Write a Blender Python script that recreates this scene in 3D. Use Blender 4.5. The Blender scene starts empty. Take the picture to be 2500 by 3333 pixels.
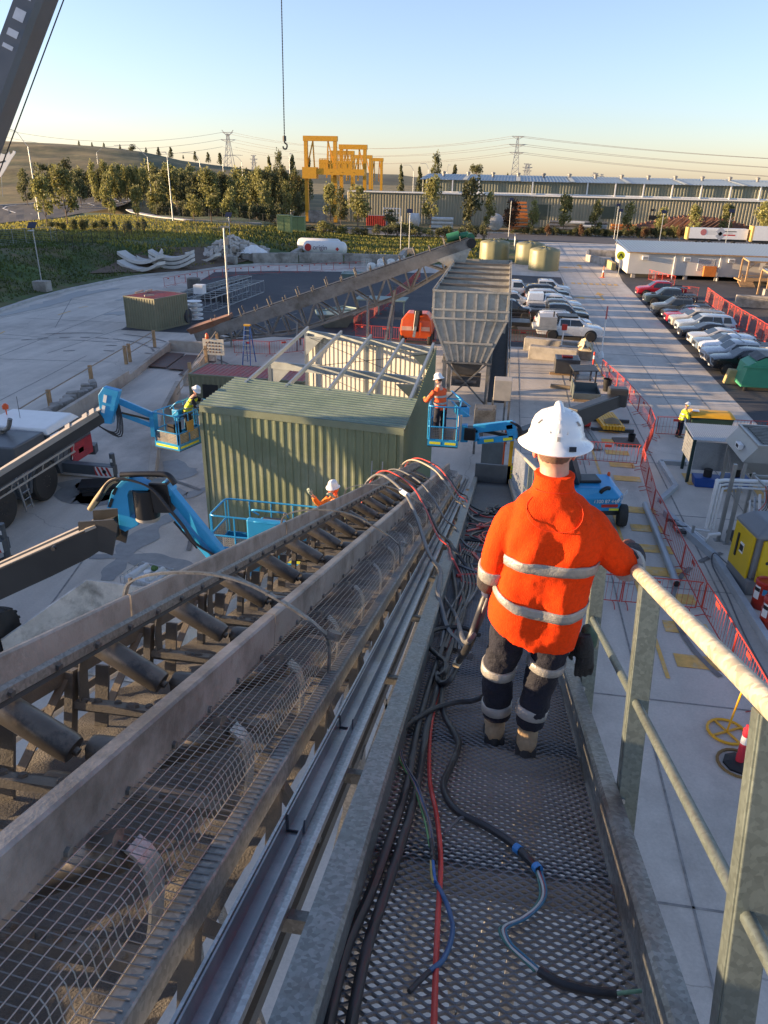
import bpy, math, random
import numpy as np
from mathutils import Vector, Matrix, noise
from mathutils.bvhtree import BVHTree
random.seed(7)
SC=bpy.context.scene; COL=SC.collection
R_=math.radians
# ---------------------------------------------------------------- camera, sky, sun, exposure
CAMH=12.0; FPX=2400.0
cam_d=bpy.data.cameras.new("camera"); cam=bpy.data.objects.new("camera",cam_d); COL.objects.link(cam)
cam_d.sensor_fit='VERTICAL'; cam_d.sensor_height=36.0; cam_d.lens=FPX/3333*36.0
cam_d.clip_start=0.05; cam_d.clip_end=9000
CR=Matrix.Rotation(R_(8.6),3,'Z')@Matrix.Rotation(R_(90-24.5),3,'X')@Matrix.Rotation(R_(1.2),3,'Z')
cam.matrix_world=Matrix.Translation((0,0,CAMH))@CR.to_4x4()
SC.camera=cam
SUN_EL=R_(7.0); SUN_DIR=Vector((-1,-0.10,0)).normalized()*math.cos(SUN_EL)+Vector((0,0,math.sin(SUN_EL)))
w=bpy.data.worlds.new("World"); SC.world=w; w.use_nodes=True
nt=w.node_tree; bg=nt.nodes['Background']; sky=nt.nodes.new('ShaderNodeTexSky'); sky.sky_type='NISHITA'
sky.sun_disc=False; sky.sun_elevation=SUN_EL; sky.sun_rotation=math.atan2(SUN_DIR.x,SUN_DIR.y)
sky.altitude=0; sky.air_density=0.9; sky.dust_density=0.5; sky.ozone_density=3.0
mxs=nt.nodes.new('ShaderNodeMix'); mxs.data_type='RGBA'; mxs.blend_type='MULTIPLY'; mxs.inputs[0].default_value=1.0; mxs.inputs[7].default_value=(1.12,.93,.97,1)
nt.links.new(sky.outputs[0],mxs.inputs[6]); hs=nt.nodes.new('ShaderNodeHueSaturation'); hs.inputs['Saturation'].default_value=.84; nt.links.new(mxs.outputs[2],hs.inputs['Color']); nt.links.new(hs.outputs[0],bg.inputs[0]); bg.inputs[1].default_value=0.134
sl=bpy.data.lights.new("sun",'SUN'); sl.energy=5.0; sl.angle=R_(0.6); sl.color=(1.0,0.70,0.40)
so=bpy.data.objects.new("sun",sl); COL.objects.link(so); so.rotation_euler=(-SUN_DIR).to_track_quat('-Z','Y').to_euler()
vs=SC.view_settings; vs.view_transform='Standard'; vs.look='None'; vs.gamma=1.0; vs.use_curve_mapping=False; vs.exposure=1.6
SC.cycles.max_bounces=6
# ---------------------------------------------------------------- photo ray helpers (photo pixels 2500 x 3333 -> places on real planes)
def ray(x,y): return CR@Vector(((x-1250)/FPX,-(y-1666.5)/FPX,-1.0))
CO=Vector((0,0,CAMH))
def G(x,y,z=0.0): d=ray(x,y); return CO+d*((z-CAMH)/d.z)
def atY(x,y,Y): d=ray(x,y); return CO+d*(Y/d.y)
def hgt(b,x,y):
    d=ray(x,y); h=Vector((d.x,d.y)); t=(b[0]*h.x+b[1]*h.y)/h.length_squared; return (CO+d*t).z
SLP=R_(17.5); CS,SN=math.cos(SLP),math.sin(SLP)
def P(x,s,n): return Vector((x,s*CS+n*SN,10.3-s*SN+n*CS))          # walkway frame: across, down the slope, off the deck
# ---------------------------------------------------------------- object helpers
def tag(o,label=None,cat=None,group=None,kind=None):
    if label:o['label']=label
    if cat:o['category']=cat
    if group:o['group']=group
    if kind:o['kind']=kind
    return o
def T(name,label,cat,loc=(0,0,0),rz=0,group=None):
    o=bpy.data.objects.new(name,None); COL.objects.link(o); o.location=loc; o.rotation_euler=(0,0,rz)
    o.empty_display_size=.2
    return tag(o,label,cat,group)
def mw(o):
    m=Matrix.Identity(4)
    while o is not None:
        m=o.matrix_basis@m; o=o.parent
    return m
def kids(o): return [c for c in bpy.data.objects if c.parent==o]
def dup(o,loc=None,rz=None,label=None,mats=None,parent=None,ch=None):
    ch=ch if ch is not None else CH(o)
    c=o.copy(); COL.objects.link(c); c.parent=parent
    if loc is not None:c.location=loc
    if rz is not None:c.rotation_euler=(0,0,rz)
    if label:c['label']=label
    for k,kk in ch: dup(k,parent=c,mats=mats,ch=kk)
    if mats and c.type=='MESH' and c.data.materials and c.data.materials[0].name in mats:
        c.material_slots[0].link='OBJECT'; c.material_slots[0].material=mats[c.data.materials[0].name]
    return c
def CH(o): return [(k,CH(k)) for k in o.children]
class MB:
    def __init__(s,M=None): s.v=[]; s.f=[]; s.M=M
    def add(s,vs,fs):
        b=len(s.v)
        if s.M is not None: vs=[s.M@Vector(v) for v in vs]
        s.v.extend([tuple(v) for v in vs]); s.f.extend([[i+b for i in f] for f in fs]); return s
    def poly(s,pts): return s.add(pts,[list(range(len(pts)))])
    def bb(s,x0,y0,z0,x1,y1,z1):
        return s.add([(x0,y0,z0),(x1,y0,z0),(x1,y1,z0),(x0,y1,z0),(x0,y0,z1),(x1,y0,z1),(x1,y1,z1),(x0,y1,z1)],
          [[0,3,2,1],[4,5,6,7],[0,1,5,4],[1,2,6,5],[2,3,7,6],[3,0,4,7]])
    def box(s,c,d): return s.bb(c[0]-d[0]/2,c[1]-d[1]/2,c[2]-d[2]/2,c[0]+d[0]/2,c[1]+d[1]/2,c[2]+d[2]/2)
    def hexa(s,p): return s.add(p,[[0,3,2,1],[4,5,6,7],[0,1,5,4],[1,2,6,5],[2,3,7,6],[3,0,4,7]])
    def bar(s,p,q,w,h=None,up=(0,0,1)):
        p,q=Vector(p),Vector(q); h=h or w; d=(q-p).normalized(); u=Vector(up)
        if abs(d.dot(u))>.98:u=Vector((0,1,0))
        a=d.cross(u).normalized()*w/2; b=a.cross(d).normalized()*h/2
        return s.hexa([p-a-b,p+a-b,q+a-b,q-a-b,p-a+b,p+a+b,q+a+b,q-a+b])
    def prism(s,pts,ext):
        ext=Vector(ext); n=len(pts); a=[Vector(p) for p in pts]; b=[p+ext for p in a]
        return s.add(a+b,[list(range(n))[::-1],[i+n for i in range(n)]]+[[i,(i+1)%n,(i+1)%n+n,i+n] for i in range(n)])
    def tube(s,pts,r,n=6,cap=True):
        pts=[Vector(p) for p in pts]; m=len(pts); rs=r if isinstance(r,(list,tuple)) else [r]*m
        vs=[]; pu=None
        for i,p in enumerate(pts):
            d=(pts[min(i+1,m-1)]-pts[max(i-1,0)])
            if d.length<1e-9:d=Vector((0,0,1))
            d.normalize()
            u=pu if pu is not None else (Vector((0,0,1)) if abs(d.z)<.9 else Vector((1,0,0)))
            u=(u-d*u.dot(d))
            if u.length<1e-6:u=d.orthogonal()
            u.normalize(); pu=u; v=d.cross(u)
            vs+=[p+(u*math.cos(2*math.pi*k/n)+v*math.sin(2*math.pi*k/n))*rs[i] for k in range(n)]
        fs=[[i*n+k,i*n+(k+1)%n,(i+1)*n+(k+1)%n,(i+1)*n+k] for i in range(m-1) for k in range(n)]
        if cap: fs+=[list(range(n))[::-1],[(m-1)*n+k for k in range(n)]]
        return s.add(vs,fs)
    def cyl(s,p,q,r,n=14,r2=None): return s.tube([p,q],[r,r if r2 is None else r2],n)
    def lathe(s,prof,n=20,c=(0,0,0),ax='z'):
        c=Vector(c); vs=[]
        for r,z in prof:
            for k in range(n):
                a=2*math.pi*k/n; x,y=r*math.cos(a),r*math.sin(a)
                vs.append(c+(Vector((x,y,z)) if ax=='z' else Vector((z,x,y)) if ax=='x' else Vector((y,z,x))))
        m=len(prof); fs=[[i*n+k,i*n+(k+1)%n,(i+1)*n+(k+1)%n,(i+1)*n+k] for i in range(m-1) for k in range(n)]
        fs+=[list(range(n))[::-1],[(m-1)*n+k for k in range(n)]]
        return s.add(vs,fs)
    def loft(s,rings,cap=True,closed=True):
        n=len(rings[0]); vs=[p for r in rings for p in r]; m=len(rings)
        kk=n if closed else n-1
        fs=[[i*n+k,i*n+(k+1)%n,(i+1)*n+(k+1)%n,(i+1)*n+k] for i in range(m-1) for k in range(kk)]
        if cap: fs+=[list(range(n))[::-1],[(m-1)*n+k for k in range(n)]]
        return s.add(vs,fs)
    def grid(s,fn,nu,nv):
        return s.add([fn(i/nu,j/nv) for j in range(nv+1) for i in range(nu+1)],
          [[j*(nu+1)+i,j*(nu+1)+i+1,(j+1)*(nu+1)+i+1,(j+1)*(nu+1)+i] for j in range(nv) for i in range(nu)])
    def build(s,name,mat,parent=None,smooth=0,bev=0,sub=0,local=False):
        me=bpy.data.meshes.new(name); v=s.v
        if parent is not None and not local:
            inv=mw(parent).inverted(); v=[inv@Vector(p) for p in v]
        me.from_pydata([tuple(p) for p in v],[],s.f); me.materials.append(mat)
        if smooth:
            me.polygons.foreach_set('use_smooth',[True]*len(me.polygons)); me.set_sharp_from_angle(angle=R_(smooth))
        o=bpy.data.objects.new(name,me); COL.objects.link(o); o.parent=parent
        if bev:
            m=o.modifiers.new('bevel','BEVEL'); m.width=bev; m.segments=2; m.limit_method='ANGLE'; m.angle_limit=R_(40)
        if sub:
            m=o.modifiers.new('sub','SUBSURF'); m.levels=sub; m.render_levels=sub
        return o
def curvepts(ctrl,per=8):
    c=[Vector(p) for p in ctrl]; c=[c[0]*2-c[1]]+c+[c[-1]*2-c[-2]]; out=[]
    for i in range(1,len(c)-2):
        a,b,d,e=c[i-1],c[i],c[i+1],c[i+2]
        for k in range(per):
            t=k/per; out.append(.5*((2*b)+(d-a)*t+(2*a-5*b+4*d-e)*t*t+(3*b-a-3*d+e)*t**3))
    out.append(c[-2]); return out
def cable(name,ctrl,r,mat,label,cat='cable',group=None,per=6,n=6):
    return tag(MB().tube(curvepts(ctrl,per),r,n).build(name,mat,smooth=60),label,cat,group)
def text(body,size,p,x,y,mat,name,parent=None,th=.002,align='CENTER'):
    c=bpy.data.curves.new(name,'FONT'); c.body=body; c.size=size; c.align_x=align; c.align_y='CENTER'; c.extrude=th
    o=bpy.data.objects.new(name,c); COL.objects.link(o); c.materials.append(mat)
    x=Vector(x).normalized(); y=Vector(y); y=(y-x*y.dot(x)).normalized(); z=x.cross(y)
    m=Matrix((x,y,z)).transposed().to_4x4(); m.translation=Vector(p)
    me=bpy.data.meshes.new_from_object(o); me.name=name; bpy.data.objects.remove(o); bpy.data.curves.remove(c)
    if not me.materials: me.materials.append(mat)
    o=bpy.data.objects.new(name,me); COL.objects.link(o)
    if parent is not None: o.parent=parent; m=mw(parent).inverted()@m
    o.matrix_basis=m; return o
# ---------------------------------------------------------------- materials
MATS={}
def M(name,col,rough=.6,metal=0,var=.14,scale=2.0,bump=0,bscale=60,kind='',col2=None,amt=.5,coat=0,spec=.5):
    if name in MATS:return MATS[name]
    m=bpy.data.materials.new(name); m.use_nodes=True; MATS[name]=m
    t=m.node_tree; N=t.nodes; L=t.links; b=N['Principled BSDF']
    def nd(ty,**k):
        n=N.new(ty)
        for a,v in k.items():
            if a in n.inputs: n.inputs[a].default_value=v
            else:setattr(n,a,v)
        return n
    tc=nd('ShaderNodeTexCoord'); V=tc.outputs['Object']
    n1=nd('ShaderNodeTexNoise',Scale=scale,Detail=6.0,Roughness=.62); L.new(V,n1.inputs['Vector'])
    r1=nd('ShaderNodeMapRange'); r1.inputs[1].default_value=.3; r1.inputs[2].default_value=.7; r1.inputs[3].default_value=1-var; r1.inputs[4].default_value=1+var
    L.new(n1.outputs[0],r1.inputs[0]); fac=r1.outputs[0]
    c4=lambda c:(c[0],c[1],c[2],1)
    base=nd('ShaderNodeRGB'); base.outputs[0].default_value=c4(col); cur=base.outputs[0]
    def mix(a,bcol,f,mode='MIX'):
        x=nd('ShaderNodeMix',data_type='RGBA',blend_type=mode)
        if isinstance(f,float):x.inputs[0].default_value=f
        else:L.new(f,x.inputs[0])
        for s,i in ((a,6),(bcol,7)):
            if isinstance(s,tuple):x.inputs[i].default_value=s
            else:L.new(s,x.inputs[i])
        return x.outputs[2]
    def ramp(src,lo,hi,a=0.,bb=1.):
        r=nd('ShaderNodeMapRange'); L.new(src,r.inputs[0])
        for i,v in enumerate((lo,hi,a,bb)): r.inputs[i+1].default_value=v
        return r.outputs[0]
    if col2 is not None:
        n2=nd('ShaderNodeTexNoise',Scale=scale*.45,Detail=7.0,Roughness=.7); L.new(V,n2.inputs['Vector'])
        cur=mix(cur,c4(col2),ramp(n2.outputs[0],.62-amt*.35,.72-amt*.2))
    if kind=='galv':
        vo=nd('ShaderNodeTexVoronoi',Scale=bscale); L.new(V,vo.inputs['Vector'])
        wn=nd('ShaderNodeSeparateColor'); L.new(vo.outputs['Color'],wn.inputs[0])
        g=ramp(wn.outputs[0],0,1,1-var*1.8,1+var*1.8)
        cur=mix(cur,g,1.0,'MULTIPLY')
    if kind=='conc':
        n3=nd('ShaderNodeTexNoise',Scale=.09,Detail=8.0,Roughness=.72); L.new(V,n3.inputs['Vector'])
        cur=mix(cur,(col[0]*.55,col[1]*.54,col[2]*.53,1),ramp(n3.outputs[0],.50,.68,0,.85))
        n4=nd('ShaderNodeTexNoise',Scale=14.,Detail=8.0,Roughness=.8); L.new(V,n4.inputs['Vector'])
        cur=mix(cur,ramp(n4.outputs[0],.3,.7,.86,1.12),1.0,'MULTIPLY')
        wv=nd('ShaderNodeTexVoronoi',Scale=.075,feature='DISTANCE_TO_EDGE'); 
        nz=nd('ShaderNodeTexNoise',Scale=.8,Detail=6.0); L.new(V,nz.inputs['Vector'])
        mx=nd('ShaderNodeMix',data_type='RGBA',blend_type='ADD'); mx.inputs[0].default_value=1.2; L.new(V,mx.inputs[6]); L.new(nz.outputs[1],mx.inputs[7]); L.new(mx.outputs[2],wv.inputs['Vector'])
        cur=mix(cur,(col[0]*.35,col[1]*.35,col[2]*.35,1),ramp(wv.outputs[0],.0006,.0016,.45,0.))
        mp=nd('ShaderNodeMapping'); mp.inputs['Scale'].default_value=(.9,.06,1); L.new(V,mp.inputs[0])
        n5=nd('ShaderNodeTexNoise',Scale=1.3,Detail=5.0); L.new(mp.outputs[0],n5.inputs['Vector'])
        cur=mix(cur,ramp(n5.outputs[0],.35,.7,1.06,.86),1.0,'MULTIPLY')
    if kind=='rust':
        n3=nd('ShaderNodeTexNoise',Scale=scale*2,Detail=9.0,Roughness=.75); L.new(V,n3.inputs['Vector'])
        cur=mix(cur,(.16,.06,.025,1),ramp(n3.outputs[0],.60-amt*.25,.70-amt*.15))
    if kind=='dust':
        n3=nd('ShaderNodeTexNoise',Scale=scale*1.5,Detail=9.0,Roughness=.75); L.new(V,n3.inputs['Vector'])
        ge=nd('ShaderNodeNewGeometry'); sx=nd('ShaderNodeSeparateXYZ'); L.new(ge.outputs['Normal'],sx.inputs[0])
        up=ramp(sx.outputs[2],.1,.9,-.10,.22); ad=nd('ShaderNodeMath',operation='ADD'); L.new(up,ad.inputs[0]); L.new(n3.outputs[0],ad.inputs[1])
        cur=mix(cur,(.19,.162,.13,1),ramp(ad.outputs[0],.52,.66))
    if kind=='corr':   # fine vertical ribs of far sheeting, real bump
        pass
    cur=mix(cur,fac,1.0,'MULTIPLY'); L.new(cur,b.inputs['Base Color'])
    b.inputs['Metallic'].default_value=metal
    rr=ramp(n1.outputs[0],.3,.7,max(.03,rough-.08),min(1,rough+.08)); L.new(rr,b.inputs['Roughness'])
    if coat:b.inputs['Coat Weight'].default_value=coat
    b.inputs['Specular IOR Level'].default_value=spec
    if bump or kind=='fleece':
        nb=nd('ShaderNodeTexNoise',Scale=bscale,Detail=5.0,Roughness=.6); L.new(V,nb.inputs['Vector'])
        bp=nd('ShaderNodeBump',Strength=bump,Distance=.02 if kind!='fleece' else .006); L.new(nb.outputs[0],bp.inputs['Height']); L.new(bp.outputs[0],b.inputs['Normal'])
    if kind=='leaf':
        b.inputs['Subsurface Weight'].default_value=0
        oi=nd('ShaderNodeObjectInfo'); ge=nd('ShaderNodeNewGeometry')
        g=ramp(ge.outputs['Random Per Island'],0,1,.55,1.5); cur2=mix(cur,g,1.0,'MULTIPLY')
        cur2=mix(cur2,ramp(oi.outputs['Random'],0,1,.75,1.2),1.0,'MULTIPLY')
        tr=nd('ShaderNodeBsdfTranslucent'); ms=nd('ShaderNodeMixShader'); ms.inputs[0].default_value=.42
        L.new(cur2,b.inputs['Base Color']); L.new(cur2,tr.inputs[0]); L.new(b.outputs[0],ms.inputs[1]); L.new(tr.outputs[0],ms.inputs[2])
        L.new(ms.outputs[0],N['Material Output'].inputs[0])
    return m
CONC=M('concrete',(.56,.505,.435),.8,kind='conc',var=.10,scale=.6,bump=.25,bscale=90)
CONC2=M('concrete_block',(.37,.34,.30),.85,var=.2,scale=1.2,bump=.4,bscale=30,col2=(.20,.18,.15))
ASPH=M('asphalt',(.052,.053,.058),.85,var=.22,scale=.35,bump=.4,bscale=70,col2=(.085,.08,.078),amt=.3)
STREET=M('street_asphalt',(.09,.09,.095),.8,var=.15,scale=.2,bump=.3,bscale=50)
KERB=M('kerb_concrete',(.42,.40,.37),.8,var=.2,scale=1)
GRASS=M('grass',(.060,.095,.022),.95,var=.5,scale=.35,bump=1.0,bscale=6,col2=(.13,.10,.045),amt=.45)
DRY=M('dry_grass',(.23,.17,.07),.95,var=.45,scale=.09,bump=1.0,bscale=.8,col2=(.075,.08,.03),amt=.6)
SOIL=M('soil',(.13,.09,.06),.95,var=.35,scale=.7,bump=.8,bscale=9)
GALV=M('galvanised_steel',(.38,.40,.41),.42,.7,var=.09,scale=3,kind='galv',bscale=80)
GALVD=M('weathered_galvanised',(.23,.225,.21),.5,.5,var=.14,scale=2,kind='galv',bscale=60,col2=(.13,.12,.105),amt=.4)
GALVW=M('walkway_galvanised',(.205,.22,.215),.42,.55,var=.15,scale=3,kind='galv',bscale=70,col2=(.15,.135,.12),amt=.3)
POSTM=M('post_galvanised',(.15,.18,.168),.42,.5,var=.09,scale=3,kind='galv',bscale=75)
DUSTY=M('dusty_steel',(.115,.108,.10),.65,.2,var=.25,scale=3,kind='dust',bump=.2,bscale=80)
PLATE=M('skirt_steel',(.31,.285,.265),.5,.3,var=.16,scale=4,bump=.15,bscale=60,col2=(.15,.135,.12),amt=.5)
RUBBER=M('rubber',(.018,.018,.019),.6,var=.3,scale=5)
ROLLER=M('roller_steel',(.075,.07,.066),.38,.45,var=.3,scale=4,kind='dust')
BLACK=M('black_paint',(.015,.015,.016),.4,var=.2)
DARK=M('charcoal_paint',(.055,.056,.06),.4,.1,var=.12,coat=.2)
BLUE=M('blue_paint',(.022,.25,.52),.38,var=.08,coat=.3)
GREENS=M('green_sheeting',(.185,.215,.125),.5,.1,var=.12,scale=.9,col2=(.24,.26,.18),amt=.3)
CREAM=M('cream_sheeting',(.55,.52,.46),.5,var=.08,scale=1)
WHITE=M('white_paint',(.75,.75,.73),.4,var=.06)
ORANGE=M('orange_paint',(.75,.10,.012),.4,var=.08,coat=.2)
RED=M('red_paint',(.50,.035,.025),.45,var=.15)
REDC=M('red_sheeting',(.36,.075,.065),.55,var=.2,scale=1.5,col2=(.25,.14,.12),amt=.4)
YEL=M('yellow_paint',(.70,.36,.015),.45,var=.1)
YELLINE=M('yellow_line_paint',(.70,.41,.11),.75,var=.2,scale=3,col2=(.55,.44,.28),amt=.35)
TIMBER=M('timber',(.38,.24,.12),.75,var=.3,scale=3,bump=.2,bscale=40)
GLASS=M('dark_glass',(.02,.025,.028),.06,var=.05,spec=.8)
LEAF=M('leaf',(.25,.245,.085),.7,var=.2,kind='leaf',scale=.4)
LEAFD=M('dark_leaf',(.135,.14,.06),.75,var=.25,kind='leaf',scale=.4)
LEAFR=M('russet_leaf',(.13,.07,.035),.75,var=.25,kind='leaf',scale=.4)
BARK=M('bark',(.15,.11,.08),.9,var=.3)
TANK=M('green_tank',(.22,.21,.11),.5,var=.08,scale=.8)
GREENP=M('green_machine',(.03,.16,.08),.45,var=.1)
WPIPE=M('white_pipe',(.72,.72,.70),.35,var=.05)
TYRE=M('tyre',(.035,.034,.032),.85,var=.3,scale=4)
SKIN=M('skin',(.55,.30,.21),.5,var=.10,scale=30)
def proj(p):
    c=CR.transposed()@(Vector(p)-CO); return 1250+FPX*c.x/-c.z,1666.5-FPX*c.y/-c.z
# ================================================================ SETTING
def c1(x,y): return x*.51236,400+y*.51236
def c2(x,y): return 850+x*.51236,400+y*.51236
def c3(x,y): return 1650+x*.51236,450+y*.51236
def struct(o): o['kind']='structure'; return o
KP=[(-36,36),(-43,54)]+[tuple(G(*c1(*p))[:2]) for p in [(0,1195),(240,1115),(430,1065),(640,1020),(820,985),(1000,962),(1250,945),(1450,915),(1659,900)]]+[(-14,113),(-3,116),(1,122)]
def sst(t): t=max(0,min(1,t)); return t*t*(3-2*t)
def hb(x,y):
    best=1e9; side=1
    for (ax,ay),(bx,by) in zip(KP[:-1],KP[1:]):
        dx,dy=bx-ax,by-ay; t=max(0,min(1,((x-ax)*dx+(y-ay)*dy)/(dx*dx+dy*dy))); px,py=ax+dx*t,ay+dy*t
        d=(x-px)**2+(y-py)**2
        if d<best: best=d; side=1 if dx*(y-ay)-dy*(x-ax)>0 else -1
    if side<0:return -.3
    d=math.sqrt(best); H=.5+2.3*sst((-22-x)/30)
    back=1-.75*sst((y-135)/35)*sst((x+62)/25)
    return H*sst(d/15)*back+.02+.25*sst(d/6)*noise.noise(Vector((x*.22,y*.22,0)))
def GT(px,py,lift=0):
    d=ray(px,py); t=20.
    for i in range(900):
        p=CO+d*t
        if p.z<=hb(p.x,p.y)+lift:return Vector((p.x,p.y,hb(p.x,p.y)+lift))
        t*=1.008
    return p
mb=MB(); mb.poly([(-4000,-900,-.02),(4000,-900,-.02),(4000,7000,-.02),(-4000,7000,-.02)]); struct(mb.build('ground',DRY))
mb=MB(); mb.poly([(-46,-40,.0),(60,-40,.0),(60,168,.0),(-4,168,.0),(1.2,122,0),(-3,116,0),(-14,113.2,0)]+[(x,y,0) for x,y in KP[:-3][::-1]]); struct(mb.build('concrete_yard',CONC))
mb=MB(); mb.poly([(-31,57.5,.012),(-3.6,58.5,.012),(7,59.5,.012),(7.4,106,.012),(-2,107,.012),(-31,101,.012),(-38,97,.012)]); struct(mb.build('asphalt_lot',ASPH))
mb=MB(); mb.poly([(14.2,35.2,.012),(60,37,.012),(60,150,.012),(18.5,150,.012),(15.2,104,.012)]); struct(mb.build('car_park_asphalt',ASPH))
mb=MB(); mb.poly([(-75,171,.02),(140,165,.02),(140,188,.02),(-75,192,.02)]); struct(mb.build('street',STREET))
mb=MB(); mb.bar((1.5,170.3,.08),(-75,170.5,.4),1.4,.2); mb.bar((22,168,.08),(140,164,.08),.8,.2); mb.bar((-75,192.5,.08),(140,188.5,.08),.9,.25); struct(mb.build('street_kerb',KERB))
mb=MB()
for a,b in zip(KP[1:-1],KP[2:]): mb.bar((a[0],a[1],.06),(b[0],b[1],.06),.45,.26)

struct(mb.build('yard_kerb',KERB))
# right gutter strip of the concrete road and joints
mb=MB()
for x0,x1 in ((12.35,12.42),(7.6,7.66),(10.2,10.24)): mb.bb(x0,-10,.004,x1,166,.008)
for y in range(4,160,6): mb.bb(1.5,y,.004,14,y+.05,.008)
for x in (1.4,-3.2,4.3): mb.bb(x,-8,.004,x+.05,58,.008)
for a,b in (((0,1370),(1150,1400)),((0,1480),(820,1150)),((300,1464),(800,1300)),((0,1240),(560,1130)),((160,1240),(800,1270)),((350,1300),(470,1090))):
    p,q=G(*c1(*a)),G(*c1(*b)); mb.bar((p.x,p.y,.006),(q.x,q.y,.006),.07,.004)
for a,b in (((0,700),(640,480)),((0,560),(520,290)),((0,310),(700,330)),((0,160),(700,215)),((150,2000),(700,1240))):
    p,q=G(a[0]*.5425,1000+a[1]*.5425),G(b[0]*.5425,1000+b[1]*.5425); mb.bar((p.x,p.y,.006),(q.x,q.y,.006),.06,.004)
struct(mb.build('concrete_joints',M('joint_filler',(.26,.245,.225),.9,var=.4,scale=3)))
# wet stains on the near left slab
WET=M('damp_concrete',(.24,.235,.225),.45,var=.25,scale=2)
BZ=[.0]
def blotch(name,pts,wd,z=.006):
    BZ[0]+=.0015; z=.010+BZ[0]
    mb=MB(); L=[];Rr=[]
    pts=curvepts([G(px,py) for px,py in pts],7)
    for i,p in enumerate(pts):
        d=(pts[min(i+1,len(pts)-1)]-pts[max(0,i-1)]).normalized(); n=Vector((-d.y,d.x,0)); 
        e=math.sin(math.pi*min(1,max(0.04,i/(len(pts)-1))))**.35
        L.append(p+n*wd*e*(.5+.45*noise.noise(p*1.1))+Vector((0,0,z))); Rr.append(p-n*wd*e*(.5+.45*noise.noise(p*1.1+Vector((9,3,1))))+Vector((0,0,z)))
    for i in range(len(pts)-1): mb.poly([L[i],L[i+1],Rr[i+1],Rr[i]])
    return struct(mb.build(name,WET))
q=lambda x,y:(x*.5425,1000+y*.5425)
blotch('damp_streak',[q(640,1640),q(760,1480),q(900,1340),q(1060,1240)],.85)
blotch('damp_streak',[q(540,1500),q(760,1500),q(960,1520),q(1150,1560)],.8)
blotch('damp_patch',[q(420,1040),q(520,1130),q(640,1090),q(560,1200)],2.2)
blotch('damp_patch',[q(1020,920),q(1090,990),q(1170,1010)],1.3)
blotch('damp_patch',[q(1060,1090),q(1120,1130),q(1240,1080)],.6)
blotch('damp_streak',[q(820,1640),q(1000,1540),q(1180,1590)],.7)
for pts,wd in (([c1(0,1230),c1(300,1150),c1(560,1060)],1.6),([c1(400,1120),c1(620,1070),c1(760,1050)],1.3),([c1(680,1210),c1(800,1215)],2.0),([c1(740,1130),c1(900,1100)],1.2)): blotch('damp_patch',pts,wd)
TY=M('tyre_mark_rubber',(.20,.185,.17),.7,var=.4,scale=2)
for cx_,cy_,r_,a0,a1 in ((-31,47,7,.2,2.4),(-31,47,8.8,.2,2.2),(-27,40,10,.4,2.0),(-27,40,11.8,.5,1.9),(10,62,30,2.9,3.3),(10,62,31.8,2.9,3.3),(-16,20,6,0.2,1.9),(-16,20,7.8,.2,1.8),(12,20,6,2.2,3.6)):
    mb=MB(); P0=[(cx_+r_*math.cos(a0+(a1-a0)*i/40),cy_+r_*math.sin(a0+(a1-a0)*i/40)) for i in range(41)]; Q0=[(cx_+(r_+.16)*math.cos(a0+(a1-a0)*i/40),cy_+(r_+.16)*math.sin(a0+(a1-a0)*i/40)) for i in range(41)]
    BZ[0]+=.0007; z=.008+BZ[0]
    for i in range(40):
        if noise.noise(Vector((i*.35,r_,a0*9)))>-.15: mb.poly([(*P0[i],z),(*Q0[i],z),(*Q0[i+1],z),(*P0[i+1],z)])
    struct(mb.build('tyre_mark',TY))
# painted marks
def ln(mb,x0,y0,x1,y1,z=.016): mb.bb(x0,y0,z,x1,y1,z+.003)
mb=MB()
for i in range(13):
    y=17.6+i*1.72; x=6.05-.02*i
    if i in (7,): continue
    ln(mb,x-.55+.02*i,y,x+.75,y+.62)
for i in range(3): ln(mb,8.6+i*1.35,31.5-.5*i,9.4+i*1.35,32.9-.5*i)
struct(mb.build('crossing_bars',YELLINE))
mb=MB(); mb.bar((5.15,17,.016),(4.85,38,.016),.11,.003); mb.bar((6.9,58.5,.018),(7.1,46.5,.018),.1,.003)
for i in range(9): ln(mb,7.25,61+i*4.6,7.37,63.4+i*4.6)
for a in ((c1(370,1220),c1(450,1195)),(c1(500,1175),c1(560,1165)),(c1(0,1340),c1(30,1325))):
    p,qq=G(*a[0]),G(*a[1]); mb.bar((p.x,p.y,.012),(qq.x,qq.y,.012),.14,.003)
struct(mb.build('yellow_lines',YELLINE))
mb=MB()
for ox,oy,s in ((10.2,86.5,1),(10.4,118,1)):
    ln(mb,ox+.6,oy,ox+.85,oy+4.2); mb.add([(ox+.2,oy+4,.019),(ox+1.25,oy+4,.019),(ox+.72,oy+6.3,.019)],[[0,1,2]])
    ln(mb,ox-1.3,oy+.9,ox+.6,oy+1.3); mb.add([(ox-1.3,oy+.2,.019),(ox-1.3,oy+2,.019),(ox-2.6,oy+1.1,.019)],[[0,1,2]])
for i in range(8): ln(mb,8.4+i*.75,99.5,8.85+i*.75,101)
struct(mb.build('road_arrows',YELLINE))
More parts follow.
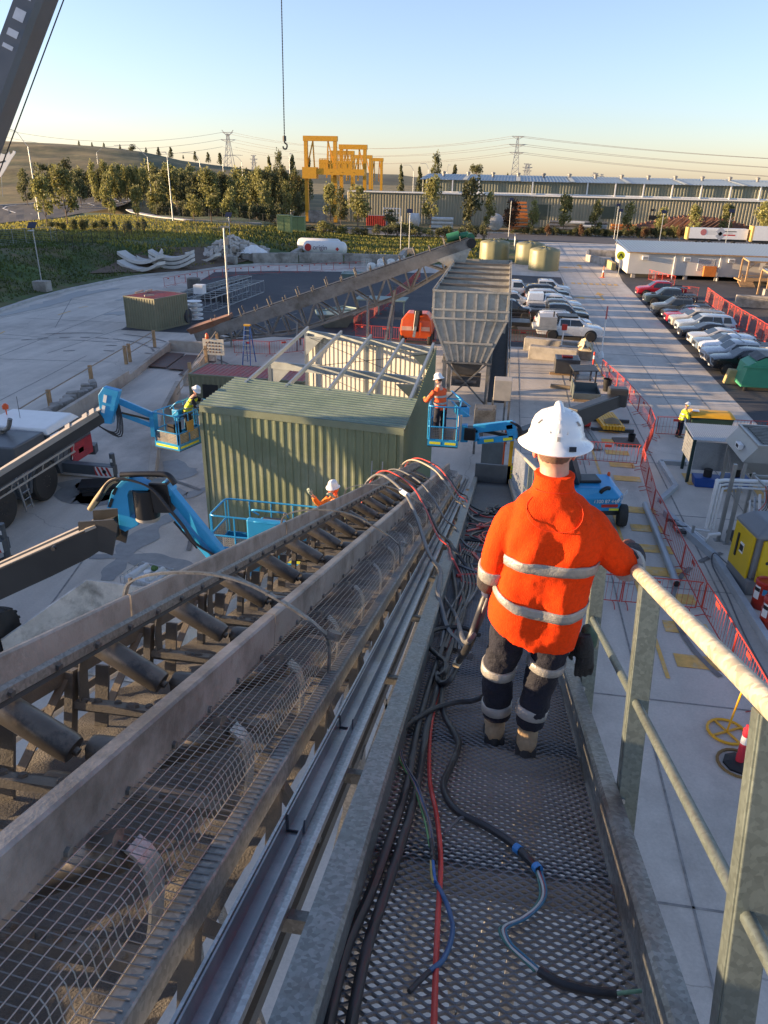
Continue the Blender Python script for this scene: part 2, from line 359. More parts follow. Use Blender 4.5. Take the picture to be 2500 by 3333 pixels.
# grass bank and verge
xs=np.linspace(-170,2,104); ys=np.linspace(34,171,90)
mb=MB(); mb.add([(x,y,hb(x,y)) for y in ys for x in xs],[[j*104+i,j*104+i+1,(j+1)*104+i+1,(j+1)*104+i] for j in range(89) for i in range(103)])
struct(mb.build('grass_bank',GRASS,smooth=180))
mb=MB(); 
pts=[GT(*c1(*p),.06) for p in [(560,960),(800,950),(1000,955),(1250,935),(1450,905),(1659,860),(1640,800),(1300,790),(1000,800),(840,850),(700,900)]]
mb.poly(pts); struct(mb.build('bare_soil',SOIL))
def road(name,near,far,mat,lift=.05,n=8):
    mb=MB(); rows=[]
    for a,b in zip(curvepts([Vector((*p,0)) for p in near],5),curvepts([Vector((*p,0)) for p in far],5)):
        rows.append([GT(*c1(*(a.lerp(b,k/n))[:2]),lift) for k in range(n+1)])
    for i in range(len(rows)-1):
        for k in range(n): mb.poly([rows[i][k],rows[i][k+1],rows[i+1][k+1],rows[i+1][k]])
    return struct(mb.build(name,mat,smooth=180))
road('access_road',[(-120,650),(60,632),(300,612),(520,575),(760,530),(860,480),(960,440)],[(-120,520),(60,515),(300,500),(520,478),(700,450),(850,430),(950,418)],M('shaded_road_asphalt',(.045,.047,.052),.9,var=.15,scale=.3),.08)  # asphalt colour darkened to stand for the shade over this road
WL=M('white_line_paint',(.6,.6,.58),.8,var=.2)
mb=MB()
def gl(a,b,wd=.35,li=.13):
    p,qq=GT(*c1(*a),li),GT(*c1(*b),li); mb.bar(p,qq,wd,.02)
for a,b in (((20,545),(100,572)),((100,572),(220,580)),((220,580),(330,570)),((20,545),(40,532)),((40,532),(120,520)),((380,535),(640,500)),((380,535),(660,530)),((640,500),(860,462)),((660,530),(860,490)),((470,525),(520,532)),((560,512),(620,530)),((650,500),(700,522)),((730,488),(780,510)),((800,474),(840,495))): gl(a,b)
struct(mb.build('road_marking',WL))
mb=MB()
for a,b in zip([(-60,525),(180,515),(380,490),(560,465),(720,440)],[(180,515),(380,490),(560,465),(720,440),(960,412)]): mb.bar(GT(*c1(*a),.12),GT(*c1(*b),.12),1.0,.2)
for a,b in zip([(820,552),(850,568),(1000,598),(1200,618)],[(850,568),(1000,598),(1200,618),(1659,640)]): mb.bar(GT(*c1(*a),.12),GT(*c1(*b),.12),1.6,.2)
struct(mb.build('footpath',KERB))
# hills
HS=[(-500,440),(-250,447)]+[c1(*p) for p in [(0,112),(150,118),(300,128),(450,140),(600,152),(750,166),(900,186),(1030,212),(1150,236),(1350,266),(1560,290),(1750,310)]]
rg=[atY(px,py,430.) for px,py in HS]
def hill(u,v):
    f=u*(len(rg)-1); i=min(int(f),len(rg)-2); p=rg[i].lerp(rg[i+1],f-i); k=v*1.35
    y=215+215*k; h=p.z*(sst(k*1.02) if k<1 else 1-.3*(k-1)); x=p.x*(y/430)*1.0
    return (x,y,h+1.2*noise.noise(Vector((x*.02,y*.05,3)))*min(1,v*3)-.3)
mb=MB().grid(hill,60,34); struct(mb.build('hill',DRY,smooth=180))
mb=MB(); prof=[(-900+30*i,15+8*noise.noise(Vector((i*.13,1,0)))+5*noise.noise(Vector((i*.7,4,0)))) for i in range(90)]
mb.add([(x,1150,0) for x,z in prof]+[(x,1250,z) for x,z in prof]+[(x,1700,0) for x,z in prof],[[i+90*k,i+1+90*k,i+1+90*(k+1),i+90*(k+1)] for i in range(89) for k in (0,1)])
struct(mb.build('far_hills',M('far_scrub',(.10,.105,.07),.95,var=.4,scale=.02),smooth=180))
# long grass on the bank: uncountable blades
def blades(name,n,gen,h,mat,wd=.06,label=None):
    mb=MB(); vs=[];fs=[]
    for i in range(n):
        p=gen(); a=random.random()*6.28; hh=h*random.uniform(.5,1.3); w2=wd*random.uniform(.7,1.5)
        dx,dy=math.cos(a)*w2,math.sin(a)*w2; lx,ly=random.uniform(-.35,.35)*hh,random.uniform(-.35,.35)*hh
        b=len(vs); vs+=[(p[0]-dx,p[1]-dy,p[2]-.03),(p[0]+dx,p[1]+dy,p[2]-.03),(p[0]+lx,p[1]+ly,p[2]+hh)]; fs.append([b,b+1,b+2])
    mb.add(vs,fs); return tag(mb.build(name,mat),label,'grass',kind='stuff')
def bankpt(x0,x1,y0,y1,dens=0):
    while 1:
        x,y=random.uniform(x0,x1),random.uniform(y0,y1); z=hb(x,y)
        if z>.12 and noise.noise(Vector((x*.09,y*.09,7)))>dens-.35+random.uniform(-.4,.2): return (x,y,z)
GB=M('grass_blades',(.075,.10,.025),.9,kind='leaf',var=.3,scale=.3)
GY=M('yellow_grass_blades',(.24,.22,.05),.9,kind='leaf',var=.3,scale=.3)
blades('grass',22000,lambda:bankpt(-85,-38,58,110),.24,GB,.09,'green grass covering the bank beside the kerb')
blades('grass',9000,lambda:bankpt(-130,-40,100,121,.0),.4,GY,.13,'tall yellow green grass on top of the bank in low sun')
def farpt():
    while 1:
        x,y=random.uniform(-125,-5),random.uniform(118,168); z=max(hb(x,y),0); px,py=proj((x,y,z)); cx,cy=px/.51236,(py-400)/.51236
        e=np.interp(cx,[-120,60,300,520,760,820,1000,1659],[650,632,612,590,570,580,612,652])
        if cy>e+6: return (x,y,z)
blades('grass',12000,farpt,.36,GY,.15,'yellow green rough grass beside the access road')
blades('grass',9000,lambda:bankpt(-50,0,118,168),.3,GB,.13,'rough green grass between the tanks and the street')
# ---------------------------------------------------------------- trees
def tree_mesh(seed,kind='tall'):
    rnd=random.Random(seed); vs=[];fs=[]
    blobs=[]
    if kind=='tall':
        for k in range(15):
            z=.24+.72*rnd.random(); r=.17*(1-abs((z-.52)/.56)**2)+.02
            a=rnd.random()*6.28; blobs.append((math.cos(a)*r*.75,math.sin(a)*r*.75,z,rnd.uniform(.06,.12)))
        blobs+=[(rnd.uniform(-.03,.03),rnd.uniform(-.03,.03),.93,.06),(0.02,0,.72,.1),(-.03,.02,.52,.12)]
    elif kind=='cone':
        for k in range(22):
            z=.15+.82*k/22; r=.16*(1-(z-.1)/.95)+.01; a=rnd.random()*6.28
            blobs.append((math.cos(a)*r*.7,math.sin(a)*r*.7,z,r*.6+.025))
    else:
        for k in range(16):
            a=rnd.random()*6.28; r=.42*math.sqrt(rnd.random()); blobs.append((math.cos(a)*r,math.sin(a)*r,rnd.uniform(.3,.85)*(1-.4*r),rnd.uniform(.12,.2)))
    n=1150; ls=.030 if kind!='bush' else .05
    for i in range(n):
        bx,by,bz,br=rnd.choice(blobs); th=rnd.random()*6.28; u=rnd.uniform(-1,1); rr=br*(.45+.75*rnd.random()**.6)
        s=math.sqrt(1-u*u); c=Vector((bx+rr*s*math.cos(th),by+rr*s*math.sin(th),bz+rr*u*1.25))
        if c.z<.06:continue
        d1=Vector((rnd.gauss(0,1),rnd.gauss(0,1),rnd.gauss(0,1))).normalized(); d2=d1.orthogonal().normalized(); d2.rotate(Matrix.Rotation(rnd.random()*6.28,3,d1)) 
        l=ls*rnd.uniform(.6,1.4); d1*=l; d2*=l*.6; b=len(vs); vs+=[c-d1,c+d2,c+d1,c-d2]; fs.append([b,b+1,b+2,b+3])
    tr=MB()
    if kind!='bush':
        tr.tube([(0,0,-.03),(.006,.0,.25),(-.008,.008,.55),(0.01,0,.85)],[.014,.011,.008,.003],6)
        for k in range(6):
            b=blobs[k]; tr.tube([(0,0,max(.2,b[2]-.22)),(b[0]*.5,b[1]*.5,b[2]-.08),(b[0],b[1],b[2])],[.006,.004,.002],4)
    else:
        for k in range(5): b=blobs[k]; tr.tube([(0,0,-.03),(b[0]*.5,b[1]*.5,b[2]*.5),(b[0],b[1],b[2])],[.02,.015,.006],4)
    return vs,fs,tr
TM={}
def tmesh(kind,k,leaf):
    key=(kind,k,leaf.name)
    if key not in TM:
        vs,fs,tr=tree_mesh(hash((kind,k))%1000 if False else (k*17+len(kind)),kind)
        me=bpy.data.meshes.new('crown'); me.from_pydata(vs,[],fs); me.materials.append(leaf)
        t=bpy.data.meshes.new('trunk'); t.from_pydata(tr.v,[],tr.f); t.materials.append(BARK); TM[key]=(me,t)
    return TM[key]
TN=[0]
def tree(px,top,Y,wpx,label,kind='tall',leaf=None,group=None,base=None,name=None):
    leaf=leaf or LEAF; TN[0]+=1; rnd=random.Random(TN[0])
    by=top+80; p=atY(px,by,Y)
    if Y<172 and p.x<2: z0=max(0,hb(p.x,Y))
    else: z0=0. if base is None else base
    # x at base level
    for _ in range(4):
        c=proj((p.x,Y,z0)); p.x+=(px-c[0])*Y/FPX*.98
    h=hgt((p.x,Y),px,top)-z0; wd=wpx*Y/FPX
    o=T(name or {'tall':'tree','cone':'conifer','bush':'shrub'}[kind],label,{'tall':'tree','cone':'tree','bush':'shrub'}[kind],(p.x,Y,z0),rnd.random()*6.28,group)
    sx=wd/({'tall':.46,'cone':.36,'bush':1.1}[kind]); o.scale=(sx,sx,h)
    me,t=tmesh(kind,rnd.randrange(4),leaf)
    for nm,m in (('crown',me),('trunk',t)):
        c=bpy.data.objects.new(nm,m); COL.objects.link(c); c.parent=o
    return o
k=.51236
A=[(300,345,128,135,'slim sunlit tree by the bend of the access road, leftmost of the row'),(430,290,131,165,'twin topped sunlit tree, tallest of the row along the access road'),(705,335,140,100,'narrow sunlit tree in the middle of the access road row'),(880,405,142,90,'short round headed tree on the grass where the access road forks'),
 (1235,455,150,105,'low bushy tree left of the broad golden tree'),(1345,300,152,155,'broad golden tree, tallest beside the footpath'),(1465,430,150,110,'dark green tree right of the broad golden tree')]
for x,t,Y,wd,l in A: tree(*c1(x,t),Y,wd*k,l)
for x,t,Y,wd in [(180,300,200,90),(300,262,205,120),(355,272,210,80),(450,235,215,100),(520,305,205,90),(250,330,190,90)]: tree(*c1(x,t),Y,wd*k,'dark roadside tree on the far side of the access road','tall',LEAFD,'trees beyond the access road',2.2)
for x,t,Y,wd in [(610,262,225,60),(690,250,225,70),(740,272,228,60),(775,260,226,60),(815,287,228,55),(850,290,226,55),(890,288,226,60),(935,300,226,60)]: tree(*c1(x,t),Y,wd*k,'young tree in the hedge line below the hill','tall',LEAF,'hedge line trees below the hill',2.2)
rn=random.Random(3)
for i in range(30):
    x=980+i*25+rn.uniform(-14,14); Y=rn.choice((196,208,225,240,262)); t=275+ (262-Y)*.55+rn.uniform(-15,35)+(x-980)*.03
    tree(*c1(x,t),Y,rn.uniform(85,130)*k,'plantation tree with dense dull green crown','tall',rn.choice((LEAF,LEAF,LEAFD)),'plantation trees beyond the street',0)
for i in range(16):
    x=1000+i*52+rn.uniform(-20,20); tree(*c1(x,480+rn.uniform(-20,30)),188,90*k,'low dark bush under the plantation trees','bush',LEAFD,'bushes under the plantation trees',0)
for i in range(18):
    x=400+i*34+rn.uniform(-12,12); tree(*c1(x,300+rn.uniform(-18,18)-(0 if x<700 else 10)),rn.choice((232,246,258)),rn.uniform(55,85)*k,'young plantation tree on the flat below the hill','tall',rn.choice((LEAF,LEAF,LEAFD)),'young trees below the hill',1.2)
for i in range(16):
    x=10+i*17+rn.uniform(-6,6); tree(*c2(x,315+rn.uniform(-25,45)),rn.choice((215,238,262)),rn.uniform(60,90)*k,'plantation tree left of the yellow gantries','tall',rn.choice((LEAF,LEAFD)),'plantation trees left of the gantries',0)
for x,t,hh in [(505,112,36),(588,122,34),(663,125,38),(765,135,34),(930,155,36),(1010,152,60),(1088,150,70),(1165,203,25),(1243,180,60),(1325,185,65),(1400,188,75)]:
    px,pt=c1(x,t); o=tree(px,pt,425,hh*.45*k,'small dark pine standing on the ridge of the grassy hill','cone',LEAFD,'pines along the hill ridge',max(0,hgt((atY(px,pt,425).x,425),px,pt+hh*k*1.1)))
o=tree(*c1(845,135),425,46*k,'round broad tree on the hill ridge between the pines','tall',LEAFD,None,max(0,hgt((atY(*c1(845,187),425).x,425),*c1(845,190))))
for x,t,b,wd in [(60,205,290,44),(125,197,290,70),(205,198,290,60),(310,212,290,40),(885,262,318,45),(1000,275,320,48),(1105,210,322,70),(1220,262,322,60),(1455,310,330,34),(1550,315,332,34)]:
    tree(*c2(x,t),360,wd*k,'dark pine rising behind the long green warehouse' if x>700 else 'dark pine rising behind the plantation','cone' if wd<65 else 'tall',LEAFD,'pines behind the warehouse' if x>700 else 'pines behind the plantation',0)
tree(*c2(1360,255),350,95*k,'spreading gum tree with bare gaps behind the warehouse roof','bush',LEAFD,None,12.3)
B2=[(160,380,196,72,'thin tree left of the yellow gantry legs',LEAF),(240,450,198,70,'small dark tree at the foot of the first gantry leg',LEAFD),(440,390,196,95,'tree directly under the yellow gantry girder',LEAF),(505,425,194,85,'leafy tree between the gantry and the warehouse end',LEAFD),(615,400,190,150,'broad sunlit tree in front of the warehouse end',LEAF),(815,550,193,90,'squat dark tree before the red container',LEAFD),
 (1075,350,190,125,'tall bright tree before the warehouse, nearest to the incline conveyor head',LEAF),(1325,350,190,135,'tall dark double crowned tree before the warehouse',LEAFD),(1440,440,193,70,'slim tree just right of the tall dark tree',LEAF),(1590,500,192,105,'rounded russet leaved tree by the solar lamp',LEAFR)]
for x,t,Y,wd,l,lf in B2: tree(*c2(x,t),Y,wd*k,l,'tall',lf)
B3=[(155,395,192,72,'slim tree right of the orange stacked frames'),(355,360,192,95,'tallest slim tree between the two roller doors'),(555,400,192,82,'tree left of the second roller door'),(760,410,194,74,'tree right of the pair of solar lamps'),(965,440,192,74,'tree in front of the small dark vent in the warehouse wall'),(1170,430,190,84,'tree just above the front of the white trailer'),(1370,420,196,84,'pale tree behind the white trailer'),(1590,410,186,110,'tree between the two white trailers'),(1650,460,180,90,'tree at the right edge before the second trailer')]
for x,t,Y,wd,l in B3: tree(*c3(x,t),Y,wd*k,l)
for i in range(34):
    x=60+i*32+rn.uniform(-12,12)
    if 1140<x: continue
    tree(*c3(x,560+rn.uniform(-18,25)),190,rn.uniform(45,70)*k,'low dark shrub in the planting strip before the warehouse','bush',rn.choice((LEAFD,LEAF,LEAFD)),'shrubs along the street',0)
for x,t in ((255,540),(465,545),(870,560),(1095,560)): tree(*c3(x,t),187,45*k,'bare reddish sapling in the street planting','bush',LEAFR,'bare saplings along the street',0)
for i in range(22):
    x=-20+i*68+rn.uniform(-20,20); tree(*c2(x,640+rn.uniform(-25,25)),rn.choice((163,166,169)),rn.uniform(60,120)*k,'green bush along the black boundary fence','bush',rn.choice((LEAFD,LEAF)),'bushes along the boundary fence')
for i in range(14):
    x=330+i*46+rn.uniform(-20,20); tree(*c1(x,612+rn.uniform(-10,14)),rn.choice((119,121,123)),rn.uniform(35,65)*k,'low hedge bush beside the access road','bush',LEAFD,'hedge bushes beside the access road')
# ================================================================ FOREGROUND: walkway, conveyor, cables
def WD(px,py,n=.02):
    d=ray(px,py); T=SN/CS; off=n/CS; t=(-1.7+off)/(d.z+T*d.y); return CO+d*t
def DD(x,y,n=.02): return WD(x/.6636,y/.6636,n)
AX=Vector((0,CS,-SN)); NZ=Vector((0,SN,CS))
SX=Matrix(((1,0,0),(0,CS,SN),(0,-SN,CS))).to_4x4(); SX.translation=Vector((0,0,10.3))   # walkway frame as a matrix: (x, s, n)
def FB(): return MB(SX)
# ---- walkway
wk=T('walkway','sloping galvanised walkway of expanded mesh with a pipe handrail down its right side','walkway',P(0,4,0))
mb=FB()
pw,rh=.048,.0235; xs0,xs1=-.31,.57; ncell=int((xs1-xs0)/pw)+1
MESHM=M('deck_mesh_steel',(.16,.165,.17),.45,.5,var=.25,scale=3)
rows=int((9.6-.75)/rh); off=[(0,-1),(.14,-1),(.5,1),(.64,1)]
vs=[];fs=[]
for r in range(rows):
    s0=.75+r*rh; ph=.5*(r%2); pv=None
    for c in range(ncell):
        for a,sg in off:
            x=xs0+(c+a-ph*1.0)*pw
            if x<xs0-.005 or x>xs1+.005: continue
            y=s0+sg*rh*.25; b=len(vs); vs+=[(x,y-.0024,.003),(x,y+.0024,.006),(x,y-.0016,-.007)]
            if pv is not None: fs+=[[pv,b,b+1,pv+1],[pv+2,b+2,b,pv]]
            pv=b
mb.add(vs,fs); mb.build('deck_mesh',MESHM,wk)
FB().bb(-.31,9.6,-.01,.57,21,.004).build('deck_plate',M('far_deck_steel',(.05,.053,.056),.6,.3,var=.3,scale=4,bump=.6,bscale=70),wk)
def toe(x0,x1,web,sgn):
    mb=FB(); s0,s1=.4,21
    prof=[(x0,.15),(x1,.15),(x1,.142),(web+.004*sgn,.142),(web+.004*sgn,-.12),(web-.004*sgn,-.12),(web-.004*sgn,.142),(x0,.142)] 
    pr=[(web,-.14),(web,.138),(web+.012*sgn,.15),(x1,.15),(x1,.140),(web+.016*sgn,.140),(web+.008*sgn,.132),(web+.008*sgn,-.14)]
    mb.prism([(x,s0,n) for x,n in pr],(0,s1-s0,0)); return mb
toe(-.31,-.42,-.31,-1).build('toe_board',GALVW,wk,smooth=40)
toe(.57,.645,.57,1).build('toe_board',GALVW,wk,smooth=40)
for i in range(14): FB().bb(-.42,1.0+i*1.05,-.11,.64,1.06+i*1.05,-.012).build('cross_beam',DUSTY,wk)
mb=FB(); mb.tube([(.67,.2,1.04),(.67,8,1.04),(.67,14,1.04)],.029,14); mb.build('handrail',M('sunlit_handrail_galv',(.52,.46,.35),.45,.3,var=.15,scale=6,kind='galv',bscale=55),wk,smooth=60)  # golden warmth of the low sun is put into the galvanised colour
FB().tube([(.685,.2,.52),(.685,14,.52)],.019,10)  .build('mid_rail',POSTM,wk,smooth=60)
for i in range(9):
    s=1.2+1.36*i; mb=FB(); mb.bb(.655,s,-.1,.735,s+.012,1.012); mb.bb(.652,s+.012,-.1,.664,s+.06,1.012)
    o=mb.build('post',POSTM,wk,bev=.003)
    FB().cyl((.67,s-.012,.09),(.67,s+.012,.09),.013,6).build('bolt',GALV,o)
# far landing handrail with infill mesh
mb=FB(); mb.tube([(.67,14,1.04),(.67,21,1.04)],.03,8); mb.tube([(.67,14,.12),(.67,21,.12)],.02,6)
for i in range(24): mb.tube([(.67,14+i*.3,.1),(.67,14+i*.3,1.04)],.014 if i%4 else .03,5)
mb.build('infill_panel',GALV,wk)
mb=MB()
p0=P(0,21,0)
mb.bb(-.4,p0.y,p0.z-.9,.6,p0.y+.08,p0.z+.55); mb.build('end_gate',M('grey_steel',(.16,.17,.17),.5,.3,var=.2),wk)
mb=MB(); mb.bb(.52,p0.y+.0,p0.z-.3,.62,p0.y+.12,p0.z+1.5); mb.build('end_post',YEL,wk)
MB().bb(.36,p0.y+.3,p0.z+.3,.40,p0.y+.9,p0.z+1.6).build('end_sign',ORANGE,wk)
for s in (5,12.3,19):
    mb=MB()
    for x in (-.36,.6):
        b=P(x,s,-.14); mb.bb(x-.06,b.y-.06,0,x+.06,b.y+.06,b.z)
    b=P(0,s,-.2); mb.bar((-.36,b.y,.3),(.6,b.y,b.z-.6),.05); mb.bar((.6,b.y,.3),(-.36,b.y,b.z-.6),.05)
    mb.build('trestle',GALVD,wk)
# ---- cable tray
tr=T('cable_tray','long open galvanised cable tray with loose inner cover between conveyor and walkway','cable tray',P(-.58,4,.1))
mb=FB(); s0,s1=.3,21
mb.prism([(x,s0,n) for x,n in [(-.665,.03),(-.665,.115),(-.655,.115),(-.655,.038),(-.525,.038),(-.525,.10),(-.505,.10),(-.505,.092),(-.518,.092),(-.518,.03)]],(0,s1-s0,0)); mb.build('tray',GALV,tr)
mb=FB()
for a,b in ((.3,2.02),(2.06,3.0),(3.04,8),(8.04,21)): mb.prism([(x,a,n) for x,n in [(-.652,.045),(-.652,.108),(-.645,.108),(-.640,.05),(-.59,.05),(-.584,.095),(-.578,.095),(-.578,.043)]],(0,b-a,0))
mb.build('tray_cover',M('tray_cover',(.20,.21,.23),.35,.6,var=.2,scale=5,col2=(.33,.33,.34)),tr)
for s in (1.6,2.6,3.9,5.4,7,9,12,15,18): FB().bb(-.68,s,-.02,-.40,s+.05,.028).build('bracket',GALVD,tr)
# ---- conveyor
cv=T('belt_conveyor','sloping conveyor frame with bare troughed idlers, steel skirts and a wire mesh guard','conveyor',P(-1.53,6,0))
CVE=20.4
pl=FB(); pr=[(-1.175,.495),(-1.165,.505),(-1.115,.505),(-1.105,.495),(-1.105,.30),(-1.113,.30),(-1.113,.49),(-1.168,.49),(-1.168,.44),(-1.175,.44)]
for a,b in ((.0,3.36),(3.37,6.6),(6.61,12.6),(12.61,CVE)): pl.prism([(x,a,n) for x,n in pr],(0,b-a,0))
o=pl.build('skirt_plate',PLATE,cv)
for i in range(56): FB().cyl((-1.105,.6+.36*i,.335),(-1.092,.6+.36*i,.335),.016,6).build('bolt',GALVD,o)
sk=FB(); pr=[(-2.0,.52),(-1.99,.53),(-1.975,.53),(-1.968,.52),(-1.955,.40),(-1.965,.36),(-1.985,.36)]
for a,b in ((.0,3.36),(3.38,6.6),(6.62,12.6),(12.62,CVE)): sk.prism([(x,a,n) for x,n in pr],(0,b-a,0))
o=sk.build('skirt_plate',PLATE,cv)
FB().prism([(x,0,n) for x,n in [(-1.955,.405),(-1.935,.39),(-1.93,.345),(-1.95,.33)]],(0,CVE,0)).build('clamp_bar',GALVD,o)
FB().prism([(x,0,n) for x,n in [(-1.965,.36),(-1.94,.335),(-1.93,.318),(-1.945,.318)]],(0,CVE,0)).build('skirt_rubber',RUBBER,o)
for i in range(57): FB().cyl((-1.95,.5+.35*i,.37),(-1.915,.5+.35*i,.362),.018,6).build('bolt',DUSTY,o)
def hoop(s):
    c=[(-2.02,s,.50),(-1.98,s,.60),(-1.8,s,.665),(-1.5,s,.69),(-1.25,s,.645),(-1.0,s,.53),(-.86,s,.44),(-.80,s,.36),(-.795,s,.08)]
    pts=curvepts(c,6); mb=FB(); w=.022; t=.006
    rings=[]
    for i,p in enumerate(pts):
        d=(pts[min(i+1,len(pts)-1)]-pts[max(0,i-1)]).normalized(); nn=Vector((-d.z,0,d.x))*t
        y=Vector((0,w,0)); rings.append([p-nn-y,p-nn+y,p+nn+y,p+nn-y])
    mb.loft(rings); return mb
for s in (3.4,6.6,9.8,13,16.2):
    o=hoop(s).build('hoop',GALVD,cv)
    FB().cyl((-.775,s-.03,.40),(-.765,s-.026,.44),.04,18).build('lug',GALVD,o)
    mb=FB(); [mb.cyl((x,s,n),(x,s,n+.02),.014,6) for x,n in ((-1.165,.60),(-1.10,.575),(-1.985,.60))]; mb.build('bolt',DUSTY,o)
# stringers, posts, truss
FB().prism([(x,0,n) for x,n in [(-.805,.10),(-.805,.195),(-.80,.20),(-.735,.20),(-.73,.195),(-.73,.10),(-.738,.10),(-.738,.19),(-.797,.19),(-.797,.10)]],(0,CVE,0)).build('stringer',GALVD,cv)
mb=FB(); mb.bb(-2.30,0,.04,-2.24,CVE,.11); mb.bb(-2.30,0,-.75,-2.22,CVE,-.67); mb.bb(-.80,0,-.75,-.72,CVE,-.67); mb.bb(-2.36,0,-.16,-2.34,CVE,-.11); mb.bb(-2.36,0,-.42,-2.34,CVE,-.36); mb.bb(-2.36,0,-.62,-2.34,CVE,-.48)
mb.build('side_frame',DUSTY,cv)
FB().tube([(-2.36,0,.02),(-2.36,CVE,.02)],.045,12).build('conduit',WPIPE,cv,smooth=60)
FB().tube([(-2.42,0,-.22),(-2.42,CVE,-.22)],.03,10).build('conduit',WPIPE,cv,smooth=60)
IDL=[.55,1.45,2.33]+[3.2+.95*i for i in range(18)]
for i,s in enumerate(IDL):
    mb=FB(); mb.bb(-2.24,s-.03,-.10,-.80,s+.05,-.06); mb.bb(-2.24,s+.04,-.14,-.80,s+.05,-.06)
    mb.bb(-2.24,s-.04,-.72,-2.19,s+.02,.12); mb.bb(-.80,s-.03,-.72,-.75,s+.03,.12)
    mb.bb(-2.19,s+.20,-.70,-2.11,s+.22,.08); mb.bar((-2.24,s,-.68),(-2.24,s+.85,.08),.05,.012); mb.bar((-.76,s+.85,-.68),(-.76,s,.08),.05,.04)
    fr=mb.build('idler_frame',DUSTY,cv)
    # curved end brackets
    for sg,x0 in ((-1,-2.09),(1,-.97)):
        mb=FB(); pts=curvepts([(x0+sg*.06,s+.02,-.08),(x0+sg*.075,s+.02,.12),(x0+sg*.05,s+.02,.24),(x0-sg*.005,s+.01,.30)],5)
        rings=[]
        for j,p in enumerate(pts):
            d=(pts[min(j+1,len(pts)-1)]-pts[max(0,j-1)]).normalized(); nn=Vector((d.z,0,-d.x))*.005; y=Vector((0,.045,0)); rings.append([p-nn-y,p-nn+y,p+nn+y,p+nn-y])
        mb.loft(rings); mb.build('end_bracket',DUSTY if sg<0 else GALV,fr)
    def roller(a,b):
        a,b=Vector(a),Vector(b); d=(b-a).normalized(); r=.066
        return FB().tube([a-d*.02,a,a+d*.004,a+d*.03,b-d*.03,b-d*.004,b,b+d*.02],[.02,.02,r-.006,r,r,r-.006,.02,.02],20)
    dr=.02 if i%3 else -.015
    roller((-2.07,s,.285),(-1.68,s,.10+dr*.2)).build('roller',ROLLER,fr,smooth=40)
    roller((-1.655,s+.09,.075),(-1.405,s+.09,.075)).build('roller',ROLLER,fr,smooth=40)
    roller((-1.38,s,.10),(-.99,s,.285)).build('roller',ROLLER,fr,smooth=40)
    if i%3==2: roller((-2.1,s+.45,-.33),(-.95,s+.45,-.33)).build('return_roller',ROLLER,cv,smooth=40)
mb=FB(); mb.grid(lambda u,v:(-2.32+1.44*u,20.5*v,-.30+.03*noise.noise(Vector((u*6,v*90,0)))+.02*noise.noise(Vector((u*20,v*300,3)))),16,260)
SPILL=M('cement_spill',(.15,.138,.122),.95,var=.25,scale=5,bump=.8,bscale=90)
mb.build('belly_plate',SPILL,cv,smooth=180)
mb=FB()
for i,s in enumerate(IDL): # spilled grit heaped on the idler beams
    rr=random.Random(i)
    for q_ in range(26):
        x=-2.15+1.3*rr.random(); r=.012+.018*rr.random(); mb.lathe([(0.001,r*.8),(r*.8,r*.5),(r,0)],6,(x,s+.01+.05*(rr.random()-.5),-.06))
mb.build('grit',SPILL,cv)['kind']='stuff'
o=FB().prism([(-2.03,2.16,.30),(-1.98,2.14,.30),(-1.93,2.15,.29),(-1.955,2.13,-.02),(-2.0,2.12,-.05)],(0,.012,0)).build('rubber_flap',RUBBER,cv)
# wire mesh guard
mb=FB(); r=.0022
prof=[(-1.105,.325),(-1.0,.315),(-.885,.30),(-.868,.28),(-.850,.225),(-.84,.207),(-.80,.203),(-.745,.203)]
s=.5; 
while s<CVE:
    mb.tube([(x,s,n) for x,n in prof],r if s<7 else r*1.2,3 if s>5 else 4,False); s+=.036 if s<8 else .08
for x,n in [(-1.085,.325),(-1.05,.323),(-1.015,.320),(-.98,.316),(-.945,.311),(-.91,.307),(-.885,.303),(-.874,.288),(-.862,.262),(-.853,.235),(-.842,.210),(-.80,.206)]: mb.tube([(x,.4,n),(x,CVE,n)],r,4,False)
mb.build('mesh_guard',M('guard_wire',(.27,.255,.235),.45,.6,var=.2),cv)
for s in (4.4,11.5,18.5):
    mb=MB()
    for x in (-2.22,-.78):
        b=P(x,s,-.72); mb.bb(x-.07,b.y-.07,0.02,x+.07,b.y+.07,b.z); mb.bb(x-.18,b.y-.18,.0,x+.18,b.y+.18,.03)
    b=P(0,s,-.72); mb.bar((-2.22,b.y,.4),(-.78,b.y,b.z-.3),.06); mb.bar((-.78,b.y,.4),(-2.22,b.y,b.z-.3),.06)
    mb.build('trestle',GALVD,cv)
# ---- cables and hoses
CBK=M('black_cable',(.022,.022,.024),.5,var=.35,scale=9)
CGR=M('grey_cable',(.11,.11,.115),.5,var=.3,scale=6)
CRD=M('red_hose',(.50,.045,.035),.45,var=.15)
def onDeck(pts,n): return [DD(x,y,n if not isinstance(n,list) else n[i]) for i,(x,y) in enumerate(pts)]
cable('hose',onDeck([(934,2300),(945,2000),(952,1860),(943,1760),(928,1680),(931,1570),(950,1480),(972,1390),(991,1320),(1001,1250),(993,1180),(980,1120),(990,1090)],.022),.0105,CRD,'red hose running along the walkway deck among the black cables','hose')
cable('power_cable',onDeck([(690,2310),(745,2060),(800,1930),(850,1790),(880,1690),(905,1560),(938,1450),(965,1370),(985,1290),(975,1220)],.026),.019,CBK,'thick scuffed black cable lying beside the left toe board')
cable('power_cable',onDeck([(740,2310),(790,2060),(835,1920),(880,1780),(905,1680),(925,1560),(953,1460),(977,1390),(1003,1320),(995,1260)],.026),.019,CBK,'thick black cable lying just left of the red hose')
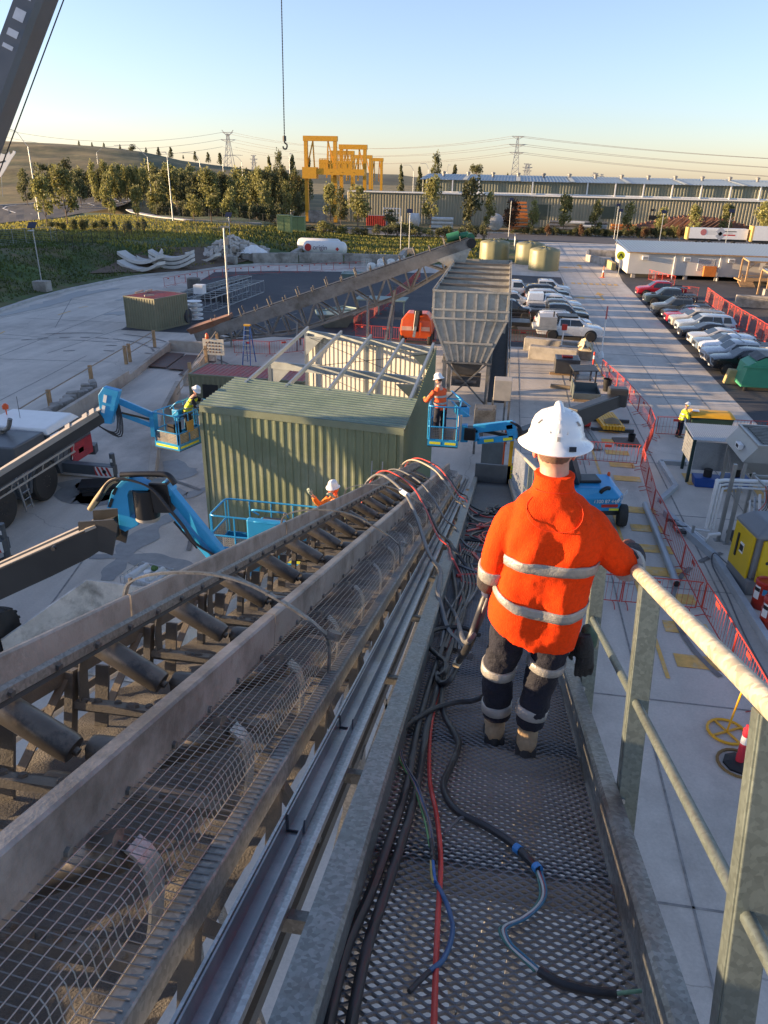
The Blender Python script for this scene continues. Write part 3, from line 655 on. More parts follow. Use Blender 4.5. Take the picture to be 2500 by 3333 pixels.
cable('power_cable',onDeck([(1075,1470),(1050,1500),(1020,1514),(985,1517),(940,1530),(895,1555),(868,1578)],[.3,.12,.06,.05,.05,.05,.05]),.016,CBK,'black cable curving across the mesh with its cores stripped out')
def wires(ctrl,cols,r,label,sp=.006,nm='wire',group=None):
    for i,(c,l) in enumerate(cols):
        o=Vector(((i-len(cols)/2)*sp,0,.003*(i%2)))
        cable(nm,[p+o*(1.0+.5*math.sin(j*1.7+i)) for j,p in enumerate(ctrl)],r,M('wire_'+l,c,.45,var=.1),l+label,'wire',group)
WC=[((.12,.30,.10),'green'),((.16,.12,.10),'brown'),((.03,.09,.28),'blue'),((.10,.10,.11),'grey')]
wires(onDeck([(870,1577),(864,1610),(872,1650),(895,1690),(912,1730),(928,1780),(933,1830)],.04),WC,.0045,' core hanging from the stripped black cable end')
cable('wire_joint',onDeck([(931,1815),(934,1835),(936,1862)],.04),.011,CBK,'black taped joint on the stripped cores','joint')
wires(onDeck([(935,1860),(938,1890),(940,1905)],.04),[((.40,.33,.10),'yellow'),((.02,.12,.34),'light blue')],.006,' core between the two black taped joints')
cable('wire',onDeck([(940,1905),(952,1925),(968,1960),(978,2010),(960,2068),(928,2098)],.03),.0085,M('wire_blue_tail',(.035,.10,.21),.45),'long blue core curling over the red hose','wire')
cable('wire_end',onDeck([(928,2098),(905,2120),(884,2142)],.03),.0085,CBK,'black sleeved tip at the end of the long blue core','wire')
bk=cable('power_cable',onDeck([(968,1440),(955,1500),(958,1540),(985,1590),(990,1615),(972,1660),(958,1700),(985,1750),(1050,1785),(1110,1825),(1165,1880)],.03),.017,CBK,'black cable with two bands of blue tape ending in bare cores')
tape=M('blue_tape',(.03,.20,.48),.4)
for a,b in (((1113,1830),(1124,1838)),((1157,1871),(1164,1880))):
    MB().cyl(DD(*a,.03),DD(*b,.03),.0185,12).build('tape_band',tape,bk)
wires(onDeck([(1165,1880),(1178,1925),(1165,1955),(1130,1985),(1100,2000),(1090,2012),(1100,2040),(1130,2068),(1168,2100)],.025),[((.05,.16,.14),'dark green'),((.45,.45,.42),'white'),((.34,.05,.08),'crimson'),((.03,.14,.22),'teal')],.0045,' core in the tied bundle past the blue tape')
cable('power_cable',onDeck([(1165,2097),(1200,2118),(1240,2132),(1290,2143),(1330,2146)],.03),.015,CBK,'black taped tail at the end of the tied core bundle')
cable('wire',onDeck([(1330,2146),(1355,2143),(1385,2140)],.035),.006,M('wire_pale_green',(.16,.30,.20),.45),'pale green core end touching the right toe board','wire')
# coil left of the worker and the leads he holds
cable('power_cable',[DD(1035,1372,.05),DD(1000,1356,.05),DD(950,1358,.05),DD(925,1372,.05),DD(922,1392,.05),DD(945,1415,.06),DD(963,1430,.08),DD(962,1450,.08),DD(948,1462,.06)],.019,CBK,'black cable looping on the mesh left of the worker')
ld=cable('power_cable',[Vector((.045,3.22,10.15)),Vector((.02,3.18,10.05)),Vector((-.03,3.10,9.88)),DD(990,1430,.17),DD(970,1470,.08),DD(950,1475,.05),DD(945,1455,.05)],.021,CBK,'thick black lead hanging from the hand of the worker')
MB().cyl(DD(993,1424,.19),DD(984,1438,.16),.0235,12).build('tape_band',M('tan_tape',(.42,.36,.26),.7),ld)
cable('power_cable',[Vector((.05,3.2,10.12)),Vector((.01,3.14,9.98)),Vector((-.05,3.16,9.86)),DD(985,1330,.1),DD(965,1300,.04),DD(955,1280,.04)],.014,CGR,'grey lead with white tape rising to the hand of the worker')
cable('power_cable',[DD(960,1800,.03),DD(990,1770,.03),DD(1005,1765,.03)],.007,CGR,'short grey lead crossing the red hose')
# hoses slung over the conveyor
def over(name,s0,pts,r,mat,label,tail):
    cable(name,[P(*p) for p in pts]+tail,r,mat,label,'hose' if mat is CRD else 'cable')
def arc(sl,sr,h=0):
    d=sl-sr; return [(-2.32,sl+.1,-.3),(-2.12,sl+.05,.35),(-1.95,sl,.60+h),(-1.65,sl-.12*d,.69+h),(-1.15,sl-.38*d,.58+h),(-.86,sl-.58*d,.42+h*.5),(-.58,sl-.82*d,.22),(-.40,sl-.95*d,.18)]
over('power_cable',0,arc(11.8,6.4,.03),.024,CGR,'grey hose bundle slung over the conveyor with white taped joint',[P(-.36,6.0,.2),P(-.33,5.6,.15),P(-.22,5.1,.04),P(-.12,4.8,.03),P(-.02,4.5,.03)])
tag(MB().tube([P(-1.22,9.9,.625),P(-1.08,9.55,.60)],.036,8).build('tape_wrap',WHITE),'white tape wrap on the grey hose bundle over the conveyor','tape')
over('hose',0,arc(12.3,7.9,.06),.012,CRD,'red hose looping over the conveyor beside a thick black cable',[P(-.34,7.5,.2),P(-.2,7.2,.03),P(-.15,6.9,.03),P(.15,6.8,.03),P(.35,6.75,.03)])
over('power_cable',0,arc(12.5,8.2,.03),.021,CBK,'thick black cable looping over the conveyor beside the red hose',[P(-.33,7.9,.2),P(-.1,7.5,.03),P(.1,7.3,.03),P(.2,7.7,.03),P(.05,8.2,.03)])
over('power_cable',0,arc(13.4,9.6,.02),.016,CGR,'pale grey cable over the conveyor, next beyond the red hose',[P(-.3,9.3,.1),P(-.1,8.9,.03),P(.3,9,.03)])
over('power_cable',0,arc(16.6,12.6,.05),.024,M('dusty_cable',(.28,.24,.19),.7,var=.2),'dusty tan cable bundle arching over the conveyor',[P(-.3,12.2,.1),P(-.1,11.8,.03),P(.3,11.6,.03)])
over('hose',0,arc(17.6,13.6,.05),.014,CRD,'red hose farthest down the conveyor',[P(-.3,13.1,.1),P(-.05,12.6,.03),P(.3,12.5,.03)])
over('power_cable',0,arc(18.0,14.2,.02),.017,CBK,'black cable farthest down the conveyor',[P(-.3,13.6,.1),P(.0,13.2,.03),P(.4,12.9,.03)])
rr=random.Random(11)
for i in range(14):
    s=7.2+i*.42; y0=s; pts=[P(-.27+.05*rr.random(),s,.03)]
    for j in range(6): y0+=rr.uniform(-.5,.7); pts.append(P(min(.5,max(-.25,-.15+.11*j+rr.uniform(-.18,.18))),y0,.03+.02*(j%2)))
    cable('power_cable' ,pts,rr.choice((.012,.016,.02)),rr.choice((CBK,CBK,CGR,CGR,CRD)) if i%5 else CRD,'tangled cable lying on the far part of the walkway deck','cable','tangled cables on the far walkway',5,5)
for i in range(5):
    x=-.24+.035*i; cable('power_cable',[P(x,4.6,.03),P(x+.05*math.sin(i),5.6,.03),P(x+.08,6.8,.03),P(x-.03,8.2,.03),P(x+.05,9.5,.03)],.014+.002*(i%2),CBK if i%2 else CGR,'cable of the run lying along the left edge of the deck','cable','cable run along the deck')
wk_label=0
# ================================================================ BUILDINGS AND PLANT ON SITE
q4=lambda x,y:(x*.5425,1000+y*.5425)
p5=lambda x,y:(600+x*.663,950+y*.663)
rr6=lambda x,y:(1600+x*.5425,1100+y*.5425)
def corr(mb,A,B,zb,zA,zB,nrm,pitch=.29,dep=.03,rib=.07,ramp=.02):
    A,B=Vector((*A,0)),Vector((*B,0)); L=(B-A).length; d=(B-A)/L; nrm=Vector(nrm); xs=[]
    t=0
    while t<L-pitch*.5:
        xs+=[(t,0),(t+pitch-rib-2*ramp,0),(t+pitch-rib-ramp,dep),(t+pitch-ramp,dep)]; t+=pitch
    xs.append((L,0))
    P_=[(A+d*min(t,L)+nrm*h,min(t,L)/L) for t,h in xs]
    vs=[(p.x,p.y,zb if not callable(zb) else zb(f)) for p,f in P_]+[(p.x,p.y,zA+(zB-zA)*f) for p,f in P_]; n=len(P_)
    mb.add(vs,[[i,i+1,i+1+n,i+n] for i in range(n-1)]); return mb
def corrroof(mb,A,B,C_,D_,pitch=.25,dep=.03,rib=.07):
    # ribs run A->B, repeated from A towards D
    A,B,C_,D_=map(Vector,(A,B,C_,D_)); L=(D_-A).length; n=max(2,int(L/pitch)); nrm=(B-A).cross(D_-A).normalized()
    if nrm.z<0:nrm=-nrm
    rows=[]
    for i in range(n):
        for f,h in ((0,0),((pitch-rib-.03)/pitch,0),((pitch-rib)/pitch,dep),((pitch-.03)/pitch,dep)):
            t=(i+f)/n; rows.append((A.lerp(D_,t)+nrm*h,B.lerp(C_,t)+nrm*h))
    rows.append((D_,C_)); vs=[p for r in rows for p in r]
    mb.add(vs,[[2*i,2*i+1,2*i+3,2*i+2] for i in range(len(rows)-1)]); return mb
# ---- green shed
sh=T('workshop_shed','dark green ribbed steel shed, its back half an open roof frame','shed',(-5.5,24.3,0))
FL,FR,BR,BL=(-8.84,20.66),(-2.5,19.75),(-2.4,28.25),(-7.97,30.3)  # shed, with lift baskets A and C, scaled about the camera into plain numbers
corr(MB(),FL,FR,.02,5.38,5.38,(-.14,-.99,0),.25,.028,.06,.02).build('front_wall',GREENS,sh)
corr(MB(),FR,BR,.02,5.38,6.1,(1,0,0),.25,.028,.06,.02).build('side_wall',GREENS,sh)
corr(MB(),(-7.93,30.28),(-2.45,28.2),.02,6.06,6.06,(-.36,-.93,0),.21,.028,.06,.02).build('back_wall',CREAM,sh)
TRM=M('green_trim',(.19,.215,.14),.45,var=.08)
mb=MB(); mb.hexa([(-8.87,20.58,5.35),(-2.46,19.66,5.35),(-2.46,19.76,5.35),(-8.87,20.70,5.35),(-8.87,20.58,5.55),(-2.46,19.66,5.55),(-2.46,19.76,5.57),(-8.87,20.70,5.57)]); mb.build('fascia',TRM,sh)
MB().bb(-2.56,19.66,0,-2.46,19.72,5.35).build('corner_flashing',TRM,sh); MB().bb(-8.90,20.6,0,-8.80,20.66,5.35).build('corner_flashing',TRM,sh)
corrroof(MB(),(-8.9,20.62,5.565),(-2.42,19.68,5.565),(-2.36,22.0,5.76),(-8.67,23.3,5.76),.205,.03,.06).build('roof_sheet',M('roof_green',(.17,.225,.165),.4,.2,var=.12,scale=2,col2=(.22,.27,.21)),sh)
STL=M('grey_purlin',(.34,.37,.37),.45,.45,var=.12)
pts0=[(-8.15,23.3),(-6.72,23.1),(-5.3,22.9),(-3.95,22.6),(-2.6,22.4)]; pts1=[(-7.93,30.25),(-6.4,29.7),(-5.1,29.25),(-3.73,28.8),(-2.5,28.25)]
for a,b in zip(pts0,pts1): MB().bar((a[0],a[1]-.5,5.69),(b[0],b[1],6.18),.08,.14).build('purlin',STL,sh)
MB().bar((-7.97,30.2,5.98),(-2.48,28.1,5.98),.1,.24).build('rafter',STL,sh)
MB().bar((-8.3,26.0,5.60),(-2.48,24.4,5.72),.1,.26).build('rafter',STL,sh)
MB().bar((-8.58,23.2,5.5),(-2.5,22.1,5.5),.1,.22).build('rafter',STL,sh)
for a,b in (((-7.97,30.05,0),(-7.97,30.05,6.0)),((-2.55,28.05,0),(-2.55,28.05,6.0)),((-8.3,26,0),(-8.3,26,5.6)),((-2.55,24.4,0),(-2.55,24.4,5.7)),((-5.2,29,0),(-5.2,29,5.9))): MB().bar(a,b,.14,.14).build('column',STL,sh)
for x,y,z,s_ in ((-7.97,29.95,5.9,1),(-8.25,25.95,5.5,1),(-2.55,28.0,5.9,-1),(-2.55,24.4,5.6,-1)):
    MB().prism([(x,y,z),(x+.8*s_,y-.17,z),(x,y,z-.8)],(0,.07,0)).build('haunch',STL,sh)
mb=MB(); mb.bar((-7.89,30.0,4.72),(-2.48,27.98,4.72),.05,.1); mb.build('girt',STL,sh); MB().bar((-7.89,30.0,3.3),(-2.48,27.98,3.3),.05,.1).build('girt',STL,sh)
for a,b in (((-7.8,29.9,5.85),(-2.6,24.6,5.6)),((-8.1,26,5.4),(-2.6,28,5.85)),((-7.6,29.7,4.55),(-2.8,24.7,4.4))): MB().tube([a,b],.011,4).build('tie_rod',BLACK,sh)
ldr=T('extension_ladder','short aluminium ladder top leaning on the right front of the green shed','ladder',(-3.3,19.4,0))
for x in (-3.36,-3.05): MB().bar((x,18.9,0),(x,19.72,4.5),.03,.06).build('rail',GALV,ldr)
for i in range(15): MB().cyl((-3.36,18.94+.051*i,.3+.28*i),(-3.05,18.94+.051*i,.3+.28*i),.014,6).build('rung',GALV,ldr)
# ---- containers
def container(name,label,A,ang,L,W,H,body,roof,doors=True):
    t=T(name,label,'container',(A[0],A[1],0),ang); Mx=mw(t); inv=Mx
    def w(p): return Mx@Vector(p)
    mb=MB(Mx)
    corr(mb,(0,0),(L,0),.12,H-.08,H-.08,(0,-1,0),.28,.035,.09,.04); corr(mb,(0,W),(L,W),.12,H-.08,H-.08,(0,1,0),.28,.035,.09,.04); corr(mb,(0,0),(0,W),.12,H-.08,H-.08,(-1,0,0),.28,.035,.09,.04); corr(mb,(L,0),(L,W),.12,H-.08,H-.08,(1,0,0),.28,.035,.09,.04)
    mb.build('wall',body,t)
    mb=MB(Mx)
    for x in (-.04,L-.08):
        for y in (-.04,W-.08): mb.bb(x,y,0,x+.12,y+.12,H)
    for y in (-.045,W-.075): mb.bb(.08,y,.02,L-.08,y+.12,.16); mb.bb(.08,y,H-.1,L-.08,y+.12,H-.005)
    for x in (-.045,L-.075): mb.bb(x,.08,.02,x+.12,W-.08,.16); mb.bb(x,.08,H-.12,x+.12,W-.08,H-.003)
    mb.build('corner_frame',body,t)
    mb=MB(Mx); corrroof(mb,(0.02,W-.02,H-.03),(.02,.02,H-.03),(L-.02,.02,H-.03),(L-.02,W-.02,H-.03),.25,.03,.1); mb.build('roof',roof,t)
    return t
OLIVE=M('olive_container',(.17,.165,.10),.5,var=.1,scale=1.5)
g0=G(415,1066); g1=G(512,1079)
ang=math.atan2(g1.y-g0.y,g1.x-g0.x)
ct=container('shipping_container','olive green shipping container with a faded red roof','' or (g0.x,g0.y),ang,(g1-g0).length,3.9,2.6,OLIVE,REDC)
for i,(x,y,r) in enumerate(((.5,1.0,.3),(1.0,1.9,.3),(1.6,1.2,-.5))):
    mb=MB(mw(ct)@Matrix.Rotation(r,4,'Z')); mb.bb(x,y,2.66,x+.14,y+1.4-.3*i,2.78)
    tag(mb.build('timber_block',M('grey_timber',(.32,.28,.23),.8,var=.2)),('longest','middle','shortest')[i]+' timber block lying on the red roof of the olive container','block','timber blocks on the container roof')
ct2=container('shipping_container','green container with worn red roof just behind the green shed',(-15.6,35.3),-.03,6.1,2.44,2.6,OLIVE,REDC)
mb=MB(); mb.bb(-14.9,35.22,.2,-13.9,35.27,2.1); mb.build('doorway',BLACK,ct2)
# ---- hopper bin
hp=T('hopper_bin','tall galvanised storage hopper, open topped and divided into six bays','hopper',(-1.7,48,0))
X0,X1,Y0,Y1,ZB,ZT=-3.62,.28,40.,57.,5.2,6.6
HG=M('hopper_steel',(.42,.40,.35),.6,.2,var=.06,scale=1.3,kind='galv',bscale=6,col2=(.30,.275,.22),amt=.3)
mb=MB()
for x0,x1,y0,y1 in ((X0,X1,Y0,Y0+.03),(X0,X1,Y1-.03,Y1),(X0,X0+.03,Y0+.03,Y1-.03),(X1-.03,X1,Y0+.03,Y1-.03)): mb.bb(x0,y0,ZB,x1,y1,ZT)
mb.build('upper_wall',HG,hp)
b0,b1=(-2.75,-.66); zb=2.87
mb=MB(); y0b,y1b=Y0+.25,Y1-.4
mb.hexa([(b0,y0b,zb),(b1,y0b,zb),(b1,y1b,zb),(b0,y1b,zb),(X0,Y0,ZB),(X1,Y0,ZB),(X1,Y1,ZB),(X0,Y1,ZB)]); mb.build('lower_cone',HG,hp)
for i in range(1,6):
    y=Y0+(Y1-Y0)*i/6; d=MB(); d.bb(X0+.03,y-.02,ZB-1.2,X1-.03,y+.02,ZT-.12); dv=d.build('divider',HG,hp)
    MB().bb(X0,y-.05,ZT-.12,X1,y+.05,ZT+.01).build('top_beam',DUSTY,dv)
for i in range(8):
    f=i/7; x=X0+(X1-X0)*f; xb=b0+(b1-b0)*f
    mb=MB(); mb.bb(x-.05,Y0-.07,ZB,x+.05,Y0-.002,ZT); mb.bar((x,Y0-.035,ZB),(xb,y0b-.035,zb),.1,.07,up=(0,1,0)); mb.build('stiffener',HG,hp)
for i in range(19):
    y=Y0+(Y1-Y0)*i/18
    for sx,x,xb in ((1,X1,b1),(-1,X0,b0)):
        mb=MB(); mb.bb(min(x+.002*sx,x+.07*sx),y-.04,ZB,max(x+.002*sx,x+.07*sx),y+.04,ZT); mb.bar((x+.03*sx,y,ZB),(xb+.03*sx,y0b+(y1b-y0b)*i/18,zb),.07,.07,up=(0,1,0)); mb.build('stiffener',HG,hp)
        if sx<0 or 1:
            MB().bb(min(x-.03*sx,x-.10*sx),y-.03,ZB-.3,max(x-.03*sx,x-.10*sx),y+.03,ZT-.05).build('inner_rib',HG,hp)
mb=MB()
for z in (ZT,ZB+.45,ZB): mb.bb(X0-.09,Y0-.1,z-.06,X1+.09,Y0-.075,z+.04); mb.bb(X1+.075,Y0-.1,z-.06,X1+.1,Y1,z+.04); mb.bb(X0-.1,Y0-.1,z-.06,X0-.075,Y1,z+.04)
mb.bar((X0+.62,Y0+.02,3.9),(X1-.64,Y0+.02,3.9),.08,.1)
mb.build('rim_angle',HG,hp)
for x in (b0-.15,b1+.15):
    for y in (40.4,44.5,48.7,52.8,56.4): MB().bb(x-.1,y-.1,0,x+.1,y+.1,3.2).build('leg',GALVD,hp)
mb=MB(); mb.bar((b0-.1,40.4,.5),(b1+.1,40.4,2.8),.08); mb.bar((b1+.1,40.38,.5),(b0-.1,40.38,2.8),.08); mb.bb(b0-.3,40.2,2.75,b1+.3,56.6,2.9); mb.build('brace',GALVD,hp)
mb=MB(); mb.hexa([(-2.2,40.8,2.0),(-1.2,40.8,2.0),(-1.2,42.2,2.0),(-2.2,42.2,2.0),(-2.6,40.5,2.75),(-.8,40.5,2.75),(-.8,43,2.75),(-2.6,43,2.75)]); mb.bb(-2.5,40.6,1.4,-.9,41.6,1.95); mb.cyl((-2.3,40.5,1.7),(-1.1,40.5,1.7),.12,10); mb.build('feeder_gate',DUSTY,hp)
fb=T('belt_feeder','dark side conveyor running along the right of the galvanised hopper','conveyor',(.05,46,0))
mb=MB(); mb.bar((.05,36.5,1.75),(.05,56,3.0),.85,.04); mb.build('belt',RUBBER,fb)
mb=MB()
for x in (-.42,.52): mb.bar((x,36.4,1.75),(x,56,3.0),.07,.3)
mb.build('frame',GALVD,fb)
mb=MB()
for i in range(9): y=37.5+2.4*i; z=1.75+(y-36.5)*.064; mb.cyl((-.4,y,z-.15),(.5,y,z-.15),.06,8)
mb.build('roller_set',BLACK,fb)
mb=MB(); mb.tube([(.6,36.6,2.9),(.6,56,4.1)],.03,5); mb.tube([(.6,36.6,2.4),(.6,56,3.6)],.02,5); [mb.cyl((.6,36.6+2.4*i,1.8+.155*i),(.6,36.6+2.4*i,2.9+.155*i),.025,5) for i in range(9)]; mb.build('guard_rail',GALVD,fb)
for y in (37.2,44,51,55.5): MB().bb(.46,y-.05,0,.56,y+.05,1.65+(y-36.5)*.062).build('leg',GALVD,fb)
tb=T('transfer_tower','beige and grey transfer chute boxes standing below the hopper','chute',(-.2,37,0))
MB().bb(-.1,35.2,2.2,.75,36.0,3.2).build('chute_box',M('beige_box',(.45,.40,.33),.6),tb,bev=.02); MB().bb(-.9,33.4,.9,.1,34.4,2.2).build('chute_box',GALVD,tb,bev=.02)
MB().bb(-.4,31,0,.6,32.2,1.5).build('tail_guard',M('grey_steel',(.16,.17,.17)),tb,bev=.02)
[MB().bb(x-.05,y-.05,0,x+.05,y+.05,2.3).build('support',GALVD,tb) for x,y in ((-.1,35.3),(.7,35.3),(-.8,33.5),(0,33.5))]
# ---- incline stacker conveyor
ic=T('incline_conveyor','long grey incline conveyor climbing from the yard to the hopper','conveyor',(-12,55,0))
A=Vector((-22.6,53.3,.75)); B=Vector((-2.75,56.2,7.75)); d=(B-A).normalized(); sd=Vector((-d.y,d.x,0)).normalized(); up=sd.cross(d)*-1
if up.z<0: up=-up
for s in (-.62,.62): MB().bar(A+sd*s-up*.05,B+sd*s-up*.05,.1,.85,up=up).build('side_plate',M('conveyor_grey',(.23,.22,.205),.55,.3,var=.2,scale=1.5,col2=(.13,.118,.10)),ic)
mb=MB(); mb.bar(A+up*.40,B+up*.40,.95,.03,up=up); mb.bar(A-up*.12,B-up*.12,.95,.02,up=up); mb.build('belt',RUBBER,ic)
n=19
for i in range(n):
    p=A.lerp(B,(i+.5)/n)
    for s in (-1,1): MB().tube([p+sd*.5*s+up*.3,p+sd*.64*s+up*.6,p+sd*.60*s+up*.95] if i%2 else [p+sd*.5*s+up*.3,p+sd*.66*s+up*.68],.055,5).build('idler_bracket',DUSTY,ic)
    if i%2: MB().cyl(p+sd*-.5+up*.24,p+sd*.5+up*.24,.06,8).build('idler',BLACK,ic)
lo=[A.lerp(B,f)-up*(.5+1.5*min(1,f*3,(1.06-f)*3)) for f in np.linspace(.06,.96,15)]; hi=[A.lerp(B,f)-up*.27 for f in np.linspace(.06,.96,15)]
for s in (-.6,.6):
    mb=MB()
    for i in range(14): mb.bar(lo[i]+sd*s,lo[i+1]+sd*s,.15); mb.bar((lo if i%2 else hi)[i]+sd*s,(hi if i%2 else lo)[i+1]+sd*s,.12); mb.bar(lo[i]+sd*s,hi[i]+sd*s,.11)
    mb.build('truss',M('conveyor_grey',(.30,.29,.27)),ic)
mb=MB(); [mb.bar(lo[i]+sd*-.6,lo[i]+sd*.6,.07) for i in range(15)]; mb.build('cross_tie',DUSTY,ic)
mb=MB(); mb.hexa([A+sd*-.75-d*.2+up*.3,A+sd*.75-d*.2+up*.3,A+sd*.6+d*3+up*.3,A+sd*-.6+d*3+up*.3,A+sd*-.95-d*.3+up*.75,A+sd*.95-d*.3+up*.75,A+sd*.75+d*3+up*.7,A+sd*-.75+d*3+up*.7]); mb.build('feed_boot',M('rusty_boot',(.22,.12,.075),.7,var=.3,kind='rust'),ic)
mb=MB(); mb.cyl(B+sd*-.75+d*.1,B+sd*.75+d*.1,.34,16); mb.build('head_pulley',RUBBER,ic)
mb=MB(); mb.tube([B+sd*.5+up*.75-d*1.4,B+sd*.45+up*.7-d*.5],[.3,.3],14); mb.tube([B+sd*.45+up*.65-d*.5,B+sd*.45+up*.5+d*.1],[.2,.24],10); mb.cyl(B+sd*.9+up*.3+d*.2,B+sd*.1+up*.3+d*.2,.3,14); mb.build('drive_motor',GREENP,ic,smooth=40)
mb=MB(); mb.prism([B-d*2.6-up*.28+sd*-.7,B-up*.28+sd*-.7,B-d*1.2-up*1.75+sd*-.7],sd*1.4); mb.build('head_chute',HG,ic)
for f,w_ in ((.36,1.1),(.62,1.3)):
    p=A.lerp(B,f)-up*1.3
    mb=MB(); mb.bar(p+sd*.6,Vector((p.x+sd.x*w_,p.y+sd.y*w_,0)),.14); mb.bar(p-sd*.6,Vector((p.x-sd.x*w_,p.y-sd.y*w_,0)),.14); mb.build('support_leg',GALVD,ic)
mb=MB(); p=A.lerp(B,.72)-up*1.3; mb.bar(p+sd*.35,(p.x+1.5,41.5,.1),.14,.2); mb.bar(p-sd*.35,(p.x+.9,41.5,.1),.14,.2); mb.build('prop_leg',GALVD,ic)
# ---- ramp with concrete walls
rp=T('concrete_ramp','concrete loading ramp between low side walls','ramp',(-19,38,0))
mb=MB(); mb.hexa([(-21.2,27,.0),(-14.3,27,.0),(-16.2,33,.0),(-21.2,33,.0),(-21.2,27,.06),(-14.3,27,.06),(-16.2,33,.12),(-21.2,33,.12)]); mb.hexa([(-21.2,33,.0),(-16.2,33,.0),(-19.6,49.3,0),(-22.9,49.3,0),(-21.2,33,.12),(-16.2,33,.12),(-19.6,49.3,.45),(-22.9,49.3,.45)]); mb.build('deck',CONC,rp)
W_=M('ramp_wall',(.42,.37,.31),.85,var=.2,scale=.8,bump=.3,bscale=25,col2=(.28,.24,.20))
mb=MB()
def wall(mb,a,b,za,zb,t=.2,z0=0): 
    d=Vector((b[0]-a[0],b[1]-a[1],0)).normalized(); n=Vector((-d.y,d.x,0))*t/2
    mb.hexa([(a[0]-n.x,a[1]-n.y,z0),(a[0]+n.x,a[1]+n.y,z0),(b[0]+n.x,b[1]+n.y,z0),(b[0]-n.x,b[1]-n.y,z0),(a[0]-n.x,a[1]-n.y,za),(a[0]+n.x,a[1]+n.y,za),(b[0]+n.x,b[1]+n.y,zb),(b[0]-n.x,b[1]-n.y,zb)])
for a in (((-21.3,29),(-22.2,41.3),.9,.95,.25),((-22.2,41.3),(-23.0,49.2),.7,1.05,.25),((-23.0,49.3),(-19.6,49.0),1.2,1.25,.3),((-14.0,27),(-16.4,33),.55,.9,.3),((-16.4,33),(-18.2,39.5),.9,1,.25),((-18.4,41),(-19.6,48.8),1.0,1.1,.25)): m_=MB(); wall(m_,*a); m_.build('side_wall',W_,rp,bev=.02)
STP=M('brown_steel_plate',(.10,.055,.04),.55,.3,var=.3,kind='rust')
for i,(x,y) in enumerate(((-22.5,44.5),(-21.0,44.2),(-19.7,43))):
    z=.12+.33*(y-33)/16.3+.1; mb=MB(); mb.hexa([(x,y,z),(x+1.35,y-.1,z),(x+1.1,y+3.6,z+.09),(x-.25,y+3.7,z+.09),(x,y,z+.03),(x+1.35,y-.1,z+.03),(x+1.1,y+3.6,z+.12),(x-.25,y+3.7,z+.12)])
    tag(mb.build('steel_plate',STP),('left','middle','right')[i]+' brown steel plate laid on the ramp head','plate','steel plates on the ramp')
hf=T('timber_handrail','long handrail with timber posts beside the concrete ramp','handrail',(-24.5,43,0))
FP=[(-23.68,35.32),(-24.37,40.88),(-24.98,46.5),(-25.05,47.2),(-25.47,51.99)]
for x,y in FP: MB().bb(x-.09,y-.09,0,x+.09,y+.09,1.25).build('post',TIMBER,hf)
mb=MB(); mb.tube([(-23.1,30.5,1.1),(-23.68,35.32,1.15),(-25.02,47,1.15)],.04,6); mb.tube([(-25.02,47,1.1),(-25.5,52,1.15)],.04,6); mb.tube([(-25.02,47,.6),(-25.5,52,.65)],.035,6); mb.build('rail',M('weathered_rail',(.30,.24,.17),.7,var=.2),hf)
hf2=T('timber_handrail','short handrail with timber posts on the right wall of the ramp','handrail',(-18.4,43,0))
for x,y in ((-17.6,40.0),(-18.4,44.5),(-19.2,48.6)): MB().bb(x-.08,y-.08,.9,x+.08,y+.08,2.0).build('post',TIMBER,hf2)
mb=MB(); mb.tube([(-16.9,36.5,1.5),(-19.4,49,2.0)],.035,6); mb.tube([(-16.9,36.5,1.1),(-19.4,49,1.5)],.03,6); mb.build('rail',M('weathered_rail',(.30,.24,.17)),hf2)
mb=MB(); r_=random.Random(2)
wl=T('rubble_wall','broken stacked stone kerb under the timber handrail','wall',(-23,36,0))
for i in range(26):
    f=i/25; x,y=-22.6-1.2*f,30.5+9.5*f; m_=MB(Matrix.Translation((x+r_.uniform(-.15,.15),y,.2+.15*r_.random()))@Matrix.Rotation(r_.random()*3,4,'Z')); m_.box((0,0,0),(.5+.3*r_.random(),.4,.35+.25*r_.random())); mb.v+= [tuple(Vector(v)) for v in m_.v]; b=len(mb.v)-8; mb.f+=[[j+b for j in f_] for f_ in m_.f]
mb.build('stones',CONC2,wl,bev=.05)
# control panel board
cp=T('control_panel','cream control board with rows of dots and an amber beacon','sign',(-18.6,46.3,0))
c0=atY(*q4(1250,245),46.3); c=atY(*q4(1282,245),46.3)
mb=MB(); mb.bb(c.x-.72,46.25,c.z-.45,c.x+.72,46.32,c.z+.6); mb.build('board',M('cream_board',(.62,.56,.44),.6),cp)
mb=MB()
for i in range(5):
    for j in range(4): mb.cyl((c.x-.45+.22*i,46.245,c.z-.25+.2*j),(c.x-.45+.22*i,46.235,c.z-.25+.2*j),.055,8)
mb.build('button_row',M('brown_dot',(.16,.07,.04),.6),cp)
mb=MB(); mb.bb(c.x-.5,46.33,0,c.x-.42,46.4,c.z+.5); mb.bb(c.x+.42,46.33,0,c.x+.5,46.4,c.z+.5); mb.build('post',GALVD,cp)
MB().lathe([(.12,0),(.12,.12),(.09,.3),(.03,.36)],10,(c.x-.4,46.3,c.z+.6)).build('beacon',ORANGE,cp)
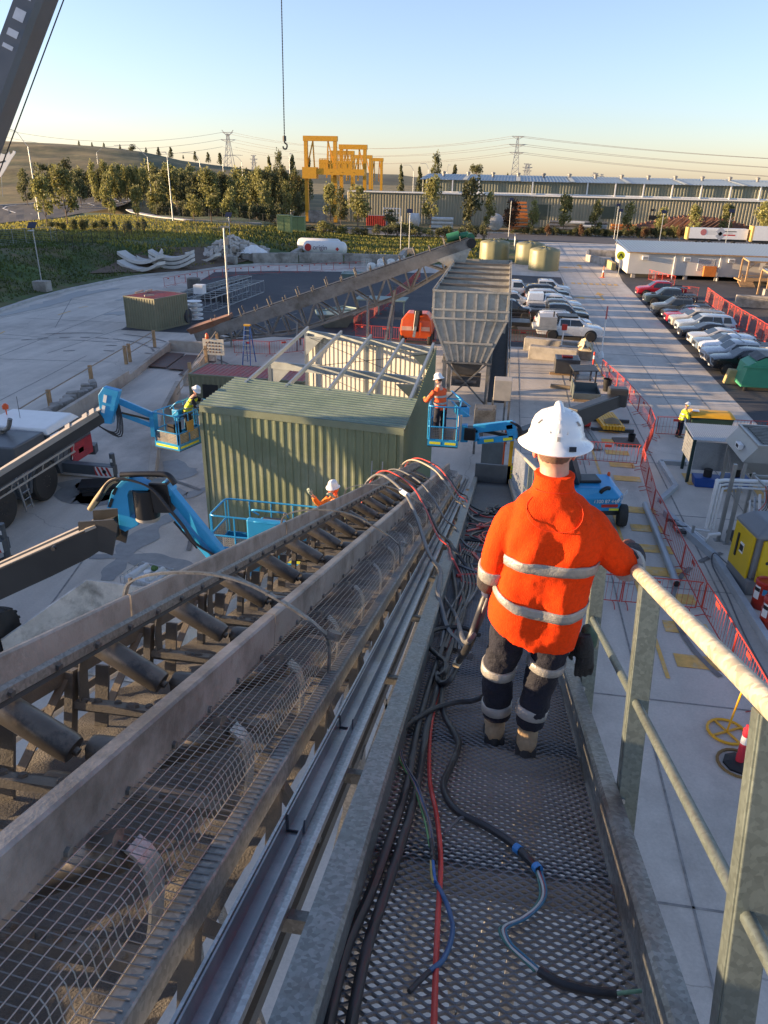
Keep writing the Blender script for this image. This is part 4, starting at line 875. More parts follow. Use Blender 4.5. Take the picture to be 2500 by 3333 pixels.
def stepladder(p,label,h=2.6,col=None):
    t=T('step_ladder',label,'ladder',p); col=col or M('ladder_blue',(.02,.09,.30),.4)
    Mx=mw(t)
    for s in (-1,1):
        MB(Mx).bar((.28*s,-.55,0),(.17*s,0,h),.05,.07).build('rail',col,t); MB(Mx).bar((.30*s,.6,0),(.17*s,.05,h),.05,.06).build('rail',col,t)
    for i in range(7): f=(i+1)/8; MB(Mx).bb(-.28+.1*f,-.55*(1-f)-.04,h*f,.28-.1*f,-.55*(1-f)+.04,h*f+.03).build('tread',GALV,t)
    MB(Mx).bb(-.22,-.1,h-.02,.22,.16,h+.08).build('top_cap',YEL,t); return t
stepladder((-17.0,48.6,0),'blue fibreglass step ladder with yellow top beside the ramp head')
def pole(px,pt,pb,label,z0=0,r=.07,Y=None,cat='pole',name='light_pole',mat=None,base=False):
    b=G(*pb,z0) if Y is None else atY(*pb,Y); h=hgt(b,*pt)-z0
    t=T(name,label,cat,(b.x,b.y,z0)); MB().tube([(b.x,b.y,z0),(b.x,b.y,z0+h)],[r,r*.75],8).build('shaft',mat or GALV,t,smooth=60)
    return t,Vector((b.x,b.y,z0+h))
t,tp=pole(0,(712,738),(754,1128),'tall plain grey pole standing behind the control board',r=.085)
mb=MB(); mb.bb(tp.x-.25,tp.y-.1,tp.z-.05,tp.x+.4,tp.y+.1,tp.z+.05); mb.bb(tp.x+.05,tp.y-.12,tp.z-1.2,tp.x+.3,tp.y+.1,tp.z-.7); mb.build('camera_box',M('grey_steel',(.16,.17,.17)),t)
# ---- stored goods on the asphalt
def near(*p): return G(*c1(*p))
b=near(1175,1275); t=T('belt_roll','roll of dark conveyor belting standing by the olive container','roll',b)
mb=MB(); mb.lathe([(.2,-.45),(.62,-.45),(.66,-.4),(.66,.4),(.62,.45),(.2,.45)],26,(b.x,b.y,.66),'x'); mb.build('belting',M('belting',(.045,.045,.048),.75,var=.2),t); MB().lathe([(.03,-.47),(.16,-.47),(.16,.47),(.03,.47)],12,(b.x,b.y,.66),'x').build('core',BLACK,t)
b=near(1105,1285); mb=MB(Matrix.Translation(b)@Matrix.Rotation(.9,4,'Z')@Matrix.Rotation(-.25,4,'X')); mb.bb(-.75,0,0,.75,.05,1.7); tag(mb.build('white_sheet',WHITE),'white sheet leaning against the olive container','panel')
t=T('reel_stack','stack of white flanged cable reels beside the belting','reels',near(1240,1250))
b=near(1240,1250); mb=MB()
for i in range(4): mb.lathe([(.25,.4*i),(.75,.4*i+.02),(.75,.4*i+.07),(.3,.4*i+.13),(.3,.4*i+.3),(.72,.4*i+.34),(.72,.4*i+.38)],16,(b.x,b.y,.05))
mb.build('reel',WHITE,t)
b=near(1265,1200); MB().box((b.x,b.y+.6,2.0),(.9,.9,.8)).build('carton',WHITE,t)
def truss_frame(a,b,label,w=1.6,h=1.3,z=0.05):
    t=T('walkway_section',label,'walkway frame',(a[0],a[1],0)); a=Vector((*a,z)); b=Vector((*b,z)); d=(b-a).normalized(); n=Vector((-d.y,d.x,0))*w/2; L=(b-a).length
    mb=MB()
    for s in (-1,1):
        for zz in (0,h): mb.bar(a+n*s+Vector((0,0,zz)),b+n*s+Vector((0,0,zz)),.08)
    k_=int(L/1.2)
    for i in range(k_+1):
        p=a+d*L*i/k_
        for s in (-1,1): mb.bar(p+n*s,p+n*s+Vector((0,0,h)),.06)
        mb.bar(p-n,p+n,.05); mb.bar(p-n+Vector((0,0,h)),p+n+Vector((0,0,h)),.05)
    mb.build('frame',GALV,t); return t
f=lambda x,y:tuple(near(x,y)[:2])
truss_frame(f(1290,1200),f(1630,1075),'long galvanised walkway frame lying on the asphalt, front of the pile',1.8,1.2)
truss_frame(f(1200,1130),f(1560,1020),'galvanised walkway frame behind the front one',1.6,.8)
mb=MB()
for i in range(7): a=near(1170+14*i,1105-8*i); b=near(1480+20*i,1015-6*i); m_=MB(); m_.bar((a.x,a.y,.12+.1*(i%3)),(b.x,b.y,.12+.1*(i%3)),.15,.12); tag(m_.build('steel_beam',GALVD),'loose steel beam lying along the walkway frames','beam','loose steel beams on the asphalt')
b=near(1370,1130); t=tag(MB().box((b.x,b.y,.55),(2.6,1.5,1.1)).build('dark_crate',M('dark_crate',(.03,.03,.032),.7),bev=.04),'dark square crate sitting inside the walkway frame','crate')
b=near(1235,1060); t=tag(MB().lathe([(.7,0),(.75,.1),(.75,1.2),(.6,1.3),(.1,1.35)],14,(b.x,b.y,0)).build('dark_drum',DUSTY),'squat dusty drum behind the olive container','drum')
TEAL=M('grey_green_steel',(.20,.27,.24),.5,.1,var=.15)
def chute(px,py,s,rz,label):
    b=G(px,py); t=T('steel_chute',label,'chute',b,rz); Mx=mw(t); mb=MB(Mx)
    mb.hexa([(-1*s,-.8*s,0),(1*s,-.8*s,0),(1*s,.8*s,0),(-1*s,.8*s,0),(-1.6*s,-1.3*s,1.1*s),(1.6*s,-1.3*s,1.1*s),(1.6*s,1.3*s,1.1*s),(-1.6*s,1.3*s,1.1*s)]); mb.build('hopper_plate',TEAL,t)
    mb=MB(Mx); [mb.bar(a_,b_,.1) for a_,b_ in (((-1.6*s,-1.3*s,1.15*s),(1.6*s,-1.3*s,1.15*s)),((1.6*s,-1.3*s,1.15*s),(1.6*s,1.3*s,1.15*s)),((1.6*s,1.3*s,1.15*s),(-1.6*s,1.3*s,1.15*s)),((-1.6*s,1.3*s,1.15*s),(-1.6*s,-1.3*s,1.15*s)))]; mb.build('rim',TEAL,t)
chute(*c2(470,1290),1.0,.3,'grey green steel chute under the incline conveyor, nearest the shed')
chute(*c2(545,1260),.9,-.5,'grey green chute tipped on its side beside the red barriers')
chute(*c2(590,1010),.9,.1,'open topped grey green chute behind the incline conveyor')
t=T('steel_table','grey green steel platform frame on legs behind the incline conveyor','frame',G(*c2(720,1190)))
b=G(*c2(700,1220)); mb=MB(); mb.bb(b.x-1.6,b.y,1.3,b.x+3.2,b.y+2.5,1.42); mb.build('platform',TEAL,t)
for x in (-1.4,.6,3): MB().bb(b.x+x,b.y+.1,0,b.x+x+.12,b.y+.25,1.3).build('leg',TEAL,t)
# bulk bags on pallets
n_=0
for i in range(4):
    for j in range(3):
        if i==0 and j: continue
        b=G(*c2(700+62*i,950-28*j)); t=T('bulk_bag','white bulk bag standing in the group behind the incline conveyor','bag',(b.x,b.y,0),.2*i,'bulk bags behind the incline conveyor')
        Mx=mw(t); MB(Mx).bb(-.55,-.55,0,.55,.55,.14).build('pallet',TIMBER,t)
        rings=[]
        for z,w_ in ((.15,.46),(.3,.55),(.7,.58),(1.05,.54),(1.2,.40),(1.28,.15)): rings.append([(w_*math.copysign(abs(math.cos(a))**.6,math.cos(a)),w_*math.copysign(abs(math.sin(a))**.6,math.sin(a)),z+.03*math.sin(3*a+i+j)) for a in [6.2832*kk/16 for kk in range(16)]])
        MB(Mx).loft(rings).build('sack',M('woven_white',(.68,.66,.60),.8,var=.12,scale=3),t,smooth=60)
b=G(*c2(665,940)); t=T('wire_cage','tall wire cage pallet left of the bulk bags','cage',b); mb=MB()
for i in range(6):
    for y in (0,1.0): mb.bar((b.x-.6+.24*i,b.y+y,0),(b.x-.6+.24*i,b.y+y,1.5),.03); mb.bar((b.x-.6,b.y+y,.3*i),(b.x+.6,b.y+y,.3*i),.03)
mb.build('wire',M('cage_white',(.6,.58,.52),.6),t)
# ---- gas vessels inside block walls
for i,(x0,x1,yy,l) in enumerate(((270,545,830,'white gas vessel lying in front behind the block wall'),(232,510,812,'white gas vessel lying at the back behind the block wall'))):
    Y=119+5*i; a=atY(*c2(x0,yy),Y); b=atY(*c2(x1,yy-6),Y); z=1.55; r=1.05
    t=T('gas_vessel',l,'gas tank',((a.x+b.x)/2,Y,0)); L=b.x-a.x
    MB().lathe([(.02,0),(.5,.06),(.85,.25),(r,.6),(r,L-.6),(.85,L-.25),(.5,L-.06),(.02,L)],24,(a.x,Y,z),'x').build('shell',M('vessel_white',(.70,.68,.64),.35,var=.04),t,smooth=50)
    for xx in (.22,.78): MB().bb(a.x+L*xx-.2,Y-.8,0,a.x+L*xx+.2,Y+.8,.8).build('saddle',CONC2,t)
    if i==0:
        text('origin',1.0,(a.x+2.9,Y-r-.01,z+.15),(1,0,0),(0,0,1),M('purple_letter',(.12,.05,.10),.6),'lettering',t,.01)
        m_=MB(); m_.lathe([(.28,-.01),(.55,-.01),(.55,0.005),(.28,.005)],18,(a.x+1.0,Y-r-.02,z+.15),'y'); m_.build('emblem',RED,t)
        m_=MB(); m_.prism([(b.x-1.6,Y-r-.02,z),(b.x-1.3,Y-r-.02,z+.3),(b.x-1.0,Y-r-.02,z),(b.x-1.3,Y-r-.02,z-.3)],(0,.01,0)); m_.build('diamond_sign',RED,t)
bw=[((-36.5,108.6),(-30.6,111.6)),((-30.4,111.7),(-24.0,112.9)),((-23.8,113.0),(-15.8,113.6)),((-33.0,125),(-31.6,112.3)),((-16.2,124),(-15.6,114.2))]
pk=G(*c2(50,890)); 
for i,(a,b) in enumerate(bw):
    m_=MB(); wall(m_,a,b,1.45,1.45,.7); tag(m_.build('block_wall',CONC2,bev=.05),['long concrete block wall panel, left end before the gas vessels','concrete block wall panel directly before the gas vessel lettering','concrete block wall panel at the right end before the gas vessels','concrete side wall left of the gas vessels','concrete side wall right of the gas vessels'][i],'wall')
# ---- rubble heap and segments
r_=random.Random(5)
RUB=M('rubble_concrete',(.44,.40,.35),.85,var=.25,scale=2)
t=T('rubble_heap','heap of broken pale concrete rubble at the edge of the grass','rubble',GT(*c1(1480,850)))
base=[]
for i in range(260):
    u=r_.random(); x=1310+390*u; hgt_=(.9 if 1340<x<1640 else .4)*r_.random()
    p=GT(*c1(x,855+r_.uniform(-30,22)));p.z+=2.2*hgt_*(1-abs(u-.5)*1.2)
    s=r_.uniform(.25,.75); m_=MB(Matrix.Translation(p)@Matrix.Rotation(r_.random()*6,4,Vector((r_.random(),r_.random(),r_.random()+.1)))); j=lambda:s*r_.uniform(.5,1)
    m_.hexa([(-j(),-j(),-j()*.6),(j(),-j(),-j()*.6),(j(),j(),-j()*.6),(-j(),j(),-j()*.6),(-j(),-j(),j()*.6),(j(),-j(),j()*.6),(j(),j(),j()*.6),(-j(),j(),j()*.6)])
    base.append(m_)
big=MB()
for m_ in base: b=len(big.v); big.v+=[tuple(Vector(v)) for v in m_.v]; big.f+=[[k_+b for k_ in f_] for f_ in m_.f]
o=big.build('chunks',RUB,t); o['kind']='stuff'
def segment(px,py,z,rz,L=5.5,label='',tilt=0):
    p=GT(*c1(px,py)); p.z+=z; mb=MB(Matrix.Translation(p)@Matrix.Rotation(rz,4,'Z')@Matrix.Rotation(tilt,4,'Y')); n=14
    rings=[]
    for i in range(n+1):
        x=-L/2+L*i/n; zz=.9*(2*x/L)**2; s=1.8*x/L/L*4*.9/1.8
        nx=-math.sin(math.atan(3.6*x/L/L*2)); rings.append([(x,-1,zz),(x,1,zz),(x+nx*.35*.0,1,zz+.38),(x,-1,zz+.38)])
    mb.loft(rings); o=mb.build('tunnel_segment',M('segment_concrete',(.56,.53,.48),.7,var=.1,scale=1.5),smooth=40)
    tag(o,label,'concrete segment','curved concrete segments by the grass')
segment(905,950,0,-.12,5.8,'lower curved segment of the leftmost pile'); segment(905,928,.55,-.1,5.8,'upper curved segment of the leftmost pile with one end raised',.06)
segment(975,915,.4,.5,3.4,'short curved segment tipped up behind the leftmost pile',-.25)
for i in range(3): segment(1100,930,.52*i,.16,5.6,('bottom','middle','top')[i]+' curved segment of the stack of three')
segment(1295,890,0,-.1,4.6,'single curved segment lying right of the stack of three')
t=T('tarp_pile','white tarpaulin bundle on a block beside the rubble','tarpaulin',GT(*c1(1610,870)))
p=GT(*c1(1615,880)); m_=MB(); m_.box((p.x,p.y,p.z+.5),(3.4,1.6,1.1)); m_.build('block',CONC2,t,bev=.06)
m_=MB(); m_.grid(lambda u,v:(p.x-2+4*u,p.y-1+2*v,p.z+1.1+1.1*math.sin(3.14*u)*math.sin(3.14*v)+.25*noise.noise(Vector((u*6,v*5,1)))),16,10); m_.build('cloth',WHITE,t)
# ---- water tanks
def tank(px,py,r,h,label,Y=None):
    b=G(px,py); t=T('water_tank',label,'water tank',b)
    mb=MB(); n=48; prof=[(1,0),(1,h*.84),(.985,h*.88),(.93,h*.93),(.55,h*.985),(.2,h*1.0),(.0,h*1.0)]
    vs=[[(b.x+r*f_*(1+.012*math.cos(12*a))*math.cos(a),b.y+r*f_*(1+.012*math.cos(12*a))*math.sin(a),z+ (.08*math.cos(12*a)*(1-f_) if f_<.95 else 0)) for a in [6.2832*k_/n for k_ in range(n)]] for f_,z in prof]
    mb.loft(vs,cap=False); mb.build('shell',TANK,t,smooth=50); MB().lathe([(.35,h*1.0),(.38,h*1.03),(.3,h*1.05)],12,(b.x,b.y,0)).build('lid',TANK,t)
tank(1768,878,2.15,3.1,'round green water tank with ribs, nearer of the pair by the road')
tank(1722,858,2.2,3.2,'round green water tank, farther of the pair by the road')
tank(1607,850,2.3,3.2,'round green water tank standing alone behind the hopper')
# ================================================================ LIFTS, CRANE, PLANT
LBLUE=M('lift_blue',(.025,.29,.56),.36,var=.10,scale=2,coat=.25)
LYEL=M('reflective_yellow',(.75,.72,.05),.35,var=.05)
BOOM=M('boom_grey',(.036,.035,.034),.45,.1,var=.16,scale=1.5,coat=.15)
BOOMT=M('boom_cream',(.36,.32,.27),.45,.1,var=.12,scale=2)
PERF=M('perforated_galv',(.40,.38,.35),.45,.6,var=.12)
def perf(mb,o,u,v,nu,nv,gap=.45):
    # perforated sheet as a grid of flat bars
    o,u,v=Vector(o),Vector(u),Vector(v)
    for i in range(nu+1):
        a=o+u*(i/nu); du=u/nu*(1-gap)/2; mb.poly([a-du,a+du,a+du+v,a-du+v])
    for j in range(nv+1):
        a=o+v*(j/nv); dv=v/nv*(1-gap)/2; mb.poly([a-dv,a+u-dv,a+u+dv,a+dv])
def basket(parent,c,rz,W,Dp,H=1.12,perfx=True,cons=0):
    Mx=Matrix.Translation(c)@Matrix.Rotation(rz,4,'Z'); w,d=W/2,Dp/2
    f=MB(Mx); f.bb(-w,-d,-.03,w,d,.0); fl=f.build('floor',M('lift_floor',(.06,.065,.07),.6,var=.3),parent)
    k=MB(Mx)
    for x0,y0,x1,y1 in ((-w,-d,w,-d+.02),(-w,d-.02,w,d),(-w,-d+.02,-w+.02,d-.02),(w-.02,-d+.02,w,d-.02)): k.bb(x0,y0,-.02,x1,y1,.2)
    k.build('kick_plate',LBLUE,parent)
    for x0,x1 in ((-w+.06,-.06),(.06,w-.06)): MB(Mx).bb(x0,-d-.006,.05,x1,-d-.001,.12).build('reflective_stripe',LYEL,parent)
    for s in (-1,1): MB(Mx).bb(s*w+(.001 if s>0 else -.006),-d+.06,.05,s*w+(.006 if s>0 else -.001),d-.06,.12).build('reflective_stripe',LYEL,parent)
    for z,nm in ((H,'top_rail'),(.55,'mid_rail')):
        c_=.12; pts=[(-w+c_,-d,z),(w-c_,-d,z),(w-.03,-d+.03,z),(w,-d+c_,z),(w,d-c_,z),(w-.03,d-.03,z),(w-c_,d,z),(-w+c_,d,z),(-w+.03,d-.03,z),(-w,d-c_,z),(-w,-d+c_,z),(-w+.03,-d+.03,z),(-w+c_,-d,z)]
        MB(Mx).tube(pts,.022,8).build(nm,LBLUE,parent,smooth=60)
    n=max(2,round(W/.55))
    for i in range(n+1):
        x=-w+.05+(W-.1)*i/n
        for y in (-d,d): MB(Mx).cyl((x,y,.18),(x,y,H),.018,6).build('post',LBLUE,parent)
    for y in (-d+.05,d-.05):
        for x in (-w,w): MB(Mx).cyl((x,y,.18),(x,y,H),.018,6).build('post',LBLUE,parent)
    p=MB(Mx); perf(p,(-w+.05,-d+.01,.2),(W-.1,0,0),(0,0,.34),int(W/.05),7); p.build('mesh_panel',PERF,parent)
    for s in (-1,1): p=MB(Mx); perf(p,(s*(w-.01),-d+.05,.2),(0,Dp-.1,0),(0,0,.34),int(Dp/.05),7); p.build('mesh_panel',PERF,parent)
    return Mx
def console(parent,Mx,x,y,rz=0):
    m=Mx@Matrix.Translation((x,y,0))@Matrix.Rotation(rz,4,'Z')
    MB(m).bb(-.28,-.12,.72,.28,.18,1.0).build('console',LBLUE,parent,bev=.03)
    MB(m).bb(-.2,-.1,1.0,.2,.12,1.03).build('control_panel',BLACK,parent)
    for z in (1.02,1.3): MB(m).tube(curvepts([(-.34,.16,z-.25),(-.36,-.16,z),(0,-.2,z+.02),(.36,-.16,z),(.34,.16,z-.25)],5),.02,6).build('console_guard',LBLUE,parent,smooth=60)
    MB(m).bb(-.22,-.02,.0,-.12,.08,.75).build('support',LBLUE,parent)
def plate_arm(mb,pts,y0,y1): mb.prism([(p[0],y0,p[1]) for p in pts],(0,y1-y0,0))
def wheel(name,parent,c,r,wd,ax='x',rim=None,tread=0):
    t=MB(); t.lathe([(r*.62,-wd/2),(r*.92,-wd/2),(r,-wd*.36),(r,wd*.36),(r*.92,wd/2),(r*.62,wd/2)],28,c,ax)
    o=t.build(name,TYRE,parent,smooth=40)
    h=MB(); h.lathe([(.02,-wd*.42),(r*.2,-wd*.46),(r*.24,-wd*.3),(r*.55,-wd*.26),(r*.63,-wd*.48),(r*.63,wd*.48),(r*.55,wd*.26),(r*.24,wd*.3),(r*.2,wd*.46),(.02,wd*.42)],24,c,ax); h.build('rim',rim or DARK,o,smooth=40)
    if tread:
        tr=MB()
        for k in range(tread):
            a=6.2832*k/tread; ca,sa=math.cos(a),math.sin(a)
            for s in (-1,1):
                p=Vector(c)+Vector((s*wd*.25,ca*r,sa*r)); q_=Vector(c)+Vector((s*wd*.48,math.cos(a+.12)*r*.97,math.sin(a+.12)*r*.97)); tr.bar(p-Vector((s*wd*.22,0,0)),q_,.07*r*1.6,.06,up=(0,ca,sa))
        tr.build('tread',TYRE,o)
    return o
# ---- lift A (upper left, hi-vis worker)
la=T('boom_lift','blue boom lift holding the basket at the left corner of the green shed','boom lift',(-14,24,0))
bA=basket(la,(-9.82,21.7,4.0),1.25,1.95,1.0)
console(la,bA,.15,.30,0)
MB(bA).bb(-.55,-.52,.5,-.25,-.49,.85).build('document_pouch',M('tan_pouch',(.60,.34,.08),.7),la)
MB(bA).bb(-.45,.15,.0,-.1,.42,.62).build('tool_box',BLACK,la)
E0=atY(*q4(655,640),20.2); E1=atY(*q4(640,510),20.4); J0=atY(*q4(920,650),21.0); J1=atY(*q4(925,715),21.0)
MB().bar(E1+Vector((.1,0,-.15)),J0,.16,.2).build('jib_arm',LBLUE,la,bev=.02); MB().bar(E0+Vector((.15,0,.1)),J1,.14,.14).build('jib_arm',LBLUE,la,bev=.02)
mb=MB(); a=E0+Vector((-.2,-.12,-.25)); plate_arm(mb,[(a.x,a.z),(a.x+.35,a.z),(a.x+.62,a.z+.75),(a.x+.75,a.z+1.05),(a.x+.25,a.z+1.15),(a.x+.05,a.z+.9)],a.y-.1,a.y+.12); mb.build('jib_elbow',LBLUE,la,bev=.02)
for k_ in range(2): MB().bar(a+Vector((.13+.1*k_,-.105,.35+.33*k_)),a+Vector((.2+.1*k_,-.105,.58+.33*k_)),.02,.1).build('elbow_slot',WHITE,la)
MB().bar(J1+Vector((0,0,-.3)),J0+Vector((0,0,.1)),.14,.3).build('basket_mount',LBLUE,la)
for i in range(4): cable_=MB().tube(curvepts([E1+Vector((.15,-.15,.0)),E1+Vector((.35+.04*i,-.2,-.35)),E0+Vector((.3+.05*i,-.25,-.45-.05*i)),E0+Vector((-.2,-.25,-.35)),E0+Vector((-.5,-.1,-.1))],5),.022,5).build('hydraulic_hose',CBK if 'CBK' in globals() else BLACK,la)
MB().tube(curvepts([E1+Vector((.12,-.16,.05)),E1+Vector((.2,-.2,-.2)),E1+Vector((.32,-.2,-.6))],5),.035,6).build('hose_sleeve',M('tan_sleeve',(.35,.27,.16),.8,var=.3),la)
MB().bar(E0+Vector((.5,-.12,.1)),J0+Vector((-.1,-.1,-.1)),.06).build('jib_cylinder',BLACK,la)
B0=atY(*q4(610,645),20.1); B1=atY(*q4(0,1025),18.5); dB=(B1-B0); B2=B0+dB*2.6
MB().bar(B0,B2,.34,.40).build('boom',BOOM,la)
MB().bar(B0+Vector((0,0,.215)),B2+Vector((0,0,.215)),.36,.03).build('boom_top',BOOMT,la)
MB().bar(B0+Vector((.0,-.19,.12)),B2+Vector((.0,-.19,.12)),.03,.16).build('boom_side_rail',BOOMT,la)
for f in (.06,.13,.3): MB().bar(B0+dB*f+Vector((0,-.02,.25)),B0+dB*(f+.045)+Vector((0,-.02,.25)),.5,.05).build('boom_collar',BOOMT,la)
pA=atY(*q4(455,815),19.4); pB=pA+(B1-B0)*1.9
for s in (.0,.22): MB().bar(pA+Vector((0,-.1,-s)),pB+Vector((0,-.1,-s)),.04,.05).build('cable_track_rail',BOOMT,la)
for i in range(38): p=pA.lerp(pB,i/38); q_=pA.lerp(pB,(i+.35)/38); MB().bar(p+Vector((0,-.1,-.01)),q_+Vector((0,-.1,-.2)),.03,.02).build('cable_track_link',BLACK if i%3 else BOOMT,la)
# ---- lift B (large foreground boom, empty left end of basket)
lb=T('boom_lift','blue boom lift with the big charcoal boom crossing the lower left','boom lift',(-9,12,0))
YB=12.3
def L4(x,y,Y=YB): return atY(*q4(x,y),Y)
tip=L4(690,1330); lf=L4(-10,1650,YB-.6); dl=(lf-tip); far=tip+dl*2.2
rings=[]
for p,h in ((tip+dl*.02,.44),(tip+dl*.18,.60),(tip+dl*.5,.66),(far,.7)):
    y=.26; rings.append([p+Vector((0,-y,-h*.5)),p+Vector((0,y,-h*.5)),p+Vector((0,y,h*.45)),p+Vector((0,y*.6,h*.5)),p+Vector((0,-y*.6,h*.5)),p+Vector((0,-y,h*.45))])
MB().loft(rings).build('boom',BOOM,lb)
up_=Vector((0,0,1))
MB().bar(tip+dl*.12+Vector((0,-.16,.31)),far+Vector((0,-.16,.385)),.16,.02).build('boom_top_strip',BOOMT,lb)
MB().bar(tip+dl*.2+Vector((0,.17,.335)),far+Vector((0,.17,.385)),.10,.03).build('boom_top_strip',BOOMT,lb)
MB().bar(tip+dl*.10+Vector((0,-.15,.30)),tip+dl*.19+Vector((0,-.15,.31)),.24,.06).build('boom_collar',BOOMT,lb)
mb=MB(); p=tip+Vector((.02,-.29,0)); plate_arm(mb,[(p.x-.60,p.z+.24),(p.x+.16,p.z+.36),(p.x+.24,p.z+.28),(p.x+.02,p.z-.44),(p.x-.10,p.z-.40),(p.x-.65,p.z-.30)],p.y-.02,p.y+.02); mb.build('boom_cheek',BOOM,lb); mb=MB(); plate_arm(mb,[(p.x-.60,p.z+.24),(p.x+.16,p.z+.36),(p.x+.24,p.z+.28),(p.x+.02,p.z-.44),(p.x-.10,p.z-.40),(p.x-.65,p.z-.30)],p.y+.54,p.y+.58); mb.build('boom_cheek',BOOM,lb)
MB().cyl(L4(320,1448,YB-.75)+Vector((0,-.02,0)),L4(320,1448,YB-.75)+Vector((0,.06,0)),.045,14).build('pin_boss',BOOM,lb)
mb=MB(); P4=[(660,1190),(690,1090),(745,1030),(790,1010),(920,1070),(905,1085),(795,1085),(785,1110),(800,1240),(850,1260),(850,1290),(770,1330),(735,1310),(725,1190)]
pts=[L4(*p) for p in P4]; mb.prism([p+Vector((0,-.14,0)) for p in pts],(0,.28,0)); mb.build('jib_elbow',LBLUE,lb,bev=.012)
for a_,b_ in (((703,1105),(722,1065)),((680,1180),(697,1130))): MB().bar(L4(*a_)+Vector((0,-.155,0)),L4(*b_)+Vector((0,-.155,0)),.02,.055).build('elbow_slot',BLACK,lb)
mb=MB(); c0,c1_=L4(868,1085),L4(888,1250); mb.cyl(c0,c1_,.24,20); mb.build('rotator',BLACK,lb,smooth=40); MB().cyl(c1_+Vector((0,0,.02)),L4(889,1268),.235,20).build('rotator_ring',BOOMT,lb,smooth=40)
MB().bar(L4(925,1130),L4(1035,1130),.3,.62).build('jib_pivot',BLACK,lb,bev=.02)
JB=[((985,1060),(1340,1490),.15,.20),((1020,1205),(1290,1520),.14,.13)]
for a_,b_,w_,h_ in JB: MB().bar(L4(*a_),L4(*b_,12.15),w_,h_).build('jib_arm',LBLUE,lb,bev=.015)
mb=MB(); pts=[L4(*p) for p in [(950,1050),(1005,1035),(1050,1090),(1040,1120),(1000,1110)]]; mb.prism([p+Vector((0,-.12,0)) for p in pts],(0,.24,0)); mb.build('jib_head',LBLUE,lb,bev=.01)
MB().bar(L4(1050,1280),L4(1190,1440),.07,.07).build('jib_cylinder',BLACK,lb)
for i in range(4):
    o=Vector((0,-.2-.03*i,.02*i)); pts=[L4(580,1190),L4(640,1120),L4(690,1040),L4(760,1012),L4(860,1030),L4(950,1075),L4(1040,1180),L4(1130,1290),L4(1200,1390),L4(1330,1470)]
    MB().tube([p+o*(1 if 2<j else .6) for j,p in enumerate(curvepts(pts,4))],.022,6).build('hydraulic_hose',CBK,lb)
MB().tube([p+Vector((0,-.22,.03)) for p in curvepts([L4(575,1195),L4(625,1120),L4(690,1040),L4(735,1020)],5)],.055,8).build('hose_sleeve',M('tan_sleeve',(.35,.27,.16)),lb,smooth=60)
MB().tube([p+Vector((0,-.05,.05)) for p in curvepts([L4(735,1015),L4(850,1010),L4(960,1010),L4(1020,1020),L4(1060,1070)],5)],.06,8).build('hose_sleeve',BLACK,lb,smooth=60)
bB=basket(lb,(-4.60,14.3,4.16),-.03,2.7,.95,1.02)
console(lb,bB,.05,-.42,0); MB(bB).bb(-.45,-.62,.45,.7,-.46,1.08).build('console_cover',LBLUE,lb,bev=.04)
MB(bB).bar((-.1,-.5,1.05),(.75,-.5,1.05),.05,.05).build('timber_rail',TIMBER,lb)
MB().bar(L4(1340,1480,12.2),(-5.0,13.9,3.9),.2,.3).build('basket_mount',LBLUE,lb)
# ---- lift C (right)
lc=T('boom_lift','blue boom lift parked right of the conveyor, basket beside the shed roof','boom lift',(4.2,27,0))
bC=basket(lc,(-1.33,19.72,5.24),.0,.84,.85,1.12)
console(lc,bC,.40,.30,-1.2)
MB(bC).cyl((.42,-.2,.15),(.42,-.2,.85),.07,10).build('cream_canister',BOOMT,lc)
def C5(x,y,Y=19.75): return atY(1340+x*.229,1180+y*.229,Y)
mb=MB(); mb.bar(C5(690,1000),C5(800,1000),.2,.5); mb.build('basket_mount',LBLUE,lc,bev=.02)
mb=MB(); plate=[(900,960),(960,930),(1400,850),(1470,900),(1480,1030),(1440,1070),(950,1130),(900,1080)]
for a_,b_,h_ in (((880,940),(1440,880),.22),((930,1110),(1450,1060),.17)): MB().bar(C5(*a_),C5(*b_),.18,h_).build('jib_arm',LBLUE,lc,bev=.015)
MB().bar(C5(1400,860),C5(1450,1075),.18,.28).build('jib_elbow',LBLUE,lc,bev=.02); MB().bar(C5(905,940),C5(930,1110),.18,.16).build('jib_elbow',LBLUE,lc,bev=.02)
MB().bar(C5(1000,960),C5(1380,1040),.09,.09).build('jib_cylinder',BLACK,lc)
for a_,b_ in (((1030,1100),(1165,1088)),((1300,1078),(1430,1066))): MB().bar(C5(*a_)+Vector((0,-.10,0)),C5(*b_)+Vector((0,-.10,0)),.01,.08).build('reflective_stripe',LYEL,lc)
MB().bb(C5(800,1000).x-.1,19.6,C5(800,1000).z-.18,C5(860,1000).x+.1,19.9,C5(800,1000).z+.18).build('rotator',BLACK,lc,bev=.03)
for i in range(3): MB().tube(curvepts([C5(1400,850)+Vector((0,-.1,.05)),C5(1510,900)+Vector((.03*i,-.1,0)),C5(1520,1050)+Vector((.04*i,-.1,0)),C5(1500,1100)],5),.025,5).build('hydraulic_hose',CBK,lc)
e0=atY(1690,1415,19.9); e1=atY(2012,1300,24.0); 
MB().bar(e0,e0.lerp(e1,.55),.26,.30).build('boom',BOOM,lc); MB().bar(e0.lerp(e1,.5),e1,.36,.44).build('boom',BOOM,lc,bev=.03)
MB().bar(e1+Vector((-.35,-.05,.1)),e1+Vector((.25,-.05,.1)),.42,.6).build('boom_elbow',BOOM,lc,bev=.05)
MB().bar(e1+Vector((-1.3,-.25,-.35)),e1+Vector((-.1,-.2,-.25)),.09,.09).build('boom_cylinder',GALV,lc)
